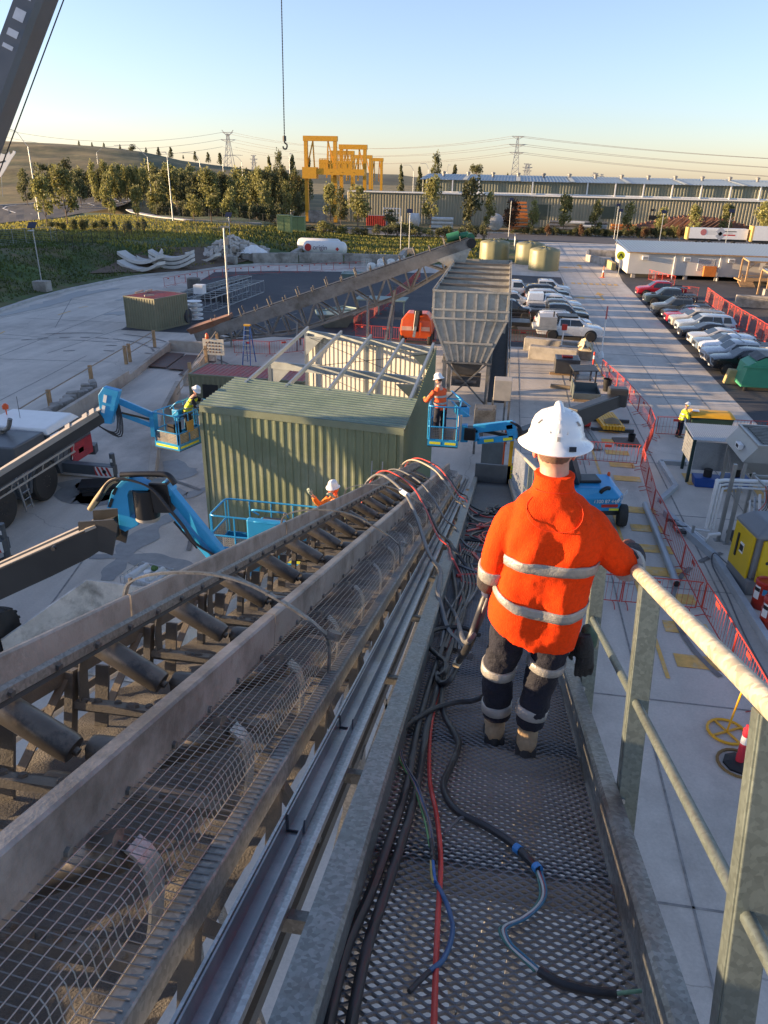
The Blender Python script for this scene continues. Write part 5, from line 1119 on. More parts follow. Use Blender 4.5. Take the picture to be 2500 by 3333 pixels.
MB().bar(e1+Vector((-.1,.25,-.15)),e0.lerp(e1,.42)+Vector((0,.35,-.5)),.3,.3).build('lower_boom',BOOM,lc); MB().bar(e0.lerp(e1,.42)+Vector((0,.35,-.5)),(3.3,26.8,1.6),.32,.36).build('riser',BOOM,lc)
cx,cy=3.98,27.05; Mx=Matrix.Translation((cx,cy,0))@Matrix.Rotation(.22,4,'Z')@Matrix.Scale(.9,4)
mb=MB(Mx); pr=[(-1.15,-.95,.75),(.85,-.95,.75),(1.1,-.6,.75),(1.1,.8,.75),(-1.15,.8,.75)]; tp=[(-1.1,-.8,1.75),(.55,-.72,1.72),(.8,-.45,1.70),(.85,.65,1.8),(-1.1,.65,1.85)]
mb.loft([[Vector(p) for p in pr],[Vector((p[0]*1.02,p[1]*1.02,1.35)) for p in pr],[Vector(p) for p in tp]]); mb.build('engine_cover',LBLUE,lc,bev=.05)
MB(Mx).bb(-.95,-.35,1.78,.2,.45,1.9).build('cover_recess',BLACK,lc,bev=.03)
MB(Mx).tube(curvepts([(.05,-.80,1.55),(.12,-.84,1.68),(.3,-.80,1.75),(.42,-.78,1.72)],4),.085,8).build('exhaust_cover',BLACK,lc,smooth=60)
text('1300 87 44 73',.20,Mx@Vector((.98,-.80,1.33)),Mx.to_3x3()@Vector((.66,.75,.10)),(0,0,1),WHITE,'lettering',lc,.006)
text('1300 87 44 73',.19,Mx@Vector((.35,-1.0,1.22)),Mx.to_3x3()@Vector((1,.0,0)),(0,0,1),WHITE,'lettering',lc,.006)
MB(Mx).bb(.1,-.985,.95,.8,-.972,1.08).build('red_name_strip',RED,lc); MB(Mx).bb(.45,-.985,.80,.85,-.972,.90).build('yellow_tag',LYEL,lc)
for p in ((-.75,.6,1.84),(.8,.5,1.76)): MB(Mx).lathe([(.06,0),(.07,.06),(.06,.16),(.02,.2)],10,p).build('beacon',ORANGE,lc)
mb=MB(Mx); mb.bb(-1.2,-.7,.45,1.0,.7,.75); mb.build('chassis',DARK,lc,bev=.03)
for x,y in ((-1.0,-1.0),(1.15,-.75),(-1.0,1.0),(1.1,1.0)):
    p=Mx@Vector((x,y,.48)); wheel('wheel',lc,p,.43,.32,'x',WHITE,0)
# ---- orange lift far
o_=G(1355,1118); lo_=T('boom_lift','orange boom lift seen end on beside the hopper','boom lift',o_)
Mx=Matrix.Translation(o_)
mb=MB(Mx); mb.loft([[(-1.15,-.6,.5),(1.15,-.6,.5),(1.15,1.6,.5),(-1.15,1.6,.5)],[(-1.25,-.8,1.1),(1.25,-.8,1.1),(1.25,1.8,1.1),(-1.25,1.8,1.1)],[(-1.15,-.6,1.9),(1.15,-.6,1.9),(1.15,1.7,1.9),(-1.15,1.7,1.9)],[(-.8,-.2,2.35),(.8,-.2,2.35),(.8,1.4,2.35),(-.8,1.4,2.35)]]); mb.build('engine_cover',ORANGE,lo_,bev=.1)
MB(Mx).bar((0,-.9,1.1),(.1,-.5,2.6),.36,.3).build('boom',BLACK,lo_,bev=.04); MB(Mx).bar((-.1,-1.0,.7),(0,-.95,1.5),.2,.2).build('boom_section',GALV,lo_); MB(Mx).bar((.35,-1.0,.8),(.4,-.95,1.8),.12,.12).build('lift_cylinder',ORANGE,lo_)
for x in (-.7,.7): MB(Mx).bb(x-.4,-.83,1.15,x+.4,-.80,1.45).build('decal',M('pink_decal',(.75,.45,.35),.5),lo_)
MB(Mx).cyl((-.2,-.3,2.45),(.4,-.3,2.45),.2,12).build('boom_pivot',BLACK,lo_)
for x,y in ((-1.1,-.3),(1.1,-.3),(-1.1,1.5),(1.1,1.5)): wheel('wheel',lo_,Mx@Vector((x,y,.45)),.45,.35)
# ---- mobile crane
cr=T('mobile_crane','grey mobile crane carrier with white cab roof and red stripe','crane',(-19,22,0))
CG=M('crane_grey',(.085,.095,.105),.45,.1,var=.1,scale=1.5); CRED=M('crane_red',(.38,.02,.03),.4,coat=.3)
mb=MB(); mb.bb(-20.6,12,.75,-17.3,25.4,1.55); mb.build('carrier',CG,cr,bev=.05)
mb=MB(); mb.bb(-20.5,23.4,1.55,-17.5,25.4,2.55); mb.bb(-20.4,18.5,1.55,-18.0,23.0,1.9); mb.build('engine_deck',CG,cr,bev=.06)
mb=MB(); mb.loft([[(-20.6,25.45,.7),(-17.35,25.45,.7),(-17.35,28.3,.7),(-20.6,28.3,.7)],[(-20.6,25.45,1.7),(-17.3,25.45,1.7),(-17.35,28.45,1.6),(-20.6,28.45,1.6)],[(-20.5,25.45,2.35),(-17.4,25.45,2.35),(-17.5,28.0,2.35),(-20.5,28.0,2.35)]]); mb.build('cab',CG,cr,bev=.05); MB().bb(-17.38,25.5,1.85,-17.30,26.15,2.3).build('red_panel',CRED,cr); MB().bb(-17.36,26.7,.72,-17.285,28.3,1.5).build('red_panel',CRED,cr); MB().bb(-20.3,28.38,.8,-17.4,28.5,1.5).build('red_panel',CRED,cr)
mb=MB(); mb.loft([[(-20.52,25.43,2.36),(-17.38,25.43,2.36),(-17.48,28.02,2.36),(-20.52,28.02,2.36)],[(-20.4,25.5,2.62),(-17.5,25.5,2.62),(-17.65,27.7,2.62),(-20.4,27.7,2.62)]]); mb.build('cab_roof',WHITE,cr,bev=.06)
MB().hexa([(-17.36,26.2,1.72),(-17.30,26.2,1.72),(-17.36,27.9,1.72),(-17.42,27.9,1.72),(-17.44,26.2,2.3),(-17.38,26.2,2.3),(-17.46,27.7,2.3),(-17.52,27.7,2.3)]).build('side_window',GLASS,cr)
MB().bb(-17.36,25.5,2.05,-17.29,26.1,2.35).build('white_side_panel',WHITE,cr)
MB().bb(-17.34,27.2,1.0,-17.285,27.6,1.2).build('yellow_tag',LYEL,cr)
text('7P',.42,(-17.29,26.8,1.05),(0,1,0),(0,0,1),WHITE,'lettering',cr,.005)
MB().bar((-19.2,28.1,.75),(-17.3,28.6,.75),.5,.4).build('bumper',CG,cr)
mb=MB(); mb.tube(curvepts([(-19.9,24.9,3.15),(-19.75,24.9,2.75),(-19.2,24.9,2.65),(-18.7,24.9,2.75),(-18.5,24.9,3.15)],5),.09,8); mb.bb(-19.4,24.7,2.5,-18.9,25.1,2.7); mb.build('boom_rest',GALVD,cr)
MB().lathe([(.02,0),(.03,.25),(.12,.27),(.13,.42),(.05,.5)],12,(-20.1,26.9,2.6)).build('beacon',ORANGE,cr); MB().tube([(-19.3,26.6,2.6),(-19.35,26.7,3.5)],.012,4).build('antenna',BLACK,cr)
for i in range(5): MB().bb(-19.9+.2*i-(i>2)*.55,23.38,2.28-(i>2)*.17,-19.75+.2*i-(i>2)*.55,23.395,2.42-(i>2)*.17).build('sticker',WHITE,cr)
for y in (21.9,24.6,18.9,15.9):
    w_=wheel('wheel',cr,(-17.45,y,.78),.78,.5,'x',DARK)
    mb=MB()
    for k_ in range(10): a=.6283*k_; mb.cyl((-17.24,y+.22*math.cos(a),.78+.22*math.sin(a)),(-17.2,y+.22*math.cos(a),.78+.22*math.sin(a)),.025,6)
    mb.build('wheel_nut',BOOMT,w_); wheel('wheel',cr,(-20.3,y,.78),.78,.5,'x',DARK)
for y in (21.9,24.6):
    mb=MB(); mb.prism([(-17.75,y+dy,dz) for dy,dz in ((-1.15,.7),(-.95,1.35),(-.5,1.7),(.5,1.7),(.95,1.35),(1.15,.7),(1.0,.7),(.82,1.25),(.42,1.55),(-.42,1.55),(-.82,1.25),(-1.0,.7))],(.55,0,0)); mb.build('mudguard',CG,cr)
ld_=MB()
for s in (0,.42): ld_.bar((-17.05,22.85+s,.25),(-17.2,22.8+s,1.75),.04,.06)
for i in range(5): ld_.cyl((-17.07,22.85,.4+.3*i),(-17.07,23.27,.4+.3*i),.02,6)
ld_.build('access_ladder',GALV,cr)
for y,xe in ((26.15,-15.15),(19.3,-15.4)):
    MB().bar((-18.5,y,.82),(xe,y+.05,.78),.36,.42).build('outrigger_beam',CG,cr,bev=.02)
    s=MB(); s.bb(xe-.75,y-.20,.60,xe+.02,y-.185+.0,.98); s.build('striped_end',WHITE,cr)
    for k_ in range(4): MB().prism([(xe-.74+.2*k_,y-.205,.60),(xe-.64+.2*k_,y-.205,.60),(xe-.80+.2*k_+.0,y-.205,.98),(xe-.90+.2*k_+.1*(k_==0),y-.205,.98)],(0,.004,0)).build('red_stripe',RED,cr)
    MB().cyl((xe-.36,y-.215,.79),(xe-.36,y-.19,.79),.085,12).build('hole',BLACK,cr)
    j=MB(); j.cyl((xe-.1,y+.1,.15),(xe-.1,y+.1,1.5),.11,14); j.build('jack',CG,cr); MB().bb(xe-.15,y-.02,1.15,xe-.05,y+.0-.012,1.3).build('jack_tag',WHITE,cr)
    MB().cyl((xe-.1,y+.1,.10),(xe-.1,y+.1,.16),.35,16).build('jack_pad',BLACK,cr)
p1,p2=atY(30,215,21),atY(110,0,21.5); db=(p2-p1); hi_=p1+db*3.5; lo2=p1-db*((p1.z-3.2)/db.z)
def boomsec(mb,a,b,w,h):
    d=(b-a).normalized(); s=d.cross(Vector((0,1,0))).normalized(); n=Vector((0,1,0)); n=(n-d*n.dot(d)).normalized(); s=d.cross(n)
    pr=[(-.5,-.35),(-.35,-.5),(.35,-.5),(.5,-.2),(.5,.5),(-.5,.5)]
    mb.loft([[p+s*x*w+n*y*h for x,y in pr] for p in (a,b)]); return s,n
mb=MB(); s_,n_=boomsec(mb,lo2,hi_,.78,.7); mb.build('boom',M('crane_boom_grey',(.115,.12,.125),.4,.1,var=.12,scale=1),cr)
for i,(f0,f1) in enumerate(((.18,.24),(.36,.46),(.60,.76),(.92,2.4))):
    a,b=p1+db*f0,p1+db*f1; MB().hexa([a+s_*-.16-n_*.353,a+s_*.13-n_*.353,b+s_*.13-n_*.353,b+s_*-.16-n_*.353,a+s_*-.16-n_*.357,a+s_*.13-n_*.357,b+s_*.13-n_*.357,b+s_*-.16-n_*.357]).build('boom_stripe',M('silver_stripe',(.55,.56,.58),.4),cr)
MB().tube([p1+s_*-.75+db*-2,hi_+s_*-.70],.018,5).build('hoist_rope',BLACK,cr)
MB().bb(lo2.x-1.2,lo2.y-1.8,1.55,lo2.x+1.2,lo2.y+1.2,3.2).build('turret',CG,cr,bev=.1)
# hanging chain with hook
ch=T('hoist_chain','long chain with a hook hanging in the sky','chain',atY(924,450,30))
a,b=atY(915,-60,30),atY(926,452,30); n=110
for s in (0,1):
    mb=MB()
    for i in range(n):
        if i%2!=s: continue
        p=a.lerp(b,i/n); q_=a.lerp(b,(i+1.5)/n); mb.bar(p,q_,.038 if s else .014,.014 if s else .038,up=(0,1,0))
    o=mb.build('chain_link',M('chain_steel',(.05,.05,.05),.5,.4),ch); o['kind']='stuff'
mb=MB(); mb.tube(curvepts([b,b+Vector((.0,0,-.12)),b+Vector((.09,0,-.2)),b+Vector((.06,0,-.33)),b+Vector((-.04,0,-.33)),b+Vector((-.07,0,-.25))],5),.03,6); mb.cyl(b+Vector((0,0,.1)),b+Vector((0,0,-.08)),.07,8); mb.build('hook',M('chain_steel',(.05,.05,.05)),ch)
# white plate at left edge on a post
b=GT(*c1(18,470)); t=T('plate_frame','white notched steel plate on a thin post at the left edge','plate',b)
Yp=b.y; W5=lambda x,y: atY(x*.2894,y*.2894,Yp)
mb=MB(); mb.prism([W5(*p) for p in [(-60,1700),(0,1722),(60,1740),(70,1700),(85,1735),(100,1705),(110,1740),(140,1720),(145,1695),(172,1700),(172,1725),(135,1780),(60,1910),(10,1990),(-60,1990)]],(0,.25,0)); mb.build('plate',WHITE,t)
MB().bar(W5(-10,1830)+Vector((0,-.02,0)),W5(60,1810)+Vector((0,-.02,0)),.02,.5).build('dark_slot',BLACK,t); MB().tube([b,W5(15,1975)],.09,6).build('post',GALV,t)
# ---- loader and its bucket
ldr_=T('wheel_loader','wheel loader at the lower left edge with a cement caked bucket','loader',(-13,14.5,0))
wheel('wheel',ldr_,(-12.75,15.0,.62),.62,.5,'x',GALVD,16)
MB().bb(-14.6,13.2,.5,-12.95,15.3,1.0).build('chassis',ORANGE,ldr_,bev=.05)
BK=M('cement_caked_steel',(.60,.55,.49),.9,var=.22,scale=2,bump=.6,bscale=18,col2=(.25,.225,.19))
ba=[atY(*q4(510,1640),16.3),atY(*q4(900,1668),16.3)]
mb=MB(); zt=1.62; x0,x1=-10.8,-8.2
mb.hexa([(x0-1.3,15.1,.06),(x0+.02,16.4,.06),(x1+.6,16.4,.06),(x1+.5,15.0,.06),(x0-1.35,15.05,.16),(x0-.05,16.42,1.55),(x1+.6,16.42,1.5),(x1+.5,15,.12)])
mb2=MB(); wall(mb2,(x0-1.6,14.6),(x0,16.4),.62,zt,.07); wall(mb2,(x0,16.4),(x1+.6,16.3),zt,zt-.06,.07); wall(mb2,(x1+.6,16.3),(x1+.5,14.4),zt-.1,.6,.07); mb2.build('bucket_wall',BK,ldr_,smooth=30)
mb3=MB(); mb3.hexa([(x0-1.6,14.5,.04),(x0,16.4,.04),(x1+.6,16.3,.04),(x1+.5,14.2,.04),(x0-1.6,14.5,.09),(x0,16.4,.12),(x1+.6,16.3,.12),(x1+.5,14.2,.09)]); mb3.build('bucket_floor',BK,ldr_)
tag(MB().lathe([(.16,0),(.16,.03),(.10,.035),(.03,.5),(.0,.52)],12,(-12.05,15.7,0)).build('traffic_cone',ORANGE),'small orange cone beside the loader wheel','cone')
# ---- IBC tote
ib=T('ibc_tote','white liquid tote in a wire cage with a shovel head on top','tote',(-9.9,18.1,0),-.22)
Mx=mw(ib); MB(Mx).bb(-.56,-.46,.14,.56,.46,.98).build('bottle',M('tote_plastic',(.62,.63,.62),.35,var=.06,scale=3),ib,bev=.08); MB(Mx).bb(-.6,-.5,0,.6,.5,.13).build('pallet',DARK,ib)
for x in (-.3,.3): MB(Mx).lathe([(.02,-.4),(.1,-.38),(.1,.38),(.02,.4)],10,(x,0,.985),'y').build('bottle_rib',M('tote_plastic',(.62,.63,.62)),ib,smooth=40)
MB(Mx).lathe([(.11,0),(.11,.05),(.07,.06)],14,(0,0,1.0)).build('cap',WHITE,ib)
mb=MB(Mx)
for z in (.16,.42,.7,1.0): mb.tube([(-.6,-.5,z),(.6,-.5,z),(.6,.5,z),(-.6,.5,z),(-.6,-.5,z)],.012,4)
for i in range(9): x=-.6+.15*i; mb.cyl((x,-.5,.1),(x,-.5,1.0),.01,4); mb.cyl((x,.5,.1),(x,.5,1.0),.01,4)
for i in range(7): y=-.5+.1667*i; mb.cyl((-.6,y,.1),(-.6,y,1.0),.01,4); mb.cyl((.6,y,.1),(.6,y,1.0),.01,4)
mb.build('cage',GALV,ib)
tag(MB(Mx).lathe([(.02,-.09),(.09,-.07),(.08,.08),(.02,.1)],8,(.1,.22,1.06),'x').build('glove',M('green_glove',(.08,.16,.04),.8)),'dark green glove lying on the white tote','glove')
for i in range(3): tag(MB(Matrix.Translation((-15.8,25.9,0))@Matrix.Rotation(.35,4,'Z')).bb(-.55-.1*i,-.7+.1*i,.02+.1*i,1.1-.06*i,.5,.11+.1*i).build('ground_mat',M('black_mat',(.02,.02,.022),.8)),('bottom','middle','top')[i]+' black ground mat of the small stack by the outrigger','mat','black ground mats')
# ================================================================ VEHICLES, BARRIERS, OFFICES, FAR YARD
PAINT={n:M('car_'+n,c,.25,.15,var=.04,coat=.6) for n,c in dict(white=(.72,.72,.71),silver=(.46,.47,.48),beige=(.40,.38,.34),black=(.018,.019,.022),grey=(.09,.10,.105),red=(.36,.012,.025),teal=(.045,.065,.075),blue=(.12,.16,.22),navy=(.03,.04,.06),pale=(.35,.42,.50)).items()}
LAMP=M('lamp_glass',(.6,.6,.58),.12,var=.03,spec=.8); TAIL=M('tail_lamp',(.35,.01,.01),.2)
PLATEM=M('number_plate',(.7,.7,.66),.5)
def carbody(st,W):
    rings=[]
    for x,zb,zl,zt,wf in st:
        w=W*wf; wt=w*(.96 if zt-zl<.08 else .80); zm=(zb+zl)*.5+.05
        rings.append([(x,-w*.94,zb),(x,-w,zm),(x,-w*.97,zl),(x,-wt,zt-.03),(x,-wt*.85,zt),(x,wt*.85,zt),(x,wt,zt-.03),(x,w*.97,zl),(x,w,zm),(x,w*.94,zb)])
    return rings
def car(name,label,cat,kind,paint,loc,rz,group,extra=()):
    t=T(name,label,cat,(0,0,0),0,group); p=PAINT[paint]; W=.93
    if kind=='ute': L=(2.66,-2.66); st=[(2.66,.5,.78,.8,.80),(2.60,.42,.98,1.0,.93),(2.3,.38,1.08,1.12,1),(1.45,.38,1.14,1.2,1),(.72,.38,1.16,1.74,1),(.45,.38,1.16,1.81,1),(-.55,.38,1.16,1.81,1),(-.9,.38,1.16,1.74,1),(-1.02,.38,1.16,1.19,1),(-2.58,.45,1.16,1.19,1),(-2.66,.55,1.05,1.07,.97)]; wb=(1.68,-1.42); gl=((1.40,1.22,.76,1.72),[(1.12,.66,-.02),(-.06,-.06,-.82)]); rear=(-1.0,1.25,-.92,1.7)
    elif kind=='suv': L=(2.4,-2.4); st=[(2.40,.5,.75,.78,.78),(2.34,.4,.95,.98,.92),(2.05,.36,1.04,1.08,1),(1.2,.36,1.08,1.15,1),(.45,.36,1.1,1.64,1),(.1,.36,1.1,1.72,1),(-1.5,.36,1.12,1.70,1),(-2.0,.36,1.14,1.6,1),(-2.33,.4,1.12,1.16,.95),(-2.4,.5,.85,.88,.9)]; wb=(1.42,-1.38); gl=((1.14,1.17,.5,1.62),[(.9,.4,-.35),(-.4,-.4,-1.2),(-1.26,-1.26,-1.95)]); rear=(-2.32,1.18,-2.03,1.57)
    elif kind=='van': L=(2.4,-2.4); st=[(2.40,.5,.8,.85,.85),(2.3,.4,1.1,1.15,.95),(1.7,.38,1.2,1.3,1),(1.1,.38,1.25,1.95,1),(.8,.38,1.3,2.0,1),(-2.25,.38,1.3,2.0,1),(-2.4,.45,1.3,1.9,.98)]; wb=(1.5,-1.4); gl=((1.66,1.32,1.14,1.92),[(1.55,1.1,.2)]); rear=(-2.42,1.3,-2.42,1.8)
    else: L=(2.25,-2.25); st=[(2.25,.45,.66,.70,.78),(2.18,.34,.84,.88,.92),(1.85,.32,.92,.97,1),(1.0,.32,.96,1.03,1),(.2,.32,.98,1.40,.98),(-.15,.32,.98,1.45,.98),(-.9,.32,1.0,1.42,.98),(-1.7,.32,1.02,1.07,1),(-2.18,.36,1.0,1.03,.93),(-2.25,.45,.8,.82,.88)]; wb=(1.32,-1.3); gl=((.95,1.05,.24,1.38),[(.70,.12,-.38),(-.42,-.42,-1.05)]); rear=(-1.66,1.1,-.98,1.39)
    r=.40 if kind=='ute' else .36 if kind!='sedan' else .32
    mb=MB(); mb.loft(carbody(st,W)); mb.build('body',p,t,smooth=32,bev=.025)
    x0,z0,x1,z1=gl[0]; n=Vector((z1-z0,0,x0-x1)).normalized()*.012
    q_=[Vector((x0,-.74,z0))+n,Vector((x0,.74,z0))+n,Vector((x1,.64,z1))+n,Vector((x1,-.64,z1))+n]
    MB().hexa([p_-n*1.5 for p_ in q_]+q_).build('windscreen',GLASS,t)
    x0,z0,x1,z1=rear; n=Vector((-(z1-z0),0,-(x1-x0) if x1<x0 else (x1-x0))).normalized()*.012; n=Vector((-abs(n.x),0,abs(n.z)))
    q_=[Vector((x0,.72,z0))+n,Vector((x0,-.72,z0))+n,Vector((x1,-.62,z1))+n,Vector((x1,.62,z1))+n]; MB().hexa([p_-n*1.5 for p_ in q_]+q_).build('rear_window',GLASS,t)
    zl=1.18 if kind=='ute' else 1.13 if kind=='suv' else 1.32 if kind=='van' else 1.01; zt=zl+(.46 if kind in('ute','suv') else .5 if kind=='van' else .33)
    for s in (-1,1):
        for a,b,c in gl[1]:
            yb,yt=W*.975*s,W*.825*s
            o=.016*s; v=[(a,yb+o,zl),(c,yb+o,zl),(c-(.0 if c>-.9 else -.18),yt+o,zt),(b if b!=a else a,yt+o,zt)]
            vi=[(x,y-.03*s,z) for x,y,z in v]; MB().add(v+vi,[[0,1,2,3],[4,7,6,5],[0,4,5,1],[1,5,6,2],[2,6,7,3],[3,7,4,0]]).build('side_window',GLASS,t)
        MB().box((gl[0][0]-.35,s*(W+.09),zl+.06),(.12,.2,.15)).build('mirror',BLACK if paint in('black','grey','teal') else p,t,bev=.03)
        MB().hexa([(L[0]-.32,s*.62-.18,st[1][2]-.20),(L[0]-.015,s*.60-.18,st[1][2]-.24),(L[0]-.015,s*.60+.16,st[1][2]-.24),(L[0]-.42,s*.70+.2,st[1][2]-.20),(L[0]-.40,s*.62-.18,st[1][2]-.02),(L[0]-.06,s*.60-.18,st[1][2]-.05),(L[0]-.08,s*.60+.16,st[1][2]-.05),(L[0]-.50,s*.70+.2,st[1][2]-.02)]).build('headlight',LAMP,t)
        MB().bb(L[1]-.01,s*.72-.12,.85,L[1]+.2,s*.72+.16,1.05).build('tail_light',TAIL,t)
        for x in wb:
            MB().lathe([(.02,-.01),(r+.09,-.01),(r+.09,.01),(.02,.01)],22,(x,s*(W+.003),r+.03),'y').build('wheel_arch',BLACK,t)
            tw=MB(); tw.lathe([(r*.62,-.11),(r*.94,-.11),(r,-.08),(r,.08),(r*.94,.11),(r*.62,.11)],20,(x,s*(W-.06),r),'y'); o=tw.build('wheel',TYRE,t,smooth=40)
            hb_=MB(); hb_.lathe([(.02,.04),(r*.3,.05),(r*.6,.01),(r*.64,.10),(r*.64,-.1),(.02,-.1)],14,(x,s*(W-.06),r),'y') if s>0 else hb_.lathe([(.02,-.04),(r*.3,-.05),(r*.6,-.01),(r*.64,-.10),(r*.64,.1),(.02,.1)],14,(x,s*(W-.06),r),'y'); hb_.build('rim',GALV if kind!='ute' or paint=='red' else DARK,o,smooth=40)
    MB().bb(L[0]-.06,-.45,.55,L[0]+.012,.45,.78).build('grille',BLACK,t,bev=.01); MB().bb(L[0]-.02,-.2,.42,L[0]+.02,.2,.53).build('number_plate',PLATEM,t)
    MB().bb(wb[1]+r,-W*.96,.30,wb[0]-r,W*.96,.40).build('sill',BLACK,t)
    if kind=='ute' and 'tray' not in extra and 'canopy' not in extra:
        MB().bb(-2.52,-.78,1.185,-1.12,.78,1.205).build('tub_cover',BLACK,t)
    if 'sport' in extra: MB().tube(curvepts([(-1.1,-.8,1.2),(-1.15,-.72,1.75),(-1.15,.72,1.75),(-1.1,.8,1.2)],4),.04,6).build('sports_bar',BLACK,t); MB().tube([(-1.1,-.85,1.26),(-2.5,-.85,1.26)],.03,5).build('tub_rail',BLACK,t)
    if 'rack' in extra:
        mb=MB(); [mb.bb(-.9+.28*i,-.72,1.84,-.82+.28*i,.72,1.90) for i in range(6)]; mb.bb(-.95,-.75,1.83,.65,-.69,1.9); mb.bb(-.95,.69,1.83,.65,.75,1.9); mb.build('roof_rack',BLACK,t)
    if 'bars' in extra:
        for x in (.2,-.9): MB().bar((x,-.72,1.5 if kind=='sedan' else 1.80),(x,.72,1.5 if kind=='sedan' else 1.80),.06,.05).build('roof_bar',BLACK,t)
    if 'rails' in extra:
        for s in (-.66,.66): MB().tube(curvepts([(.2,s,1.70),(0,s,1.78),(-1.5,s,1.76),(-1.8,s,1.66)],4),.022,5).build('roof_rail',GALV,t)
    if 'bull' in extra: MB().tube(curvepts([(L[0]-.1,-.8,.55),(L[0]+.12,-.72,.75),(L[0]+.16,-.5,1.1),(L[0]+.16,.5,1.1),(L[0]+.12,.72,.75),(L[0]-.1,.8,.55)],4),.04,6).build('bull_bar',GALV,t)
    if 'scoop' in extra: MB().bb(1.5,-.25,1.19,2.0,.25,1.27).build('bonnet_scoop',BLACK,t,bev=.03)
    if 'canopy' in extra: MB().loft([[(-2.6,-.90,1.19),(-1.05,-.90,1.19),(-1.05,.90,1.19),(-2.6,.90,1.19)],[(-2.5,-.78,1.86),(-1.05,-.78,1.90),(-1.05,.78,1.90),(-2.5,.78,1.86)]]).build('canopy',p,t,bev=.05)
    if 'tray' in extra:
        MB().bb(-3.0,-.98,.82,-1.08,.98,1.05).build('tray',M('tray_alloy',(.48,.48,.46),.45,.4),t); MB().bb(-2.55,-.96,1.06,-1.12,.96,1.82).build('tool_box',M('box_alloy',(.45,.44,.42),.45,.3),t,bev=.02)
        MB().bb(-1.05,-.8,1.83,.55,.8,1.92).build('roof_rack',BLACK,t); MB().cyl((-1.4,-.6,1.82),(-1.4,-.6,2.25),.06,8).build('gas_bottle',BLACK,t)
    t.location=loc; t.rotation_euler=(0,0,rz); return t
PI=math.pi
RY=[(878,1015),(930,1065),(985,1135),(1040,1150),(1060,1178),(1105,1215),(1150,1252),(1170,1290),(1232,1332),(1258,1358),(1290,1385),(1330,1450),(1385,1500)]
RC=[('ute','red','bright red ute with black tub, farthest in the right hand row',('sport',)),('ute','teal','dark teal ute with white light bar, next to the red ute',('sport','scoop')),('ute','grey','charcoal grey ute with slatted roof rack',('rack','sport')),('sedan','navy','dark blue car squeezed between the charcoal ute and the red hatch',()),('sedan','red','dark red hatchback beside the beige wagon',()),('suv','beige','beige silver wagon with chrome roof rails',('rails',)),('suv','pale','pale blue silver wagon next to the beige one',()),('sedan','black','black sedan between two silver cars',()),('sedan','silver','silver sedan beside the black sedan',()),('sedan','blue','grey blue sedan half hidden by the white ute',()),('ute','white','white ute with roof bars in the right hand row',('bars',)),('ute','silver','silver ute with roof bars beside the black bull bar car',('bars',)),('suv','black','black four wheel drive with chrome bull bar, nearest in the right hand row',('bull',))]
prev=None
for (kd,pt,lb_,ex),(x,y) in zip(RC,RY):
    w_=G(*c3(x,y)); yy=w_.y+.85; wbx=1.68 if kd=='ute' else 1.42 if kd=='suv' else 1.32
    xx=min(max(w_.x+wbx,16.9),18.6) 
    if prev is not None and prev-yy<2.2: yy=prev-2.25
    prev=yy
    car({'ute':'utility_pickup','suv':'estate_car','sedan':'sedan_car'}[kd],lb_,{'ute':'pickup','suv':'car','sedan':'car'}[kd],kd,pt,(xx,yy,.015),PI+.02,'cars parked nose in along the right of the road',ex)
LCARS=[('ute','white',5.55,63.3,'white ute with alloy tool boxes on its tray, nearest the stone blocks',('tray',)),('suv','white',5.2,66.3,'white four wheel drive behind the tray back ute',('rails',)),('ute','black',5.05,70.2,'black ute with tub cover in the left row',('sport',)),('ute','grey',5.0,73.0,'dark grey ute half hidden behind the black one',()),('ute','white',4.9,76.3,'white ute with white canopy in the left row',('canopy',)),('suv','silver',4.6,80.2,'silver wagon behind the white canopy ute',()),('suv','black',4.5,84.0,'black wagon with roof rails near the tanks',('rails',)),('ute','white',4.6,87.8,'white ute nearest the water tanks',('bars',)),
('van','white',.7,84.5,'white van parked behind the hopper',()),('ute','silver',.6,77,'silver ute parked close beside the hopper',()),('ute','black',.4,71.5,'black ute close beside the hopper with its tail out',('sport',))]
for kd,pt,x,y,l,ex in LCARS: car({'ute':'utility_pickup','suv':'estate_car','van':'delivery_van'}[kd],l,{'ute':'pickup','suv':'car','van':'van'}[kd],kd,pt,(x,y,.015),.03,'cars parked on the asphalt left of the road',ex)
t=T('box_trailer','dark flat car trailer standing beside the hopper','trailer',(.9,65.5,0))
MB().bb(-.9,64.4,.6,2.4,66.4,.95).build('deck',BLACK,t); mb=MB(); mb.tube([(-.9,64.4,1.4),(2.4,64.4,1.4),(2.4,66.4,1.4),(-.9,66.4,1.4),(-.9,64.4,1.4)],.03,5); [mb.cyl((x,y,.9),(x,y,1.4),.025,5) for x in (-.9,.8,2.4) for y in (64.4,66.4)]; mb.build('side_rail',DARK,t)
for x in (.3,1.1): wheel('wheel',t,(x,64.35,.33),.33,.22,'y',DARK)
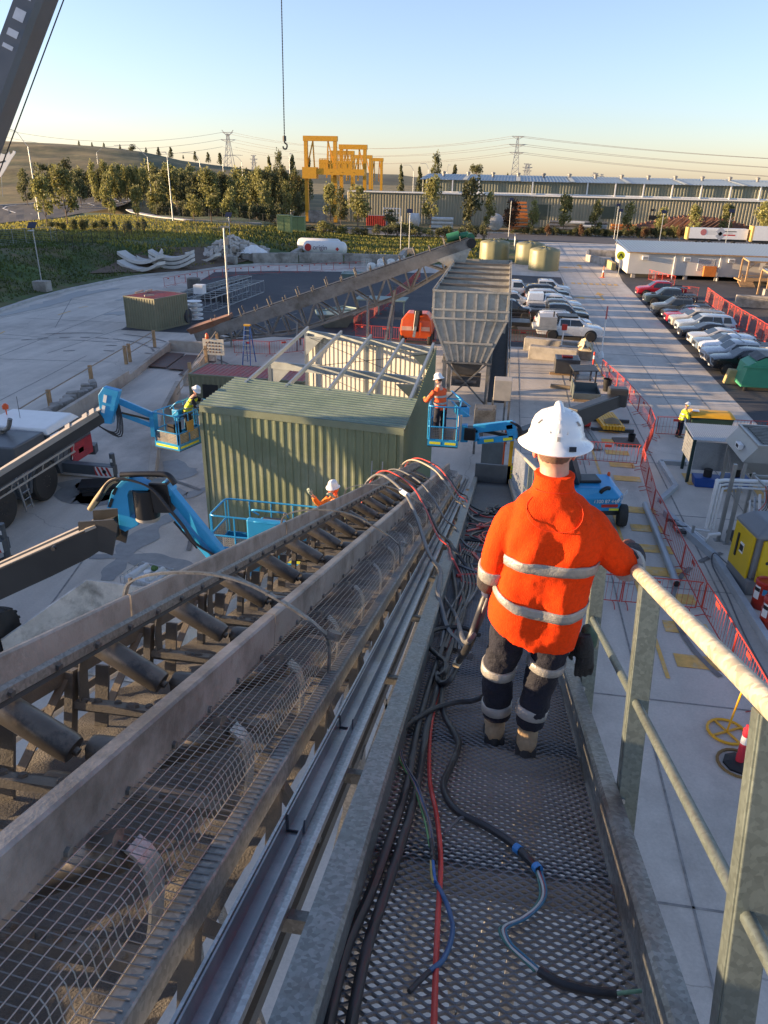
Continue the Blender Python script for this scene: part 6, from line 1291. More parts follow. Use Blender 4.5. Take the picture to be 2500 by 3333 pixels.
# ---- crowd barriers
BRED=M('barrier_red',(.45,.045,.03),.5,var=.15)
bt=T('crowd_barrier','red steel crowd barrier','barrier',(0,0,0),0,'red crowd barriers around the work area')
mb=MB(); mb.tube(curvepts([(-1.12,0,.16),(-1.12,0,.95),(-1.02,0,1.07),(1.02,0,1.07),(1.12,0,.95),(1.12,0,.16)],3),.019,6); mb.tube([(-1.12,0,.18),(1.12,0,.18)],.017,6); mb.build('frame',BRED,bt)
mb=MB(); [mb.cyl((-1.0+.1667*i,0,.18),(-1.0+.1667*i,0,1.06),.0062,4) for i in range(13)]; o=mb.build('bar_panel',BRED,bt)
MB().bb(-.36,-.006,.86,-.06,.006,.99).build('name_plate',BRED,bt)
for x in (-.95,.95): MB().tube([(x,-.26,.02),(x,0,.10),(x,.26,.02)],.014,5).build('foot',BRED,bt)
BT=CH(bt); bfirst=[True]
def barriers(pts,lab,z=0,step=2.3,sz=1):
    for a,b in zip(pts[:-1],pts[1:]):
        a,b=Vector((*a,z)),Vector((*b,z)); L=(b-a).length; n=max(1,round(L/step))
        for i in range(n):
            p=a.lerp(b,(i+.5)/n); rz=math.atan2(b.y-a.y,b.x-a.x)
            o=bt if bfirst[0] else dup(bt,ch=BT); bfirst[0]=False
            o.location=p; o.rotation_euler=(0,0,rz); o.scale=(L/n/2.3,1,sz); o['label']=lab
barriers([(6.92,50.9),(7.47,47.3),(7.83,44.4),(8.2,39.8),(8.1,37.6),(6.8,33.0),(6.5,28.0),(6.57,25.8),(6.75,20.6),(6.95,18),(7.2,13.5)],'red crowd barrier in the long winding line along the walkway crossing')
barriers([(2.0,33.3),(6.7,33.3)],'red crowd barrier in the short row behind the parked blue lift')
barriers([(2.1,20.5),(6.6,20.6)],'red crowd barrier in the near row crossing the yellow bars')
barriers([(8.3,38.1),(19.8,38.9)],'red crowd barrier in the row beside the worker at the yellow lid bin')
barriers([(.5,60.2),(3.6,60.0)],'red crowd barrier beside the white tray back ute')
p=[tuple(G(*a)[:2]) for a in (p5(245,310),p5(420,318),p5(590,300))]; barriers(p,'red crowd barrier in the row behind the step ladder')
p=[tuple(G(*c2(*a))[:2]) for a in ((590,1330),(720,1240),(830,1150),(930,1070),(1010,985))]; barriers(p,'red crowd barrier in the diagonal line under the incline conveyor',0,2.3,1.15)
p=[tuple(G(*c2(*a))[:2]) for a in ((600,1365),(700,1375),(900,1390),(1110,1400))]; barriers(p,'red crowd barrier in front of the orange lift')
p=[tuple(G(*c1(*a))[:2]) for a in ((1045,1048),(1180,1020),(1330,995),(1500,975),(1659,962))]+[tuple(G(*c2(*a))[:2]) for a in ((230,955),(460,940),(660,930))]; barriers(p,'red crowd barrier in the faded line between the yard and the asphalt')
p=[tuple(G(*c3(*a))[:2]) for a in ((895,905),(980,930),(1060,950))]; barriers(p,'red crowd barrier before the office steps',0,2.3,1.3)
p=[tuple(G(*c3(*a))[:2]) for a in ((1258,1045),(1360,1130),(1470,1205),(1570,1270),(1700,1360))]; barriers(p,'orange red barrier in the line behind the parked cars',0,2.0,1.5)
p=[tuple(G(*c3(*a))[:2]) for a in ((1105,1000),(1210,1010))]; barriers(p,'red barrier piece beside the veranda post')
# ---- site offices
OFF=M('office_cream',(.56,.53,.47),.55,var=.05,scale=.7); ROOFM=M('zinc_roof',(.25,.30,.34),.4,.45,var=.12,scale=1)
def office(label,x0,x1,y0,y1,z0,h,over=1.2,win=(),slope=.35,roof=True):
    t=T('site_office',label,'site office',(x0,y0,0))
    MB().bb(x0,y0,z0,x1,y1,z0+h).build('wall',OFF,t,bev=.02)
    if roof:
        mb=MB(); corrroof(mb,(x0-.4,y0-over,z0+h+.05),(x0-.4,y1+.3,z0+h+slope),(x1+.4,y1+.3,z0+h+slope),(x1+.4,y0-over,z0+h+.05),.45,.05,.14); mb.build('roof',ROOFM,t); MB().bb(x0-.4,y0-over-.08,z0+h-.08,x1+.4,y0-over,z0+h+.06).build('gutter',TIMBER,t)
    else: MB().bb(x0-.1,y0-.1,z0+h,x1+.1,y1+.1,z0+h+.12).build('roof',M('office_roof',(.25,.24,.23),.6),t)
    for wx,wz,ww,wh in win:
        f=MB(); f.bb(wx-ww/2-.06,y0-.05,z0+wz-.06,wx+ww/2+.06,y0-.002,z0+wz+wh+.06); fo=f.build('window',WHITE,t)
        g=MB(); g.bb(wx-ww/2,y0-.06,z0+wz,wx+ww/2,y0-.051,z0+wz+wh); g.build('pane',GLASS,fo)
        b=MB(); [b.bb(wx-ww/2+.12*i,y0-.075,z0+wz,wx-ww/2+.12*i+.05,y0-.061,z0+wz+wh) for i in range(int(ww/.12))]; b.build('blind',WHITE,fo)
    return t
def ac(t,x,y,z):
    o=MB(); o.bb(x-.4,y-.35,z,x+.4,y,z+.5); a=o.build('air_conditioner',WHITE,t,bev=.02); b=MB(); [b.bb(x-.33,y-.36,z+.07+.06*i,x+.33,y-.352,z+.1+.06*i) for i in range(6)]; b.build('grille',BLACK,a)
o1=office('long cream site office with zinc roof, farthest by the road',16.3,62,108.8,123,.55,2.75,.3,((26.4,.7,2.2,1.5),(38.5,.8,2.4,1.4),(46,.8,2.4,1.4),(53,.8,2.2,1.4)),.55)
for x in (18.4,23.8,29.4): ac(o1,x,108.8,2.4)
for x in (22.2,28): MB().cyl((x,108.7,.0),(x,108.7,3.2),.07,8).build('downpipe',WHITE,o1)
for i in range(4): MB().bb(16.62,110+3*i,1.7,16.69,110.9+3*i,2.7).build('end_window',GLASS if i else M('grey_pane',(.3,.3,.3)),o1)
for x,y in ((17.2,109.2),(20,109.2),(24,109.2),(28,109.2),(17.2,122)): MB().bb(x-.25,y-.25,0,x+.25,y+.25,.54).build('pier',CONC2,o1)
text('SITE',.55,(34.2,108.77,2.45),(1,0,0),(0,0,1),BLACK,'lettering',o1,.006); text('OFFICE',.45,(34.2,108.77,1.95),(1,0,0),(0,0,1),BLACK,'lettering',o1,.006); MB().bb(33.1,108.775,1.6,35.3,108.796,2.85).build('sign_board',WHITE,o1)
MB().bb(26,108.0,.6,27.6,108.6,1.9).build('orange_cabinet',M('orange_cabinet',(.55,.17,.03),.5),o1,bev=.03)
vr=T('veranda','timber veranda with zinc canopy roofs along the front of the long site office','veranda',(36,104,0))
for (x0,x1,y0,y1,z) in ((30.5,60,104.6,107.6,3.05),(29.8,37.2,93.6,96.6,2.75),(34,52,98.5,102.5,2.85)):
    corrroof(MB(),(x0,y0,z),(x0,y1,z+.2),(x1,y1,z+.2),(x1,y0,z),.35,.04,.1).build('canopy_roof',ROOFM,vr); mb=MB(); mb.bar((x0,y0,z-.1),(x1,y0,z-.1),.1,.18); mb.bar((x0,y1,z+.1),(x1,y1,z+.1),.1,.18); mb.bar((x0,y0,z-.08),(x0,y1,z+.1),.1,.16); mb.build('canopy_beam',TIMBER,vr)
    n=int((x1-x0)/4)+1
    for i in range(n+1):
        for y in (y0,y1): MB().bb(x0+(x1-x0)*i/n-.09,y-.09,0,x0+(x1-x0)*i/n+.09,y+.09,z).build('post',TIMBER,vr)
    for i in range(n): MB().bar((x0+(x1-x0)*i/n,y0,z-1.0),(x0+(x1-x0)*i/n+1,y0,z-.1),.08).build('knee_brace',TIMBER,vr)
mb=MB(); mb.bb(30,104.8,.5,60,108.6,.62); mb.build('deck',TIMBER,vr)
for i in range(10): MB().bb(30+2.2*i,104.85,1.2,32.1+2.2*i,104.9,1.3).build('rail',TIMBER,vr); MB().bb(30+2.2*i,104.85,.62,30.08+2.2*i,104.92,1.5).build('rail_post',TIMBER,vr)
for i in range(5): MB().bb(29.6,103.2+.3*i,.02+.1*i,31.4,103.5+.3*i,.12+.1*i).build('step',TIMBER,vr)
o2=office('cream cabin with low zinc lean-to, middle of the three site offices',29.6,44,80.8,88.5,.2,2.75,.3,(),.2)
o3=office('cream cabin with two air conditioners at the right edge, nearest site office',27.8,42,67.2,72.5,.2,2.7,.2,((31.8,.9,.9,1.5),),.15,False)
for x in (28.9,30.3): ac(o3,x,67.2,2.1)
mb=MB(); mb.hexa([(24.4,71.2,0),(25.2,71.4,0),(26.6,66.6,0),(25.8,66.4,0),(24.65,71.2,1.0),(24.95,71.4,1.0),(26.35,66.6,1.0),(26.05,66.4,1.0)]); tag(mb.build('concrete_barrier',CONC2,bev=.04),'grey concrete barrier beside the nearest site office','barrier')
for i,(x0,y0,x1,y1,l) in enumerate(((29,92,33,92.2,'concrete block under the canopy roof posts'),(24.5,86,30.5,85.2,'long concrete block behind the red ute'))): m_=MB(); wall(m_,(x0,y0),(x1,y1),1.2,1.2,.7); tag(m_.build('concrete_block',CONC2,bev=.04),l,'block')
for i,(a,b,l) in enumerate((((12.9,130),(15.2,123),'concrete barrier nearest the crossing sign'),((13.6,137),(12.9,130.2),'concrete barrier in the middle of the line by the road bend'),((13.9,139.5),(19,139),'concrete barrier across the end of the road bend'),((15.3,122.8),(15.6,117),'yellow ended concrete barrier at the road bend'))): m_=MB(); wall(m_,a,b,1.05,1.05,.5); tag(m_.build('concrete_barrier',CONC2 if i<3 else M('yellow_conc',(.42,.33,.15),.8),bev=.05),l,'barrier')
t=T('crossing_sign','bright yellow pedestrian crossing sign on a thin post','sign',G(*c3(705,880))); b=G(*c3(705,880)); h=hgt(b,*c3(722,745)); mb=MB(); mb.lathe([(.02,-.03),(.55,-.03),(.55,0),(.02,0)],20,(b.x,b.y,h),'y'); mb.build('disc',M('lime_sign',(.55,.60,.02),.5),t); MB().cyl((b.x,b.y+.02,0),(b.x,b.y+.02,h),.04,6).build('post',GALV,t); mb=MB(); mb.bar((b.x-.3,b.y-.045,h-.3),(b.x,b.y-.045,h+.25),.13,.02,up=(0,1,0)); mb.bar((b.x+.3,b.y-.045,h-.3),(b.x,b.y-.045,h+.25),.13,.02,up=(0,1,0)); mb.build('symbol',BLACK,t)
def cone(px,py,l,h=.95): 
    b=G(px,py); t=T('traffic_cone',l,'cone',b); MB().lathe([(.05,0),(.26,.03),(.2,.06),(.03,h)],14,b).build('body',ORANGE,t,smooth=40); MB().lathe([(.135,h*.45),(.095,h*.62)],14,b+Vector((0,0,.012))).build('band',WHITE,t); MB().bb(b.x-.3,b.y-.3,0,b.x+.3,b.y+.3,.05).build('base',ORANGE,t)
cone(*c3(608,885),'tall orange cone by the yellow ended barrier at the road bend',1.5)
# ---- right foreground plant
t=T('skip_bin','green steel skip bin with sloping black lid','skip',(16.9,49.5,0)); SKG=M('skip_green',(.06,.30,.17),.45,var=.1,scale=1)
mb=MB(); mb.prism([(15.3,48.9,.25),(15.5,48.9,1.6),(16.4,48.9,2.15),(20,48.9,2.15),(20,48.9,.25)],(0,1.9,0)); mb.build('body',SKG,t,bev=.03); MB().prism([(15.9,48.85,1.95),(16.4,48.85,2.25),(20,48.85,2.3),(20,48.85,2.18),(16.4,48.85,2.17)],(0,2.0,0)).build('lid',BLACK,t); MB().bb(15.2,48.8,1.5,20,48.89,1.62).build('rim',SKG,t)
for x in (15.6,18): MB().cyl((x,48.95,.0),(x,48.95,.25),.12,8).build('castor',BLACK,t)
mb=MB(); mb.prism([(14.75,50.5,0),(16.3,50.3,0),(16.3,50.3,.9),(14.95,50.5,.95)],(0,.55,0)); tag(mb.build('concrete_barrier',M('yellow_conc',(.42,.33,.15),.8),bev=.05),'yellow painted concrete block beside the green skip bin','barrier')
yb=T('wheelie_bin','large dark bin with domed yellow lid the worker writes on','bin',(10.6,38.6,0)); mb=MB(); mb.hexa([(10.0,38.25,.15),(11.9,38.25,.15),(11.9,39.2,.15),(10.0,39.2,.15),(9.95,38.1,1.15),(12.0,38.1,1.15),(12.0,39.35,1.15),(9.95,39.35,1.15)]); mb.build('body',M('bin_green',(.02,.05,.035),.5),yb,bev=.04)
mb=MB(); mb.grid(lambda u,v:(9.9+2.15*u,38.05+1.35*v,1.16+.22*math.sin(3.14159*v)**.6*(1 if .02<u<.98 else .4)),16,10); mb.build('lid',YEL,yb,smooth=60)
for x in (10.1,11.8): MB().cyl((x,38.2,.0),(x,38.2,.16),.1,8).build('castor',BLACK,yb)
st_=T('corrugated_shelter','small shelter of corrugated iron on dark posts','shelter',(9.4,32.9,0)); DG=M('post_green',(.015,.04,.035),.5)
for x,y in ((8.62,31.85),(8.75,33.55),(11.2,31.85),(11.2,33.55)): MB().bb(x-.06,y-.06,0,x+.06,y+.06,2.0).build('post',DG,st_)
mb=MB(); corrroof(mb,(8.5,31.6,2.02),(8.5,33.75,2.12),(11.4,33.75,2.12),(11.4,31.6,2.02),.085,.02,.03); mb.build('roof',GALV,st_)
mb=MB(); [mb.bb(8.7,31.78,.62+.075*i,11.2,31.80+.02*(i%2),.62+.075*i+.074) for i in range(17)]; [mb.bb(8.58+.02*(i%2),31.9,.9+.075*i,8.60+.02*(i%2),33.5,.9+.075*i+.074) for i in range(13)]; mb.build('iron_wall',GALV,st_)
tubm=M('tub_blue',(.012,.07,.30),.5)
for i,(x,y) in enumerate(((9.35,31.6),(10.6,31.9))):
    tt=T('plastic_tub',('blue plastic tub in front under the shelter','blue plastic tub farther right under the shelter')[i],'tub',(x,y,0)); mb=MB(); mb.loft([[(x-.5,y-.3,0),(x+.5,y-.3,0),(x+.5,y+.3,0),(x-.5,y+.3,0)],[(x-.58,y-.36,.42),(x+.58,y-.36,.42),(x+.58,y+.36,.42),(x-.58,y+.36,.42)]],cap=True); mb.build('tub',tubm,tt,bev=.03); MB().cyl((x,y,.4),(x,y,.75),.18,12).build('drum',BLACK,tt)
SS=M('stainless',(.34,.34,.32),.4,.5,var=.1,scale=1.5)
wm=T('water_treatment_plant','grey steel settling hopper with grating top on slanted legs','plant',(11,29.5,0))
x0,x1,y0,y1=9.75,15,28.9,31.6
mb=MB(); mb.loft([[(x0+1.3,y0+1.0,.9),(x1,y0+1.0,.9),(x1,y1-.7,.9),(x0+1.3,y1-.7,.9)],[(x0,y0,2.1),(x1,y0,2.1),(x1,y1,2.1),(x0,y1,2.1)],[(x0+.45,y0,2.75),(x1,y0,2.75),(x1,y1,2.75),(x0+.45,y1,2.75)]]); mb.build('hopper',SS,wm)
mb=MB(); [mb.bb(x0+.7,y0+.2+.2*i,2.76,x1,y0+.26+.2*i,2.82) for i in range(12)]; mb.build('grating',GALVD,wm); mb=MB(); mb.bb(x0+.4,y0-.05,2.76,x1,y0+.06,2.84); mb.bb(x0+.4,y1-.06,2.76,x1,y1+.05,2.84); mb.bb(x0+.4,y0+.06,2.76,x0+.5,y1-.06,2.84); mb.build('rim',SS,wm)
for x,y in ((9.9,29.0),(9.9,31.4),(13,29.0),(13,31.4)): MB().bb(x-.06,y-.06,0,x+.06,y+.06,2.1).build('leg',SS,wm)
mb=MB(); mb.bar((9.9,29,1.7),(11.5,29,.3),.07); mb.bar((9.9,29,.2),(9.9,31.4,1.8),.07); mb.build('brace',SS,wm); MB().bb(x0+.02,y0+.9,2.3,x0+.2,y0+1.4,2.5).build('label_plate',WHITE,wm); MB().bb(x0+.015,y0+1.0,2.34,x0+.019,y0+1.3,2.46).build('label_print',BLACK,wm)
for x,y,h in ((8.55,26.0,3.0),(8.8,25.8,2.2)): MB().bb(x-.06,y-.06,0,x+.06,y+.06,h).build('column',SS,wm); MB().bb(x-.15,y-.12,0,x+.15,y+.12,.02).build('foot_plate',SS,wm)
mb=MB()
for i,(z,r_) in enumerate(((2.25,.075),(2.1,.045),(1.97,.045))): mb.tube(curvepts([(8.05+.12*i,26.0,.45),(8.1+.12*i,26.1,z-.1),(8.2+.12*i,26.2,z),(9.0,26.4,z),(12,26.6,z)],5),r_,8)
mb.build('white_pipework',WPIPE,wm,smooth=60)
mb=MB(); mb.tube([(6.95,27.0,.18),(7.5,26.9,.18),(8.0,25.6,.18),(8.1,25.5,.45)],.04,6); mb.tube([(7.05,26.45,.2),(8.3,26.3,.2),(8.35,26.3,.5)],.055,6); mb.tube([(7.6,26.4,.14),(7.95,25.4,.14),(8.0,25.35,.5),(8.4,25.5,.5)],.065,8); mb.build('white_pipework',WPIPE,wm,smooth=60)
mb=MB(); mb.cyl((6.85,27.05,.2),(7.3,26.95,.2),.07,8); mb.cyl((7.0,26.5,.2),(7.5,26.42,.2),.08,8); mb.cyl((7.1,26.15,.15),(7.6,26.1,.15),.07,8); mb.bar((7.15,27.0,.1),(7.6,25.9,.1),.05); mb.build('valve_set',BLACK,wm); MB().bb(7.55,25.9,0,7.63,25.98,.55).build('pipe_stand',SS,wm)
mb=MB(); mb.tube(curvepts([(9.0,25.5,.6),(9.3,25.2,.2),(9.9,25.2,.15),(10.2,25.6,.4),(10.3,25.9,1.4)],6),.075,8); mb.tube(curvepts([(9.8,26.2,.2),(10.0,25.8,.8),(10.6,25.8,.9)],5),.03,6); mb.build('white_pipework',WPIPE,wm,smooth=60)
MB().bb(9.3,26.1,.15,9.6,26.4,.5).build('pump',YEL,wm,bev=.03); MB().bb(9.0,25.9,.02,11.0,26.7,.15).build('skid',BLACK,wm)
mb=MB(); mb.lathe([(.08,-.2),(.36,-.2),(.38,-.15),(.38,.15),(.36,.2),(.08,.2)],20,(10.35,25.2,2.0),'y'); mb.build('hose_reel',M('reel_blue',(.01,.09,.38),.35),wm); 
mb=MB(); [mb.bb(x-.05,25.4,0,x+.05,25.5,2.6) for x in (10.0,10.7)]; mb.bb(9.95,25.4,2.4,10.8,25.5,2.5); mb.build('reel_stand',SS,wm)
for i in range(6): MB().tube(curvepts([(9.6+.06*i,25.7,2.4),(9.7+.05*i,25.6,1.8-.1*i),(9.5+.08*i,25.7,1.2),(9.9,25.8,.6)],5),.015,5).build('control_cable',(CRD,CGR,CBK)[i%3],wm)
for i,(x,y,h) in enumerate(((9.55,26.9,2.4),(9.75,25.2,2.7),(10.5,26.9,2.6),(9.4,24.6,1.3))): MB().bb(x-.05,y-.05,0,x+.05,y+.05,h).build('column',SS,wm)
for z in (.6,1.3,2.3): MB().bar((9.55,26.9,z),(10.5,26.9,z),.07).build('cross_bar',SS,wm); MB().bar((9.75,25.2,z),(9.55,26.9,z),.07).build('cross_bar',SS,wm)
for i in range(7): MB().tube(curvepts([(9.2+.16*i,25.4+.1*(i%3),.12+.1*(i%4)),(9.25+.17*i,25.5,.8+.12*(i%3)),(9.4+.16*i,25.9,.9+.1*i),(9.5+.14*i,26.5,1.5+.12*i)],5),.03+.012*(i%3),6).build('white_pipework',WPIPE if i%2==0 else GALV,wm,smooth=60)
cb=T('dosing_cabinet','tall yellow plastic cabinet with grey base and domed grey lid','cabinet',(8.95,22.5,0))
CY=M('cabinet_yellow',(.62,.42,.012),.4,var=.06); CGY=M('cabinet_grey',(.17,.18,.19),.5,var=.06)
Mx=Matrix.Translation((9.2,22.9,0))@Matrix.Rotation(.15,4,'Z')
mb=MB(Mx); mb.loft([[(-.95,-.8,0),(.95,-.8,0),(.95,.75,0),(-.95,.75,0)],[(-.95,-.8,.55),(.95,-.8,.55),(.95,.75,.55),(-.95,.75,.55)]]); mb.build('base',CGY,cb,bev=.06)
mb=MB(Mx); mb.bb(-.88,-.74,.55,.9,.7,2.0); mb.build('body',CGY,cb,bev=.05)
MB(Mx).bb(-.97,-.62,.5,-.885,.7,2.0).build('door',CY,cb,bev=.03); MB(Mx).bb(-.74,-.85,.5,.9,-.745,1.95).build('door',CY,cb,bev=.03)
MB(Mx).bb(-1.0,.25,.9,-.975,.35,1.7).build('handle_slot',BLACK,cb); MB(Mx).bb(-.985,-.15,1.15,-.972,.1,1.5).build('label_plate',WHITE,cb); MB(Mx).bb(-.99,-.14,1.22,-.9855,.09,1.42).build('label_print',BLACK,cb)
MB(Mx).cyl((-.5,-.86,1.2),(-.5,-.848,1.2),.06,12).build('lock',BLACK,cb)
mb=MB(Mx); mb.loft([[(-.98,-.84,1.98),(.96,-.84,1.98),(.96,.78,1.98),(-.98,.78,1.98)],[(-.98,-.84,2.1),(.96,-.84,2.1),(.96,.78,2.1),(-.98,.78,2.1)],[(-.6,-.55,2.42),(.7,-.55,2.42),(.7,.5,2.42),(-.6,.5,2.42)]]); mb.build('lid',CGY,cb,bev=.06)
for i,(x,y,l) in enumerate(((8.70,21.35,'red plastic drum with white label, nearer the yellow cabinet'),(8.62,20.25,'red plastic drum with white label at the frame edge'))):
    t=T('plastic_drum',l,'drum',(x,y,0)); MB().lathe([(.27,0),(.29,.03),(.29,.5),(.31,.52),(.31,.56),(.29,.58),(.29,.82),(.31,.86),(.31,.92),(.26,.95),(.24,.90)],26,(x,y,0)).build('body',M('drum_red',(.42,.03,.015),.35),t,smooth=35)
    for nm,a0,a1,z0,z1,mt in (('label_plate',3.3,3.95,.36,.8,WHITE),('label_print',3.32,3.93,.62,.74,BLACK),('blue_tag',4.2,4.6,.55,.75,M('tag_blue',(.05,.25,.45)))):
        r_=.312 if nm!='label_print' else .315; mb=MB(); mb.add([(x+r_*math.cos(a0+(a1-a0)*k_/5),y+r_*math.sin(a0+(a1-a0)*k_/5),z) for z in (z0,z1) for k_ in range(6)],[[k_,k_+1,k_+7,k_+6] for k_ in range(5)]); mb.build(nm,mt,t)
    text('UREA' if 0 else 'BASF' if 0 else 'CHEM',.0001,(x,y,.5),(1,0,0),(0,0,1),BLACK,'print',t) if 0 else None
tag(MB().tube([(6.34,28.6,.13),(6.32,22.1,.13)],.125,18).build('steel_pipe',M('pipe_galv',(.38,.41,.43),.4,.55,var=.1),smooth=60),'long thick grey steel pipe lying beside the barrier line','pipe')
tag(MB().tube([(6.32,22.12,.13),(6.32,22.09,.13)],.105,16).build('pipe_mouth',BLACK),'dark open mouth of the long grey pipe','pipe end')
kb=T('bund_kerb','pale grey steel kerb zigzagging round the plant','kerb',(7.9,28,0))
for a,b in zip([(9.0,34.0),(7.86,33.97),(7.97,30.9),(7.02,29.2)],[(7.86,33.97),(7.97,30.9),(7.02,29.2)]): MB().bar((*a,.1),(*b,.1),.2,.2).build('kerb_length',M('kerb_grey',(.36,.39,.41),.55),kb)
for a,b in zip([(7.0,27.9),(8.0,24.4),(8.25,19.1),(8.35,12)],[(8.0,24.4),(8.25,19.1),(8.35,12)]): MB().bar((*a,.13),(*b,.13),.2,.26).build('kerb_length',M('kerb_grey',(.36,.39,.41)),kb)
cable('hose',[Vector(p) for p in ((8.35,22.9,1.0),(8.2,23.3,.4),(7.95,24.2,.35),(7.85,23.9,.05),(7.85,22,.03),(7.75,19,.03),(7.9,15,.03))],.022,CGR,'grey hose draped over the kerb from the yellow cabinet','hose')
b=G(1600+1410*.5425,2200+340*.5425); t=T('post_stand','thin yellow post on a spoked wheel base','stand',b); MB().tube([(b.x+.44*math.cos(a),b.y+.44*math.sin(a),.04) for a in [6.2832*k_/20 for k_ in range(21)]],.035,6).build('wheel_base',YEL,t); mb=MB(); [mb.bar((b.x,b.y,.04),(b.x+.44*math.cos(a),b.y+.44*math.sin(a),.04),.05,.03) for a in (.5,2.07,3.64,5.2)]; mb.build('spoke',YEL,t); MB().cyl((b.x,b.y,.04),(b.x+.1,b.y,1.3),.025,8).build('post',YEL,t)
b=G(1600+1480*.5425,2200+530*.5425); t=T('safety_bollard','pink red bollard with a white band on a black rubber base','bollard',b); mb=MB(); mb.lathe([(.34,0),(.34,.05),(.22,.1),(.1,.12)],8,b); mb.build('base',RUBBER,t); MB().lathe([(.09,.1),(.085,.62)],14,b).build('tube',M('bollard_red',(.55,.03,.05),.4),t,smooth=50); MB().lathe([(.088,.62),(.082,.82)],14,b).build('band',WHITE,t); MB().lathe([(.08,.82),(.09,.9),(.09,1.0),(.05,1.03),(.06,1.1),(.02,1.12)],14,b).build('cap',M('bollard_red',(.55,.03,.05)),t); MB().tube([(b.x+.45*math.cos(a),b.y+.45*math.sin(a),.03) for a in [6.2832*k_/20 for k_ in range(21)]],.035,6).build('ring_base',M('rusty_ring',(.20,.12,.04),.8),t)
# work area left of the road
for i,(x0,y0,x1,y1,h,l) in enumerate(((1.9,58.2,6.0,57.3,.95,'long stone coloured concrete block behind the others'),(2.2,55.2,5.6,54.4,.95,'lit concrete block wrapped in hessian in front'),(4.4,56.4,6.8,55.6,.8,'concrete block behind the work table'))): m_=MB(); wall(m_,(x0,y0),(x1,y1),h,h,.75); tag(m_.build('concrete_block',CONC2,bev=.06),l,'block')
def bollard(x,y,l):
    t=T('safety_bollard',l,'bollard',(x,y,0)); MB().lathe([(.06,0),(.06,1.1)],10,(x,y,0)).build('tube',RED,t); MB().lathe([(.063,.6),(.063,.85)],10,(x,y,0)).build('band',WHITE,t)
bollard(6.6,53.2,'red and white bollard beside the work table'); t=T('sign_post','white stake with a small red head on the concrete block','post',(4.5,56.6,0)); MB().cyl((4.5,56.6,0),(4.6,56.6,2.0),.05,6).build('stake',WHITE,t); MB().box((4.62,56.6,2.1),(.4,.2,.45)).build('red_head',RED,t,bev=.06)
t=T('hessian_bundle','crumpled hessian and pale tarp bundle hanging on the block end','tarpaulin',(6.2,55,0)); mb=MB(); mb.grid(lambda u,v:(5.6+1.1*u+.15*noise.noise(Vector((u*4,v*4,0))),54.0+2*v,1.5-1.2*abs(u-.4)*(1.1-v*.4)+.35*noise.noise(Vector((u*5,v*5,2)))),14,16); mb.build('cloth',M('hessian',(.50,.42,.28),.9,var=.25,scale=3),t,smooth=60)
wt=T('work_table','dark steel work table with lower shelf','table',(5.6,47.8,0))
MB().hexa([(4.75,47.3,1.0),(6.35,47.7,1.0),(6.2,49.4,1.0),(4.6,49.0,1.0),(4.75,47.3,1.06),(6.35,47.7,1.06),(6.2,49.4,1.06),(4.6,49.0,1.06)]).build('table_top',M('table_steel',(.05,.055,.06),.5,.3,var=.2),wt)
for x,y in ((4.9,47.4),(6.2,47.75),(6.05,49.2),(4.75,48.9)): MB().bb(x-.05,y-.05,0,x+.05,y+.05,1.0).build('leg',DARK,wt)
MB().hexa([(4.95,47.5,.45),(6.1,47.8,.45),(6.0,49.1,.45),(4.8,48.8,.45),(4.95,47.5,.48),(6.1,47.8,.48),(6.0,49.1,.48),(4.8,48.8,.48)]).build('shelf',DARK,wt)
t=T('open_crate','dark open topped steel crate on timber behind the table','crate',(4.3,50.8,0)); MB().bb(3.8,50.2,.15,5.4,51.8,1.1).build('body',DARK,t,bev=.03); MB().bb(3.9,50.3,1.1,5.3,51.7,1.105).build('interior',BLACK,t); MB().bb(3.5,50.4,0,5.5,50.6,.14).build('timber',TIMBER,t)
tag(MB().box((4.6,51,1.17),(.7,.4,.12)).build('red_cloth',RED,bev=.04),'red cloth lying on the dark steel crate','cloth')
t=T('pallet_cage','grey steel stillage with timber base by the road barriers','stillage',(5.1,44.9,0)); mb=MB(); [mb.bb(*a) for a in ((4.6,44.0,.15,6.1,44.06,.5),(4.6,45.9,.15,6.1,45.96,.7),(4.55,44.0,.15,4.61,45.96,.95),(6.1,44,.15,6.16,45.96,.5))]; mb.bb(4.6,44.1,.14,6.1,45.9,.18); mb.build('side_panel',M('stillage_grey',(.10,.12,.12),.6),t); MB().bb(4.6,43.95,0,6.1,44.15,.13).build('timber',TIMBER,t)
t=T('plastic_bucket','tall black bucket by the barriers','bucket',(7.0,47.0,0)); MB().lathe([(.22,0),(.28,.75),(.30,.77),(.26,.76),(.21,.1)],16,(6.85,46.9,0)).build('body',BLACK,t)
t=T('timber_beam','heavy square timber lying on the lit concrete','timber',(3,45.6,0)); MB().bar((3.4,46.9,.12),(4.6,46.7,.12),.22,.22).build('beam',M('old_timber',(.24,.19,.13),.8),t)
# yellow slat pallets, mats, sheets
t=T('beam_pallet','bundle of yellow beams on bearers with a sack on top','beams',(6.2,39.2,0))
for i in range(7): MB().bar((5.45+.16*i,40.8,.3),(5.75+.16*i,38.1,.3),.13,.2).build('beam',YEL,t)
for y in (38.5,40.2): MB().bb(5.1,y-.08,.02,7.3,y+.08,.19).build('bearer',DARK,t)
mb=MB(); mb.grid(lambda u,v:(5.8+.8*u,38.5+.8*v,.42+.2*math.sin(3.1*u)*math.sin(3.1*v)+.08*noise.noise(Vector((u*5,v*5,1)))),8,8); mb.build('sack',M('sack_brown',(.22,.17,.10),.9),t,smooth=60)
tag(MB().prism([(6.05,37.3,.02),(7.3,37.55,.02),(7.35,36.15,.02),(6.15,36.1,.02)],(0,0,.05)).build('steel_plate',M('brown_plate',(.13,.10,.08),.7)),'flat brown steel plate lying inside the barrier corner','plate')
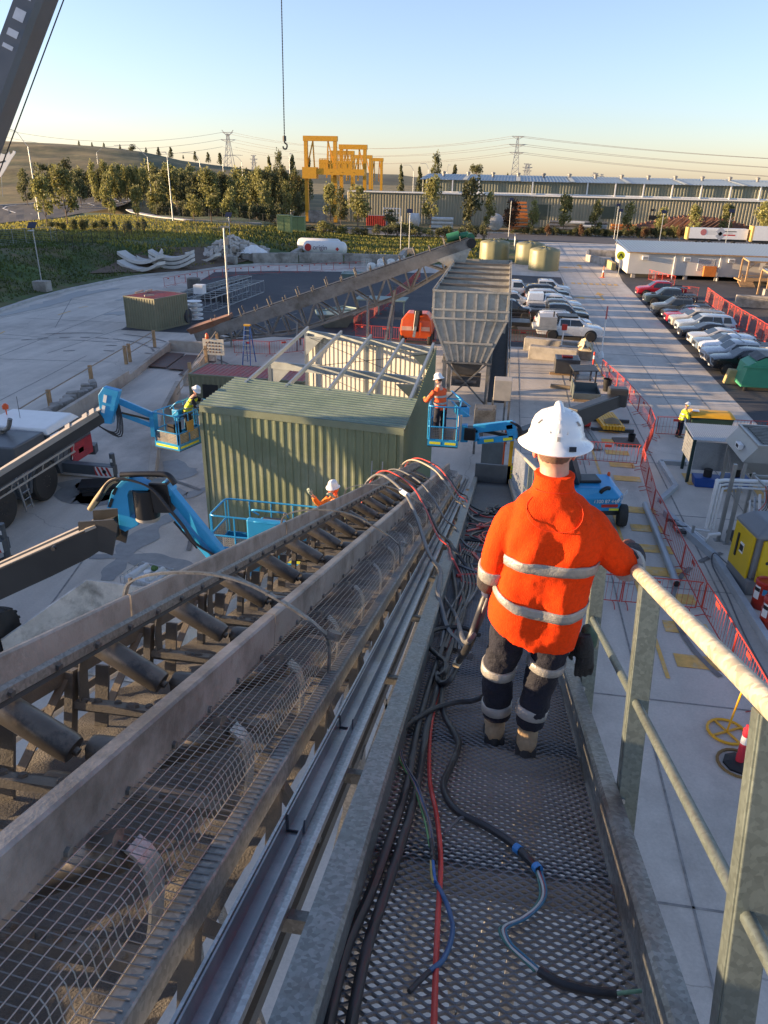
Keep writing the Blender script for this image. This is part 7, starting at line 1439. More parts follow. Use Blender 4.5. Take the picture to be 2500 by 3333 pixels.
t=T('plastic_bucket','small black bucket on the brown plate','bucket',(7.0,37,0)); MB().lathe([(.15,.08),(.19,.42),(.2,.43),(.17,.42),(.14,.12)],16,(6.95,36.9,0)).build('body',BLACK,t)
for i in range(6): tag(MB().bar((3.6+.22*i,41.0,.04+.012*i),(4.2+.22*i,35.2,.04+.012*i),.2,.05).build('roof_sheet',GALVD),'long grey roofing sheet lying flat behind the blue lift','sheet','roofing sheets behind the blue lift')
t=T('red_tool_box','red steel box on the roofing sheets','box',(4.6,38.9,0)); MB().bb(4.2,38.6,.15,5.1,39.0,.45).build('body',RED,t,bev=.03)
tilt,tp=pole(0,(1981,998),(1955,1163),'slim white and red striped pole standing at the barrier corner',r=.055,mat=WHITE,name='marker_pole'); MB().cyl(tp+Vector((0,0,-.9)),tp+Vector((0,0,.02)),.06,8).build('red_tip',M('pink_red',(.5,.15,.14)),tilt); b=G(1955,1163); MB().lathe([(.25,0),(.22,.2),(.1,.45)],10,b).build('base_bag',WHITE,tilt)
# ---- street lamps and solar lights
def lamp(px,pb,top,arm,label,Y=None,lift=0):
    b=GT(*pb) if Y is None else atY(*pb,Y); z0=b.z if Y is None else 0
    if Y is not None: b=Vector((b.x,Y,0))
    h=hgt(b,*top); t=T('street_lamp',label,'street lamp',(b.x,b.y,z0)); a=atY(*arm,b.y)
    MB().tube([(b.x,b.y,z0),(b.x,b.y,h-1.2)],[.14,.09],8).build('shaft',GALV,t,smooth=60); MB().tube(curvepts([(b.x,b.y,h-1.2),(b.x+(a.x-b.x)*.12,b.y,h-.35),(b.x+(a.x-b.x)*.4,b.y,a.z-.05),(a.x,b.y,a.z)],6),.06,6).build('arm',GALV,t,smooth=60); MB().box((a.x,b.y,a.z-.03),(1.0,.3,.12)).build('lamp_head',M('lamp_grey',(.4,.4,.4)),t)
for pb,tp_,am,l in (((255,625),(165,105),(-20,45),'tall street lamp with long arm at the left edge of the road'),((645,440),(622,170),(760,152),'street lamp curving right, beyond the access road'),((970,540),(942,185),(735,142),'street lamp with the longest arm over the access road'),((1100,622),(1066,195),(1040,185),'bare tall lamp post beside the footpath')): lamp(0,c1(*pb),c1(*tp_),c1(*am),l)
for pb,tp_,am,l,Y in (((1280,400),(1272,205),(1150,190),'street lamp rising above the plantation, left one',230),((1425,400),(1425,208),(1530,205),'street lamp above the plantation leaning right',240),((1545,400),(1538,225),(1430,206),'street lamp above the plantation leaning left, right one',250)): lamp(0,c1(*pb),c1(*tp_),c1(*am),l,Y)
for pb,tp_,am,l,Y in (((185,400),(182,225),(190,195),'street lamp beside the first gantry leg',235),((968,340),(966,285),(910,268),'street lamp curving left behind the warehouse',300),((1062,340),(1060,275),(1020,258),'street lamp curving left in front of the tall pine',300),((1180,340),(1178,290),(1197,267),'street lamp curving right behind the warehouse',300)): lamp(0,c2(*pb),c2(*tp_),c2(*am),l,Y)
def solar(pt,pb,label,block=False,terr=True,sz=.9):
    b=GT(*pb) if terr else G(*pb); h=hgt(b,*pt); t=T('solar_light',label,'solar light',b); MB().cyl((b.x,b.y,b.z),(b.x,b.y,h),.07,8,.05).build('shaft',GALV,t,smooth=60)
    MB().hexa([(b.x-.5*sz,b.y-.3*sz,h-.05),(b.x+.5*sz,b.y-.3*sz,h-.05),(b.x+.5*sz,b.y+.3*sz,h+.55*sz),(b.x-.5*sz,b.y+.3*sz,h+.55*sz),(b.x-.5*sz,b.y-.34*sz,h),(b.x+.5*sz,b.y-.34*sz,h),(b.x+.5*sz,b.y+.26*sz,h+.6*sz),(b.x-.5*sz,b.y+.26*sz,h+.6*sz)]).build('solar_panel',M('solar_panel',(.02,.025,.05),.2),t)
    MB().bb(b.x-.15,b.y-.7,h-.3,b.x+.15,b.y,h-.22).build('lamp_head',M('lamp_grey',(.4,.4,.4)),t)
    if block: MB().box((b.x,b.y,b.z+.5),(1.5,1.2,1.1)).build('block',CONC2,t,bev=.05)
solar(c1(228,665),c1(275,1075),'solar light on a concrete block at the foot of the grass bank',True)
solar(c1(1455,595),c1(1472,895),'solar light on a block in front of the rubble heap',True)
solar(c2(935,570),c2(938,840),'solar light on a block right of the gas vessels',True)
t,_=pole(0,c2(892,592),c2(884,855),'thin bare pole beside the solar light right of the gas vessels',r=.06)
solar(c3(35,395),c3(10,625),'solar light by the gate behind the water tank',terr=False)
solar(c3(715,465),c3(695,665),'shorter solar light of the pair at the office corner',terr=False)
solar(c3(730,432),c3(680,640),'taller solar light of the pair at the office corner',terr=False)
for tp_,Y,l in ((c3(998,475),170,'solar light behind the long site office roof'),(c3(1428,470),160,'solar light in front of the white trailer')):
    b=atY(*tp_,Y); t=T('solar_light',l,'solar light',(b.x,Y,0)); MB().cyl((b.x,Y,0),(b.x,Y,b.z),.07,8).build('shaft',GALV,t); MB().hexa([(b.x-.5,Y-.3,b.z-.1),(b.x+.5,Y-.3,b.z-.1),(b.x+.5,Y+.3,b.z+.5),(b.x-.5,Y+.3,b.z+.5),(b.x-.5,Y-.34,b.z),(b.x+.5,Y-.34,b.z),(b.x+.5,Y+.26,b.z+.55),(b.x-.5,Y+.26,b.z+.55)]).build('solar_panel',M('solar_panel',(.02,.025,.05)),t)
# ---- boundary fences
FB_=M('black_fence',(.02,.022,.022),.6)
def fence(pts,label,h=1.8,step=2.8,mat=FB_,terr=True):
    t=T('wire_fence',label,'fence',pts[0]); P0=[]
    for a,b in zip(pts[:-1],pts[1:]):
        a,b=Vector(a),Vector(b); n=max(1,int((b-a).length/step)); P0+=[a.lerp(b,i/n) for i in range(n)]
    P0.append(Vector(pts[-1]))
    if terr: P0=[Vector((p.x,p.y,max(0,hb(p.x,p.y)))) for p in P0]
    for p in P0: MB().cyl(p,p+Vector((0,0,h)),.04,5).build('post',mat,t)
    mb=MB()
    for k_ in range(9): mb.tube([p+Vector((0,0,.1+(h-.1)*k_/8)) for p in P0],.012 if k_<8 else .03,3,False)
    mb.build('wire',mat,t)
fp=[tuple(GT(*c1(*p))) for p in ((370,768),(470,812),(590,775),(700,750),(840,720),(1000,700),(1250,690),(1659,715))]
fence(fp,'black wire fence along the top of the grass bank')
fp=[tuple(GT(*c1(*p))) for p in ((-60,790),(90,780),(170,768),(330,755),(370,768))]; fence(fp,'grey wire fence bending up the bank at the left',1.9,3.5,M('grey_fence',(.25,.25,.24),.6))
fence([(-76,163,0),(-40,162.5,0),(-4,161.5,0)],'black wire fence along the verge in front of the street',2.0)
t=T('sliding_gate','galvanised mesh gate standing open beside the road','gate',(1.5,150,0)); mb=MB()
for y in (140,158): mb.cyl((1.2,y,0),(1.2,y,2.2),.06,6)
for z in (.2,1.1,2.1): mb.tube([(1.2,140,z),(1.2,158,z)],.04,5)
for i in range(60): mb.cyl((1.2,140+.3*i,.2),(1.2,140+.3*i,2.1),.02,4)
mb.build('gate_frame',GALV,t)
for i,(px,py) in enumerate(((152,700),(240,695))):
    b=GT(*c2(px,py)); t=T('utility_cabinet',('green utility cabinet, left of the pair','green utility cabinet, right of the pair')[i],'cabinet',b); MB().bb(b.x-1.3,b.y-.7,b.z,b.x+1.3,b.y+.7,b.z+3.0-.2*i).build('body',M('cabinet_green',(.17,.23,.09),.5),t,bev=.06); MB().bb(b.x-1.4,b.y-.8,b.z+3.0-.2*i,b.x+1.4,b.y+.8,b.z+3.15-.2*i).build('lid',M('cabinet_green',(.17,.23,.09)),t); MB().bb(b.x-.02,b.y-.72,b.z+.2,b.x+.02,b.y-.70,b.z+2.7).build('door_gap',BLACK,t)
# ---- warehouse
wh=T('warehouse','very long green corrugated warehouse with white downpipes and a pale roof','warehouse',(30,222,0))
WG=M('warehouse_green',(.31,.285,.20),.6,.1,var=.08,scale=.15); WG2=M('warehouse_upper',(.23,.235,.17),.6,.1,var=.08,scale=.15)
xl=atY(*c2(552,410),222).x; xr=135.
def wy(x): return 222-(x-xl)*.03
corr(MB(),(xl,wy(xl)),(xr,wy(xr)),0,7.9,7.9,(0,-1,0),.8,.14,.3,.1).build('lower_wall',WG,wh)
corr(MB(),(xl+22,wy(xl)+2.2),(xr,wy(xr)+2.2),7.7,11.3,11.3,(0,-1,0),.8,.14,.3,.1).build('upper_wall',WG2,wh)
mb=MB(); mb.hexa([(xl,wy(xl)-.4,7.75),(xr,wy(xr)-.4,7.75),(xr,wy(xr)+2.3,7.9),(xl,wy(xl)+2.3,7.9),(xl,wy(xl)-.4,8.0),(xr,wy(xr)-.4,8.0),(xr,wy(xr)+2.3,8.15),(xl,wy(xl)+2.3,8.15)]); mb.build('ledge_roof',ROOFM,wh)
MB().bar((xl,wy(xl)-.5,7.95),(xr,wy(xr)-.5,7.95),.3,.35).build('gutter',WHITE,wh)
mb=MB(); corrroof(mb,(xl+20,wy(xl)+1.2,11.35),(xl+20,wy(xl)+24,12.9),(xr,wy(xr)+24,12.9),(xr,wy(xr)+1.2,11.35),.9,.08,.3); mb.build('roof',M('pale_roof',(.21,.26,.30),.4,.35,var=.06,scale=.1),wh)
corr(MB(),(xl,wy(xl)+40),(xl,wy(xl)),0,7.9,7.9,(-1,0,0),.8,.14,.3,.1).build('end_wall',WG,wh); corr(MB(),(xl+21,wy(xl)+40),(xl+21,wy(xl)+1.5),7.9,12.6,11.3,(-1,0,0),.8,.14,.3,.1).build('end_wall',WG2,wh)
n=22
for i in range(n):
    x=xl+22+7.25*i; y=wy(x)
    if i not in (3,5): MB().bar((x,y+1.8,7.9),(x,y+1.8,11.3),.32,.3).build('downpipe',WHITE,wh)
    xx=x+3.3; MB().lathe([(.4,12.2),(.4,13.1),(.6,13.15),(.6,13.5),(.1,13.65)],10,(xx,wy(xx)+18,0)).build('roof_vent',M('vent_grey',(.25,.24,.22),.5),wh)
    if i%2: MB().hexa([(xx-.6,wy(xx)+1.2,11.48),(xx+.6,wy(xx)+1.2,11.48),(xx+.6,wy(xx)+24,13.02),(xx-.6,wy(xx)+24,13.02),(xx-.6,wy(xx)+1.2,11.5),(xx+.6,wy(xx)+1.2,11.5),(xx+.6,wy(xx)+24,13.04),(xx-.6,wy(xx)+24,13.04)]).build('skylight',M('skylight',(.55,.55,.45),.5),wh)
MB().bar((xl+22,wy(xl)+1.7,8.3),(xr,wy(xr)+1.7,8.3),.25,.3).build('white_trim',WHITE,wh)
def wrect(x0,y0,x1,y1,nm,mt,dy=.18):
    a=atY(*c3(x0,y0),wy(20)); b=atY(*c3(x1,y1),wy(40)); y=wy(a.x)-dy; MB().bb(a.x,y-.05,max(0.02,b.z),b.x,y,a.z).build(nm,mt,wh)
wrect(185,420,272,520,'roller_door',M('door_green',(.075,.085,.055),.5)); wrect(608,432,712,515,'roller_door',M('door_green',(.075,.085,.055))); wrect(912,448,934,463,'vent_opening',BLACK); wrect(900,488,1005,520,'dark_opening',BLACK); wrect(1225,498,1532,532,'dark_opening',BLACK)
# ---- stock in front of the warehouse
def stock(x0,y0,x1,y1,mk,Y,name,label,cat,mat,**k):
    a=atY(*mk(x0,y0),Y); b=atY(*mk(x1,y1),Y); t=T(name,label,cat,((a.x+b.x)/2,Y,0)); z0=max(0,b.z); return t,a,b
WH2=M('stock_white',(.6,.6,.57),.5); RUSTY=M('rusty_sheets',(.17,.075,.045),.75,var=.35,scale=.4,kind='rust')
t,a,b=stock(665,575,790,635,c2,205,'shipping_container','long red container in the yard behind the green verge','container',RED); corr(MB(),(a.x,205),(b.x,205),0,2.5,2.5,(0,-1,0),.5,.06,.2,.05).build('wall',M('container_red',(.42,.03,.025),.5),t); MB().bb(a.x,205,0,b.x,207.4,2.5).build('roof',M('grey_top',(.2,.22,.25)),t)
t,a,b=stock(775,540,878,610,c2,210,'pipe_rack','white pipe rack behind the red container','rack',WH2); [MB().bb(a.x,210,z,b.x,211,z+.25).build('shelf',WH2,t) for z in (.5,1.7,2.9,4.0)]; [MB().bb(x,209.9,0,x+.25,211.1,4.3).build('post',WH2,t) for x in np.linspace(a.x,b.x,6)]
t,a,b=stock(935,610,1010,655,c2,200,'liquid_tank','white liquid tank in the yard','tank',WH2); MB().lathe([(.3,a.x),(1.7,a.x+.4),(1.7,b.x-.4),(.3,b.x)],18,(0,200,1.9),'x').build('shell',WH2,t,smooth=50)
t,a,b=stock(1080,620,1215,668,c2,200,'pipe_stack','long pale pipes stacked in the yard before the warehouse','pipes',WH2); [MB().cyl((a.x,200+.9*(i%3),.5+.9*(i//3)),(b.x,200+.9*(i%3),.5+.9*(i//3)),.44,10).build('pipe',WH2,t,smooth=50) for i in range(9)]
t,a,b=stock(1465,600,1515,645,c2,200,'cement_tank','round white tank end on in the yard','tank',WH2); c=(a+b)/2; MB().lathe([(.3,198.5),(1.9,199),(1.9,203),(.3,203.4)],18,(c.x,0,2),'y').build('shell',WH2,t,smooth=50)
OST=M('stacked_orange',(.55,.17,.03),.6)
t=T('frame_stack','tall stack of orange frames by the russet tree','frames',atY(*c3(75,540),205)); p=atY(*c3(75,540),205)
for i in range(8): MB().bb(p.x-2.6+.15*i,204,.3+.85*i,p.x+2.6-.15*i,206.5,.75+.85*i).build('frame',OST,t)
t=T('frame_stack','low stack of orange frames left of the rusty sheets','frames',atY(*c3(735,575),203)); p=atY(*c3(735,575),203)
for i in range(3): MB().bb(p.x-2.8,202,.2+.75*i,p.x+2.8,204,.7+.75*i).build('frame',OST,t)
t=T('frame_stack','small orange machine at the street end of the red barriers','frames',atY(*c2(1640,590),198)); p=atY(*c2(1640,590),198)
for i in range(4): MB().bar((p.x-2.5,198,.3+1.0*i),(p.x+3,198,.9+1.1*i),.5,.3).build('frame',OST,t)
t=T('pipe_stack','low grey pipe stacks along the warehouse wall','pipes',atY(*c3(450,530),212)); a=atY(*c3(270,530),212); b=atY(*c3(640,530),212)
for i in range(14): MB().cyl((a.x+(i%3)*4,210+.8*(i%5),.4+.75*(i//5)),(b.x-(i%4)*3,210+.8*(i%5),.4+.75*(i//5)),.36,8).build('pipe',WH2 if i%3 else GALVD,t)
t=T('sheet_pile','long pile of rusty brown steel sheets in front of the warehouse','steel sheets',atY(*c3(1150,545),208)); r_=random.Random(9)
for i in range(26):
    x=atY(*c3(800+29*i,560),208).x; z=4.3*math.sin(.25+2.5*i/26)+.3*r_.random() if i<24 else 2.5
    MB().hexa([(x-2.2,206+r_.random(),.0),(x+2.2,206+r_.random(),0),(x+2.6,211,0),(x-1.6,211,0),(x-1.2,207.5,z*.8),(x+1.3,207.5,z),(x+1.6,211,z*.9),(x-1,211,z)]).build('sheet_stack',RUSTY,t)
for i in range(9): a=atY(*c3(960+45*i,520),206.2); MB().bar((a.x,206.0,.6),(a.x+4.5,206.4,3.8+.5*math.sin(i)),.35,.2).build('loose_sheet',M('pale_rust',(.26,.14,.09),.7),t)
for i,(xa,xb,top,bot,Y,l) in enumerate(((1150,1522,568,655,172,'white box trailer with red emblem and small print'),(1562,1720,560,668,171,'white box trailer cut by the right edge'))):
    a=atY(*c3(xa,top),Y); b=atY(*c3(xb,bot),Y); t=T('box_trailer',l,'trailer',((a.x+b.x)/2,Y,0)); zt=a.z; zb=1.35
    MB().bb(a.x+.5,Y,zb,b.x,Y+2.5,zt).build('box',WHITE,t,bev=.05); MB().bb(a.x+.1,Y,zb-.2,a.x+.48,Y+2.5,zt+.05).build('rear_door',M('door_yellow',(.60,.42,.13),.5),t); MB().bb(a.x+.5,Y+.3,.9,b.x,Y+2.2,1.33).build('chassis',BLACK,t)
    for x in (a.x+2.2,a.x+3.5,a.x+4.8,b.x-2.5): wheel('wheel',t,(x,Y+.2,.52),.52,.4,'y',DARK)
    if i==0:
        e=a.x+.5; L=b.x-e; H=zt-zb
        MB().lathe([(.02,-.02),(.62,-.02),(.62,0),(.02,0)],16,(e+L*.24,Y-.005,zb+H*.62),'y').build('emblem',M('emblem_red',(.45,.15,.15)),t)
        for k_ in range(5): MB().bb(e+L*.30,Y-.012,zb+H*(.42+.085*k_),e+L*(.46+.02*(k_%2)),Y-.002,zb+H*(.44+.085*k_)).build('print_line',M('print_grey',(.35,.33,.33)),t)
        MB().bb(e+L*.60,Y-.012,zb+H*.70,e+L*.80,Y-.002,zb+H*.78).build('black_banner',BLACK,t); MB().bb(e+L*.585,Y-.012,zb+H*.34,e+L*.79,Y-.002,zb+H*.46).build('red_banner',RED,t)
        for k_ in range(3): MB().bb(e+L*.62,Y-.012,zb+H*(.51+.06*k_),e+L*.74,Y-.002,zb+H*(.53+.06*k_)).build('print_line',M('print_grey',(.35,.33,.33)),t)
        for k_,z in ((.53,.72),(.53,.30)): MB().prism([(e+L*k_-.9,Y-.01,zb+H*z),(e+L*k_,Y-.01,zb+H*z+.9),(e+L*k_+.9,Y-.01,zb+H*z),(e+L*k_,Y-.01,zb+H*z-.9)],(0,.008,0)).build('grey_diamond',M('diamond_grey',(.36,.38,.42)),t)
# ---- yellow portal gantries
GY_=M('gantry_yellow',(.68,.33,.015),.5,var=.08)
def gantry(fr,Y,label,w_=1.5,gird=None):
    x0,x1,zt,leg=fr; a=atY(*c2(x0,zt),Y); b=atY(*c2(x1,zt),Y); t=T('gantry_crane',label,'gantry crane',((a.x+b.x)/2,Y,0)); h=a.z
    for x in (a.x,b.x): MB().bb(x-w_/2,Y-w_/2,0,x+w_/2,Y+w_/2,h).build('leg',GY_,t)
    MB().bb(a.x-w_*.7,Y-w_*.6,h-.1,b.x+w_*.7,Y+w_*.6,h+1.15).build('top_beam',GY_,t); m=(a.x+b.x)/2; zg=h*.48
    for s,x in ((-1,a.x),(1,b.x)): MB().bar((m+s*(b.x-a.x)*.26,Y,h),(x-s*(b.x-a.x)*.30,Y,zg+1.5),.32).build('diagonal',GY_,t); MB().bar((m+s*(b.x-a.x)*.26,Y,h),(x,Y,zg+3),.3).build('diagonal',GY_,t)
    if gird:
        p=atY(*c2(gird[0],gird[1]),Y-1.5); q_=atY(*c2(gird[2],gird[3]),Y-1.5); MB().bb(p.x,Y-3,q_.z,q_.x,Y-.9,p.z).build('girder',GY_,t)
        for k_ in range(5): MB().bb(p.x+(q_.x-p.x)*(k_+.35)/5.3,Y-3.03,q_.z+.6,p.x+(q_.x-p.x)*(k_+.5)/5.3,Y-3.005,p.z-.8).build('inspection_hole',M('dark_yellow',(.22,.12,.02),.6),t)
        mb=MB(); [mb.bb(p.x+(q_.x-p.x)*.27+(q_.x-p.x)*.7*k_/16,Y-2.9,p.z,p.x+(q_.x-p.x)*.27+(q_.x-p.x)*.7*k_/16+.15,Y-2.75,p.z+2.4) for k_ in range(17)]; [mb.bb(p.x+(q_.x-p.x)*.27,Y-2.9,p.z+z,q_.x-.2,Y-2.8,p.z+z+.15) for z in (1.2,2.3)]; mb.build('walkway_rail',GY_,t)
        MB().bb(p.x-.2,Y-3.2,q_.z-1.0,p.x+(q_.x-p.x)*.22,Y-.8,p.z+.3).build('trolley',GY_,t)
    return t
gantry((284,470,112,0),215,'nearest and tallest yellow portal gantry with the long girder',.95,(275,288,662,335))
gantry((510,660,165,0),232,'second yellow portal gantry behind the long girder',.95,(380,240,585,300))
gantry((452,580,200,0),265,'smaller yellow portal gantry between the first two',.95); gantry((588,695,225,0),300,'yellow portal gantry farther right above the warehouse',1.0); gantry((705,766,242,0),330,'farthest small yellow portal gantry',1.0)
tag(MB().bb(*(lambda a,b:(a.x,212,0,b.x,212.4,a.z))(atY(*c2(300,556),212),atY(*c2(415,570),212))).build('yard_wall',CONC2),'low pale wall at the foot of the first gantry leg','wall')
# ---- pylons and power lines
PYL=M('hazy_pylon_steel',(.42,.42,.40),.6,.2)  # steel painted pale to stand for distance haze
def pylon(px,pt,pbx,pb,Y,label,arms=3,n=9,wd=1.0):
    a=atY(px,pt,Y); b=atY(pbx,pb,Y); t=T('transmission_tower',label,'pylon',(a.x,Y,0)); h=a.z; z0=0; w0=h*.11*wd; r=.16*Y/500
    ws=[w0*(1-f)**1.25+.6*wd for f in [i/n for i in range(n+1)]]; zs=[h*.94*(1-(1-i/n)**1.15) for i in range(n+1)]; mb=MB()
    for i in range(n):
        for s in (-1,1):
            for d_ in (-1,1):
                mb.bar((a.x+s*ws[i],Y+d_*ws[i],zs[i]),(a.x+s*ws[i+1],Y+d_*ws[i+1],zs[i+1]),r*2); 
            mb.bar((a.x+s*ws[i],Y-ws[i],zs[i]),(a.x-s*ws[i+1],Y-ws[i+1],zs[i+1]),r*1.4)
        mb.bar((a.x-ws[i+1],Y-ws[i+1],zs[i+1]),(a.x+ws[i+1],Y-ws[i+1],zs[i+1]),r*1.4)
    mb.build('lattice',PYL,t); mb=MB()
    for z,l in ((.94,.10),(.82,.14),(.70,.12))[:arms]: mb.bar((a.x-h*l,Y,h*z+h*.02),(a.x+h*l,Y,h*z+h*.02),r*2.2); mb.bar((a.x-h*l,Y,h*z+h*.02),(a.x,Y,h*z-h*.03),r*1.4); mb.bar((a.x+h*l,Y,h*z+h*.02),(a.x,Y,h*z-h*.03),r*1.4)
    if arms==2: mb.bar((a.x-h*.11,Y,h),(a.x-h*.02,Y,h*.9),r*2); mb.bar((a.x+h*.11,Y,h),(a.x+h*.02,Y,h*.9),r*2)
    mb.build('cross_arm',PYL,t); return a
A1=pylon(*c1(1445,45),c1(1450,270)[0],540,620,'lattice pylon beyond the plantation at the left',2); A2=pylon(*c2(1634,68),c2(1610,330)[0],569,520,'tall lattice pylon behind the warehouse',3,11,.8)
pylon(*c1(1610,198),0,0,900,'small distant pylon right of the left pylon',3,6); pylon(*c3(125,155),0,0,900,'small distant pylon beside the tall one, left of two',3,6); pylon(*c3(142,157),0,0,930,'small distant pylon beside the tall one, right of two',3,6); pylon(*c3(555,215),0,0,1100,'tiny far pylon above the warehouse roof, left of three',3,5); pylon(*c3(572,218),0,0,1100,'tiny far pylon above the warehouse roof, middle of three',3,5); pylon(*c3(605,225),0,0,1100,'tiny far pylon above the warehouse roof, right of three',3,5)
PL=M('power_line',(.30,.30,.29),.6)
def pline(a,b,sag,label):
    mb=MB(); mb.tube([a.lerp(b,i/24)-Vector((0,0,sag*4*(i/24)*(1-i/24))) for i in range(25)],.10,4,False); tag(mb.build('power_line',PL),label,'power line','power lines between the pylons')
for k_,(z,l) in enumerate(((.96,.10),(.84,.14),(.72,.12))):
    for s in (-1,1): pline(Vector((A1.x+s*A1.z*l,620,A1.z*z)),Vector((A2.x+s*A2.z*l,520,A2.z*z)),9,'thin power line between the two big pylons'); pline(Vector((A2.x+s*A2.z*l,520,A2.z*z)),Vector((420,430,A2.z*z-6)),10,'thin power line running right from the tall pylon')
    pline(Vector((A1.x-A1.z*l,620,A1.z*z)),Vector((-420,600,A1.z*z+2)),9,'thin power line running left from the left pylon')
# ---- unseen sheds added off to the left to shade the yard
for i,(x0,x1,y0,y1,h,l) in enumerate(((-76,-57,-14,37,8.3,'tall plain cream shed standing left of the yard'),(-80,-58,37.5,68,5.6,'low plain cream shed standing left of the yard'),(-130,-95,62,112,12.6,'plain grey shed standing beyond the left bank'))):
    t=T('added_shade_shed',l,'shed',(x0,y0,0)); m_=MB(); corr(m_,(x1,y0),(x1,y1),0,h,h,(1,0,0),.8,.1,.3,.1); corr(m_,(x0,y0),(x1,y0),0,h,h,(0,-1,0),.8,.1,.3,.1); corr(m_,(x0,y1),(x1,y1),0,h,h,(0,1,0),.8,.1,.3,.1); corr(m_,(x0,y0),(x0,y1),0,h,h,(-1,0,0),.8,.1,.3,.1); m_.build('wall',CREAM,t); corrroof(MB(),(x0,y0,h),(x1,y0,h+.3),(x1,y1,h+.3),(x0,y1,h)).build('roof',ROOFM,t)
# ================================================================ PEOPLE
HIVO=M('hivis_orange',(.95,.062,.006),.9,var=.13,scale=60,bump=1.0,bscale=230,kind='fleece',spec=.15)
HIVO2=M('hivis_orange_shirt',(.78,.10,.02),.8,var=.10,scale=8,bump=.4,bscale=40)
HIVY=M('hivis_yellow',(.62,.66,.03),.8,var=.10,scale=8,bump=.4,bscale=40)
NAVY=M('navy_cloth',(.007,.008,.018),.85,var=.25,scale=9,bump=.5,bscale=60,col2=(.018,.019,.03),amt=.2)
GREYC=M('charcoal_knit',(.045,.042,.045),.9,var=.2,scale=20,bump=.6,bscale=150)
REFL=M('reflective_tape',(.33,.32,.30),.4,.2,var=.10,scale=25,bump=.3,bscale=60)
TAN=M('boot_suede',(.36,.255,.15),.85,var=.18,scale=18,bump=.4,bscale=90,col2=(.26,.19,.12),amt=.35)
SOLE=M('boot_sole',(.03,.03,.032),.7)
HATW=M('helmet_white',(.80,.80,.79),.25,var=.02,coat=.3)
HAIR=M('hair',(.09,.055,.035),.9,var=.3,scale=60,bump=.6,bscale=300)
GLV=M('black_glove',(.02,.02,.02),.75,var=.3,scale=30,bump=.5,bscale=120)
GLVY=M('yellow_glove',(.55,.55,.10),.7,var=.15)
GLVG=M('green_glove2',(.28,.33,.26),.8,var=.2)
CLD=bpy.data.textures.new('cloth_folds','CLOUDS'); CLD.noise_scale=.09; CLD.noise_depth=2
def blob(name,mb,mat,parent,vox=.012,it=6,disp=0,smooth=180,tex=None):
    o=mb.build(name,mat,parent)
    r=o.modifiers.new('r','REMESH'); r.mode='VOXEL'; r.voxel_size=vox; r.use_smooth_shade=True
    s=o.modifiers.new('s','SMOOTH'); s.iterations=it; s.factor=.5
    if disp: d=o.modifiers.new('d','DISPLACE'); d.texture=CLD; d.strength=disp; d.mid_level=.5; d.texture_coords='LOCAL'
    return o
def ell(c,r,n=14,m=10):
    rings=[]
    for i in range(m+1):
        a=math.pi*i/m; z=-math.cos(a); s=max(.02,math.sin(a)); rings.append([(c[0]+r[0]*s*math.cos(6.2832*k/n),c[1]+r[1]*s*math.sin(6.2832*k/n),c[2]+r[2]*z) for k in range(n)])
    return rings
def helmet(parent,c,yaw=0,pitch=0,R=.155,sc=1,mat=None,roll=0):
    Mx=Matrix.Translation(c)@Matrix.Rotation(yaw,4,'Z')@Matrix.Rotation(pitch,4,'X')@Matrix.Rotation(roll,4,'Y'); mb=MB(Mx); n=40; rings=[]
    prof=[(.97,-.020),(1.0,-.015),(.985,-.010),(.90,.002),(.80,.013),(.745,.024),(.735,.038),(.70,.044),(.675,.075),(.60,.104),(.46,.126),(.26,.139),(.03,.143)]
    for r,z in prof:
        ring=[]
        for k in range(n):
            a=6.2832*k/n; ey=1.10; dz=-.016*max(0,-math.sin(a)) *(r>.78) + .004*math.cos(2*a)*(r>.9)
            crest=.009*math.exp(-(math.cos(a)*r/.12)**2)*(1 if r<.70 else 0)
            ring.append((R*r*math.cos(a),R*r*ey*math.sin(a),(z+dz+crest)*sc))
        rings.append(ring)
    mb.loft(rings); h=mb.build('helmet',mat or HATW,parent,smooth=50); return h,Mx
def head(mb,c,yaw=0,pitch=0,roll=0):
    Mx=Matrix.Translation(c)@Matrix.Rotation(yaw,4,'Z')@Matrix.Rotation(pitch,4,'X')
    t=MB(Mx); t.loft(ell((0,0,0),(.076,.094,.115))); t.loft(ell((0,.055,-.055),(.055,.048,.06))); t.loft(ell((0,.1,-.02),(.014,.022,.026),8,6)); t.loft(ell((0,.092,-.062),(.026,.012,.009),8,6))
    for s in (-1,1): t.loft(ell((s*.078,-.01,-.012),(.011,.022,.034),8,6))
    mb.add(t.v,t.f); return Mx
def face(parent,Mx):
    for s in (-1,1):
        e=MB(Mx); e.loft(ell((s*.031,.086,.008),(.014,.010,.008),8,6)); e.build('eye',WHITE,parent); p=MB(Mx); p.loft(ell((s*.031,.094,.008),(.006,.004,.006),8,6)); p.build('iris',BLACK,parent)
        b=MB(Mx); b.tube([(s*.015,.092,.026),(s*.033,.090,.031),(s*.05,.082,.026)],.004,5); b.build('eyebrow',HAIR,parent)
    m=MB(Mx); m.tube([(-.022,.098,-.064),(0,.104,-.062),(.022,.098,-.064)],.004,5); m.build('lips',M('lips',(.35,.13,.11),.5),parent)
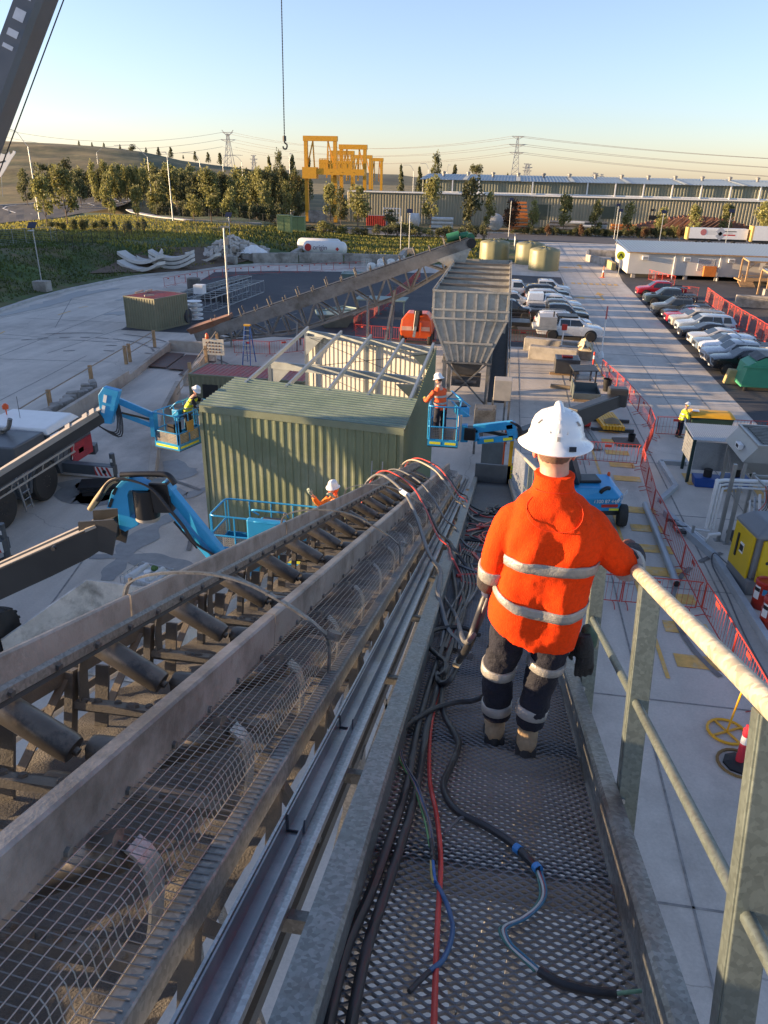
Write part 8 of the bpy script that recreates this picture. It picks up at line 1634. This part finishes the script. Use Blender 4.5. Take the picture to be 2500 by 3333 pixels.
def hand(name,parent,c,fwd,up,mat,curl=.9,s=1.0,side=1,open_=0):
    # palm and five separate bent fingers; fwd = finger direction, up = back of the hand
    f=Vector(fwd).normalized(); u=Vector(up); u=(u-f*u.dot(f)).normalized(); r=f.cross(u)*side
    c=Vector(c); mb=MB(); B=lambda x,y,z:c+r*x*s+f*y*s+u*z*s
    mb.tube([B(0,-.045,0),B(0,-.01,0),B(0,.04,0),B(0,.075,0)],[.026*s,.033*s,.038*s,.03*s],10)
    for k,(x,l) in enumerate(((-.030,.062),(-.010,.074),(.010,.078),(.030,.070))):
        cu=curl*(1-.08*k) if not open_ else (.1 if k==open_ else 1.3); p=B(x,.07,.004); pts=[B(x*.8,.03,0),p]; a=0
        for sg in (.42,.34,.28):
            a+=cu*.75; p=p+(f*math.cos(a)-u*math.sin(a))*l*sg*s; pts.append(p)
        mb.tube(pts,[.011*s,.0108*s,.010*s,.009*s,.007*s],8)
    p=B(.028,.0,-.004); pts=[p,B(.050,.026,-.014),B(.056,.052,-.028),B(.046,.074,-.038)]; mb.tube(pts,[.014*s,.012*s,.011*s,.008*s],8)
    return blob(name,mb,mat,parent,.0055*s if s>.9 else .007,2)
# ---------------------------------------------------------------- the worker in front
pA_=T('person','person in white helmet and orange fleece with two grey bands, standing on the walkway','person',(.22,3.02,9.34))
TZ=[ # z, cx, cy, half width, half depth, tilt of left side
 (10.025,.255,3.00,.206,.148,.10),(10.10,.262,3.00,.210,.150,.085),(10.20,.272,3.0,.208,.146,.06),(10.30,.284,3.0,.206,.142,.03),(10.40,.296,3.0,.205,.141,.01),(10.50,.303,3.0,.208,.142,0),(10.58,.302,3.0,.216,.143,0),(10.65,.298,3.005,.200,.130,0),(10.70,.292,3.01,.172,.110,0),(10.732,.288,3.02,.148,.092,0),(10.76,.285,3.03,.102,.080,0),(10.785,.283,3.038,.088,.076,0),(10.822,.281,3.05,.083,.076,0),(10.845,.281,3.057,.086,.079,0)]
def tor(z,a,off=0):
    for i in range(len(TZ)-1):
        if TZ[i][0]<=z<=TZ[i+1][0] or i==len(TZ)-2 or z<TZ[0][0]:
            f=max(0,min(1,(z-TZ[i][0])/(TZ[i+1][0]-TZ[i][0]))); v=[TZ[i][k]+(TZ[i+1][k]-TZ[i][k])*f for k in range(6)]; break
    ca,sa=math.cos(a),math.sin(a); e=.82
    x=(v[3]+off)*math.copysign(abs(ca)**e,ca); y=(v[4]+off)*math.copysign(abs(sa)**e,sa)
    sp=.018*math.exp(-((a%6.2832-4.712)/.22)**2)*(1 if 10.1<z<10.7 else 0)      # hollow down the spine
    fold=.010*math.sin(a*5+z*16)*math.exp(-((z-10.33)/.12)**2)+.008*math.sin(a*9-z*31)*max(0,1-abs(z-10.55)/.2)
    y+=sp; 
    return Vector((v[1]+x*(1+fold*1.2),v[2]+y+fold*(sa if sa<0 else 0),z+v[5]*(-ca if ca<0 else -ca*.25)))
mb=MB(); n=44
mb.loft([[tor(z,6.2832*k/n) for k in range(n)] for z in [10.042]+[10.055+.03*i for i in range(23)]+[10.735,10.76,10.785,10.822,10.845]])
aL=[Vector(p) for p in ((.21,3.02,10.645),(.135,3.02,10.635),(.094,3.01,10.565),(.068,3.0,10.465),(.060,3.01,10.385),(.060,3.03,10.335))]
aR=[Vector(p) for p in ((.37,3.02,10.655),(.440,3.02,10.645),(.500,3.01,10.585),(.553,2.995,10.525),(.603,3.0,10.48),(.648,3.03,10.46))]
mb.tube(curvepts(aL,4),[.056,.061,.066,.070,.072,.073,.073,.072,.071,.070,.069,.068,.067,.067,.066,.066,.065,.065,.064,.063,.062],16)
mb.tube(curvepts(aR,4),[.056,.061,.066,.071,.074,.075,.075,.074,.073,.072,.071,.070,.070,.070,.070,.069,.068,.067,.065,.063,.061],16)
jk=blob('fleece_jacket',mb,HIVO,pA_,.008,4,.013)
def band(z0,h,name,arc=(2.75,6.68),slope=0,sag=0):
    m_=MB(); N_=40; rows=[]
    for j in range(4):
        row=[]
        for k in range(N_+1):
            a=arc[0]+(arc[1]-arc[0])*k/N_; zz=z0+h*(j/3-.5)+sag*math.cos(2*(a-4.712))+.004*noise.noise(Vector((a*6,z0,0)))
            row.append(tor(zz,a,.0075+.003*noise.noise(Vector((a*9,j,z0)))))
        rows.append(row)
    m_.loft(rows,cap=False,closed=False); o=m_.build(name,REFL,pA_,smooth=180); s=o.modifiers.new('sol','SOLIDIFY'); s.thickness=.006; s.offset=-1; return o
band(10.465,.050,'reflective_band'); band(10.245,.050,'reflective_band',sag=-.010)
def ring_band(a,b,r,mat,name,par,n=18,th=.004):
    a,b=Vector(a),Vector(b); d=(b-a)*.06; return MB().tube([a-d,a,b,b+d],[r-th,r,r*.99,r-th],n).build(name,mat,par,smooth=60)
ring_band(aL[4]+Vector((.0,0,.01)),aL[5]+Vector((0,0,.0)),.074,REFL,'reflective_band',pA_); ring_band((.632,3.0,10.462),(.648,3.02,10.455),.077,REFL,'reflective_band',pA_)
# collar seam and yoke seam
ym=M('seam_orange',(.88,.058,.006),.9)
def seam(pts): MB().tube([tor(z,a,.0065) for z,a in pts],.0017,5).build('seam',ym,pA_)
seam([(10.79-.00*i,3.6+2.2*i/14) for i in range(15)]); seam([(10.76-.115*math.sin(math.pi*(i/16)),3.75+1.92*i/16) for i in range(17)])
# sleeves of the under layer, hands
mb=MB(); mb.tube([(.055,3.02,10.36),(.04,3.06,10.30),(.035,3.12,10.235),(.045,3.165,10.195)],[.060,.058,.052,.044],14); blob('dark_sleeve',mb,GREYC,pA_,.008,3,.012)
mb=MB(); mb.tube([(.64,3.01,10.465),(.668,3.05,10.475),(.672,3.12,10.468)],[.068,.058,.045],14); blob('dark_sleeve',mb,GREYC,pA_,.008,3,.012)
hand('hand',pA_,(.047,3.19,10.165),(.02,.55,-.8),(-.9,.2,0),M('blue_grey_glove',(.05,.06,.12),.8,var=.2),1.1,1.0,1)
hand('hand',pA_,(.668,3.155,10.468),(.0,.93,-.33),(0,.3,.95),M('brown_glove',(.10,.035,.03),.75,var=.25),1.0,1.05,-1)
# trousers and boots
LL=[Vector(p) for p in ((.165,3.02,10.12),(.150,3.03,9.97),(.128,3.06,9.80),(.132,3.07,9.66),(.138,3.075,9.53),(.140,3.075,9.485))]
LR=[Vector(p) for p in ((.365,3.01,10.12),(.355,3.01,9.97),(.338,3.025,9.82),(.315,3.0,9.68),(.298,2.985,9.57),(.296,2.985,9.53))]
mb=MB()
for L in (LL,LR): mb.tube(curvepts(L,4),[.10,.098,.095,.092,.089,.086,.083,.081,.079,.077,.076,.074,.073,.072,.071,.070,.069,.068,.067,.066,.064],18)
mb.loft(ell((.262,3.01,10.13),(.195,.135,.14),20,10)); blob('trousers',mb,NAVY,pA_,.009,4,.03)
def legband(L,f,r,h=.05):
    c=curvepts(L,8); i=int(f*(len(c)-1)); p=c[i]; d=(c[min(i+2,len(c)-1)]-c[max(i-2,0)]).normalized(); ring_band(p-d*h/2,p+d*h/2,r,REFL,'reflective_band',pA_,22)
legband(LL,.41,.088); legband(LL,.76,.077); legband(LR,.30,.094,.042); legband(LR,.70,.079)
for i,(ax,ay,az,sz,tw) in enumerate(((.139,3.075,9.335,1,.05),(.298,2.975,9.372,1,-.08))):
    Mx=Matrix.Translation((ax,ay,az))@Matrix.Rotation(tw,4,'Z')@Matrix.Rotation(-SLP*.9,4,'X')
    mb=MB(Mx); mb.tube([(0,-.02,.03),(0,-.025,.08),(0,-.022,.135),(0,-.02,.18)],[.050,.052,.052,.056],16); mb.loft(ell((0,.03,.05),(.050,.11,.05))); mb.loft(ell((0,.11,.045),(.052,.075,.045))); mb.loft(ell((0,-.045,.055),(.046,.045,.055)))
    bt_=blob('boot',mb,TAN,pA_,.007,3,.008)
    s=MB(Mx); pr=[(.05*math.cos(a)*(1.08 if math.sin(a)>0 else .98),.045+.135*math.sin(a)) for a in [6.2832*k/24 for k in range(24)]]; s.loft([[(x*1.02,y,.0) for x,y in pr],[(x*1.05,y*1.01,.025) for x,y in pr],[(x,y*.99,.04) for x,y in pr]]); s.build('sole',SOLE,bt_,smooth=40)
    MB(Mx).bb(-.052,-.07,.0,.052,.03,.045).build('heel',SOLE,bt_,bev=.006)
# gathered trouser hem over the right boot, gloves on the hip, bag
hd=MB(); Mh=head(hd,(.272,3.10,10.945),0,-.25); hd.tube([(.283,3.06,10.80),(.278,3.075,10.87),(.274,3.09,10.93)],[.066,.062,.064],16)
hd.tube([(.283,3.05,10.82),(.29,3.02,10.5),(.265,3.01,10.1)],[.06,.12,.12],12)
for L,r0,r1 in ((LL,.07,.045),(LR,.07,.045)): hd.tube(L,[r0,.068,.055,.052,.045,.042],12)
for A_ in (aL+[Vector((.035,3.12,10.235)),Vector((.045,3.165,10.195))],aR+[Vector((.668,3.10,10.468))]): hd.tube(A_,[.05]*3+[.045]*(len(A_)-3),10)
bd=blob('body',hd,SKIN,pA_,.008,3); face(bd,Mh)
hr=MB(Mh); hr.loft(ell((0,-.022,.012),(.079,.083,.103))); hr.build('hair',M('hair_short',(.20,.115,.075),.9,var=.25,scale=60,bump=.6,bscale=300),bd,smooth=180)
for s in (-1,1): MB(Mh).loft(ell((s*.082,-.012,-.014),(.012,.024,.036),10,8)).build('ear',M('ear_skin',(.62,.20,.14),.5),bd,smooth=180)
hl,Hx=helmet(pA_,(.271,3.085,10.985),0,-.12,.160,.98)
MB(Hx).tube([(0,-.118,.050),(0,-.10,.090),(0,-.055,.132),(0,.02,.146),(0,.08,.125),(0,.118,.06)],[.008,.016,.020,.020,.016,.008],10).build('crest_ridge',HATW,hl,smooth=180)
for s in (-1,1):
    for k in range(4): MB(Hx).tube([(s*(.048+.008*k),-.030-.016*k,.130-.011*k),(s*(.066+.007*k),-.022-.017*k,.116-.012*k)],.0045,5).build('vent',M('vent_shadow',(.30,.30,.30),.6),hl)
    MB(Hx).tube([(s*.036,-.116,.048),(s*.032,-.100,.085),(s*.028,-.065,.122)],[.004,.006,.003],5).build('rib',HATW,hl,smooth=180)
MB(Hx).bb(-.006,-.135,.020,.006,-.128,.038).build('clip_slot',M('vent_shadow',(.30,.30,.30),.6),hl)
lb1=MB(Hx); lb1.hexa([(.045,-.154,-.012),(.075,-.146,-.012),(.075,-.149,-.015),(.045,-.157,-.015),(.045,-.143,.003),(.075,-.134,.003),(.075,-.138,.004),(.045,-.147,.004)]); lb1.build('brim_label',BLACK,hl)
st=MB(Hx); st.tube([(.085*math.cos(a),.088*math.sin(a)-.012,-.030) for a in [3.3+2.75*k/14 for k in range(15)]],.011,6); sp=st.build('harness_strap',BLACK,hl); MB(Hx).lathe([(.005,-.012),(.02,-.012),(.02,.0),(.012,.004),(.01,.004)],14,(.02,-.098,-.032),'y').build('ratchet_knob',RED,sp)
gl=hand('spare_glove',pA_,(.520,3.02,9.975),(.06,.02,-1),(0,-1,0),GLV,.25,1.15,1)
mb=MB(); mb.tube([(.500,3.03,10.06),(.510,3.02,10.0),(.518,3.02,9.96)],[.035,.046,.044],12); blob('glove_cuff',mb,GLV,pA_,.008,2,.01)
mb=MB(); mb.tube([(.515,3.06,10.09),(.53,3.07,10.03),(.535,3.07,9.97)],[.02,.045,.04],12); blob('mesh_pouch',mb,M('pouch_green',(.05,.09,.06),.85,var=.3,scale=60),pA_,.008,2,.01)
# ---------------------------------------------------------------- other workers
def worker(label,base,yaw,lean,shirt,trous,armL,armR,vest=None,gloves=GLV,hat=True,knee=0,headyaw=0,headpitch=.25,shadeH=1.0,hood=None,muffs=None,H=1.0,bands=True,pants_z=0):
    t=T('person',label,'person',base); Mx=Matrix.Translation(base)@Matrix.Rotation(yaw,4,'Z'); W_=lambda p:Mx@Vector(p)
    hp=.93; sh=1.42; ly=math.sin(lean)*(sh-hp); lz=hp+math.cos(lean)*(sh-hp); ny=math.sin(lean)*(1.60-hp); nz=hp+math.cos(lean)*(1.60-hp)
    legs=[]
    for s in (-1,1): legs.append([(s*.10,0,hp+.02),(s*.115,.03+knee*.1,.52),(s*.12,-.02,.12)])
    b=MB(Mx); 
    for L in legs: b.tube(L,[.08,.055,.042],10)
    b.tube([(0,0,hp-.05),(0,ly*.5,(hp+lz)/2),(0,ly,lz),(0,ny*.95,nz-.03)],[.12,.12,.11,.06],12)
    hc=(0,ny+.02,nz+.115); hm=MB(); Mh=head(hm,(0,0,0)); 
    arms=[]
    for s,A_ in ((-1,armL),(1,armR)):
        P_=[(s*.17,ly,lz-.02),A_[0],A_[1]]; arms.append(P_); b.tube(P_,[.05,.042,.03],10)
    Mh=Matrix.Translation(Mx@Vector(hc))@Matrix.Rotation(yaw+headyaw,4,'Z')@Matrix.Rotation(-headpitch,4,'X')
    for v in ell((0,0,0),(.076,.094,.115)): pass
    hb2=MB(Mh); hb2.loft(ell((0,0,0),(.076,.094,.115))); hb2.loft(ell((0,.055,-.055),(.055,.048,.06))); hb2.loft(ell((0,.1,-.02),(.014,.022,.026),8,6)); [hb2.loft(ell((s*.078,-.01,-.012),(.011,.022,.034),8,6)) for s in (-1,1)]
    b.add([],[]); nb=len(b.v); b.v+=[tuple(v) for v in hb2.v]; b.f+=[[i+nb for i in f] for f in hb2.f]
    bd=blob('body',b,SKIN,t,.012,2); face(bd,Mh)
    hr=MB(Mh); hr.loft(ell((0,-.02,.015),(.081,.088,.106))); hr.build('hair',HAIR,bd,smooth=180)
    tr=MB(Mx)
    for L in legs: tr.tube(curvepts([Vector(p) for p in L],3),[.105,.10,.09,.085,.08,.075,.07],14)
    tr.loft(ell((0,0,hp),(.17,.12,.14))); blob('trousers',tr,trous,t,.016,3,.03)
    s_=MB(Mx); pts=[Vector((0,0,hp-.04)),Vector((0,ly*.5,(hp+lz)/2)),Vector((0,ly*.92,lz-.06)),Vector((0,ly,lz+.01)),Vector((0,ny*.9,nz-.08))]
    rr_=[(.18,.13),(.185,.135),(.20,.135),(.16,.11),(.08,.075)]; s_.loft([[p+Vector((a*math.cos(6.2832*k/20),b_*math.sin(6.2832*k/20),0)) for k in range(20)] for p,(a,b_) in zip(pts,rr_)])
    for P_ in arms: c=curvepts([Vector(p) for p in P_],4); s_.tube(c[:-1],[.075-.003*i for i in range(len(c)-1)],12)
    blob('shirt',s_,shirt,t,.014,3,.028)
    if vest:
        v_=MB(Mx); v_.loft([[p+Vector(((a+.012)*math.cos(6.2832*k/20),(b_+.014)*math.sin(6.2832*k/20),0)) for k in range(20)] for p,(a,b_) in zip(pts[:4],rr_[:4])]); blob('hivis_vest',v_,vest,t,.014,2,.02)
    if bands:
        for f in (.35,.75):
            p=pts[0].lerp(pts[2],f); q_=pts[0].lerp(pts[2],f+.12); a,b_=.205,.153
            m_=MB(Mx); m_.loft([[c_+Vector((a*math.cos(6.2832*k/24),b_*math.sin(6.2832*k/24),0)) for k in range(24)] for c_ in (p,q_)],cap=False); m_.build('reflective_band',REFL,t,smooth=60)
        for P_ in arms: a_,b_=Vector(P_[0]),Vector(P_[1]); m_=MB(Mx); m_.tube([a_.lerp(b_,.55),a_.lerp(b_,.78)],[.071,.067],14); m_.build('reflective_band',REFL,t,smooth=60)
    for L,s in zip(legs,(-1,1)):
        x,y,z=L[2]; bo=MB(Mx); bo.tube([(x,y,.02),(x,y,.2)],[.05,.055],10); bo.loft(ell((x,y+.07,.045),(.048,.12,.05))); o=blob('boot',bo,TAN,t,.014,2); MB(Mx).bb(x-.05,y-.06,-.0,x+.05,y+.19,.03).build('sole',SOLE,o)
    for s,P_ in zip((-1,1),arms):
        a_,b_=W_(P_[1]),W_(P_[2]); d=(b_-a_).normalized(); hand('hand',t,b_+d*.03,d,(0,0,1) if abs(d.z)<.8 else (0,-1,0),gloves,.7,1.0,s)
    if hat: 
        h_,Hm=helmet(t,Mx@Vector((hc[0],hc[1],hc[2]))+(Mh.to_3x3()@Vector((0,0,.035))),yaw+headyaw,-headpitch,.15,1.0)
        if muffs:
            for s in (-1,1): MB(Mh).loft(ell((s*.095,-.01,-.0),(.025,.035,.045),10,8)).build('ear_muff',muffs,h_,smooth=180)
    if hood:
        h2=MB(Mh); h2.loft(ell((0,-.03,-.02),(.108,.10,.13))); h2.tube([(-.09,.03,-.10),(0,.05,-.15),(.09,.03,-.10)],.05,10); blob('hood',h2,hood,t,.012,3,.02)
    return t,Mx,Mh
# A basket: bending to the right over the corner of the shed
worker('person in yellow vest and white helmet bending over the shed corner from a blue basket',(-9.85,21.85,4.02),-1.45,.55,M('black_shirt',(.02,.02,.022),.85,var=.2),M('black_trousers',(.02,.02,.022),.85),((-.28,.55,1.15),(-.10,.80,1.22)),((.25,.50,1.05),(.10,.80,1.15)),vest=HIVY,gloves=GLVY,headpitch=.7,headyaw=-.3)
worker('person in orange shirt and white helmet holding the front rail of the right basket',(-1.46,19.82,5.25),.75,.22,HIVO2,NAVY,((-.30,.26,1.12),(-.20,.47,1.12)),((.28,.28,1.10),(.14,.50,1.10)),gloves=GLVY,headpitch=.35,headyaw=.35)
worker('person in yellow shirt writing on paper at the yellow lid bin',(9.5,38.3,0),-1.25,.25,HIVY,NAVY,((-.22,.22,1.14),(-.05,.44,1.16)),((.26,.20,1.10),(.08,.42,1.14)),headpitch=.6,muffs=HIVY)
tag(MB().hexa([(9.98,38.35,1.40),(10.3,38.3,1.40),(10.35,38.6,1.43),(10.02,38.65,1.43),(9.98,38.35,1.405),(10.3,38.3,1.405),(10.35,38.6,1.435),(10.02,38.65,1.435)]).build('paper_sheet',WHITE),'white sheet of paper on the yellow bin lid','paper')
worker('person in yellow vest half hidden behind the blue lift arm',(1.0,28.5,.0),2.6,.3,HIVY,NAVY,((-.26,.22,1.1),(-.10,.42,1.2)),((.26,.22,1.1),(.12,.42,1.2)),headpitch=.5,vest=HIVY)
worker('person in orange hood and white helmet facing us, reaching over the conveyor','' or (-3.22,14.35,4.19),2.62,.12,M('hivis_orange_coat',(.80,.20,.02),.8,var=.1,scale=8,bump=.4,bscale=40),NAVY,((-.34,.22,1.50),(-.30,.45,1.72)),((.30,.20,1.25),(.36,.40,1.55)),gloves=GLVG,headpitch=.15,headyaw=.10,hood=HIVO2,muffs=M('muff_yellow',(.5,.5,.1),.5),bands=False)
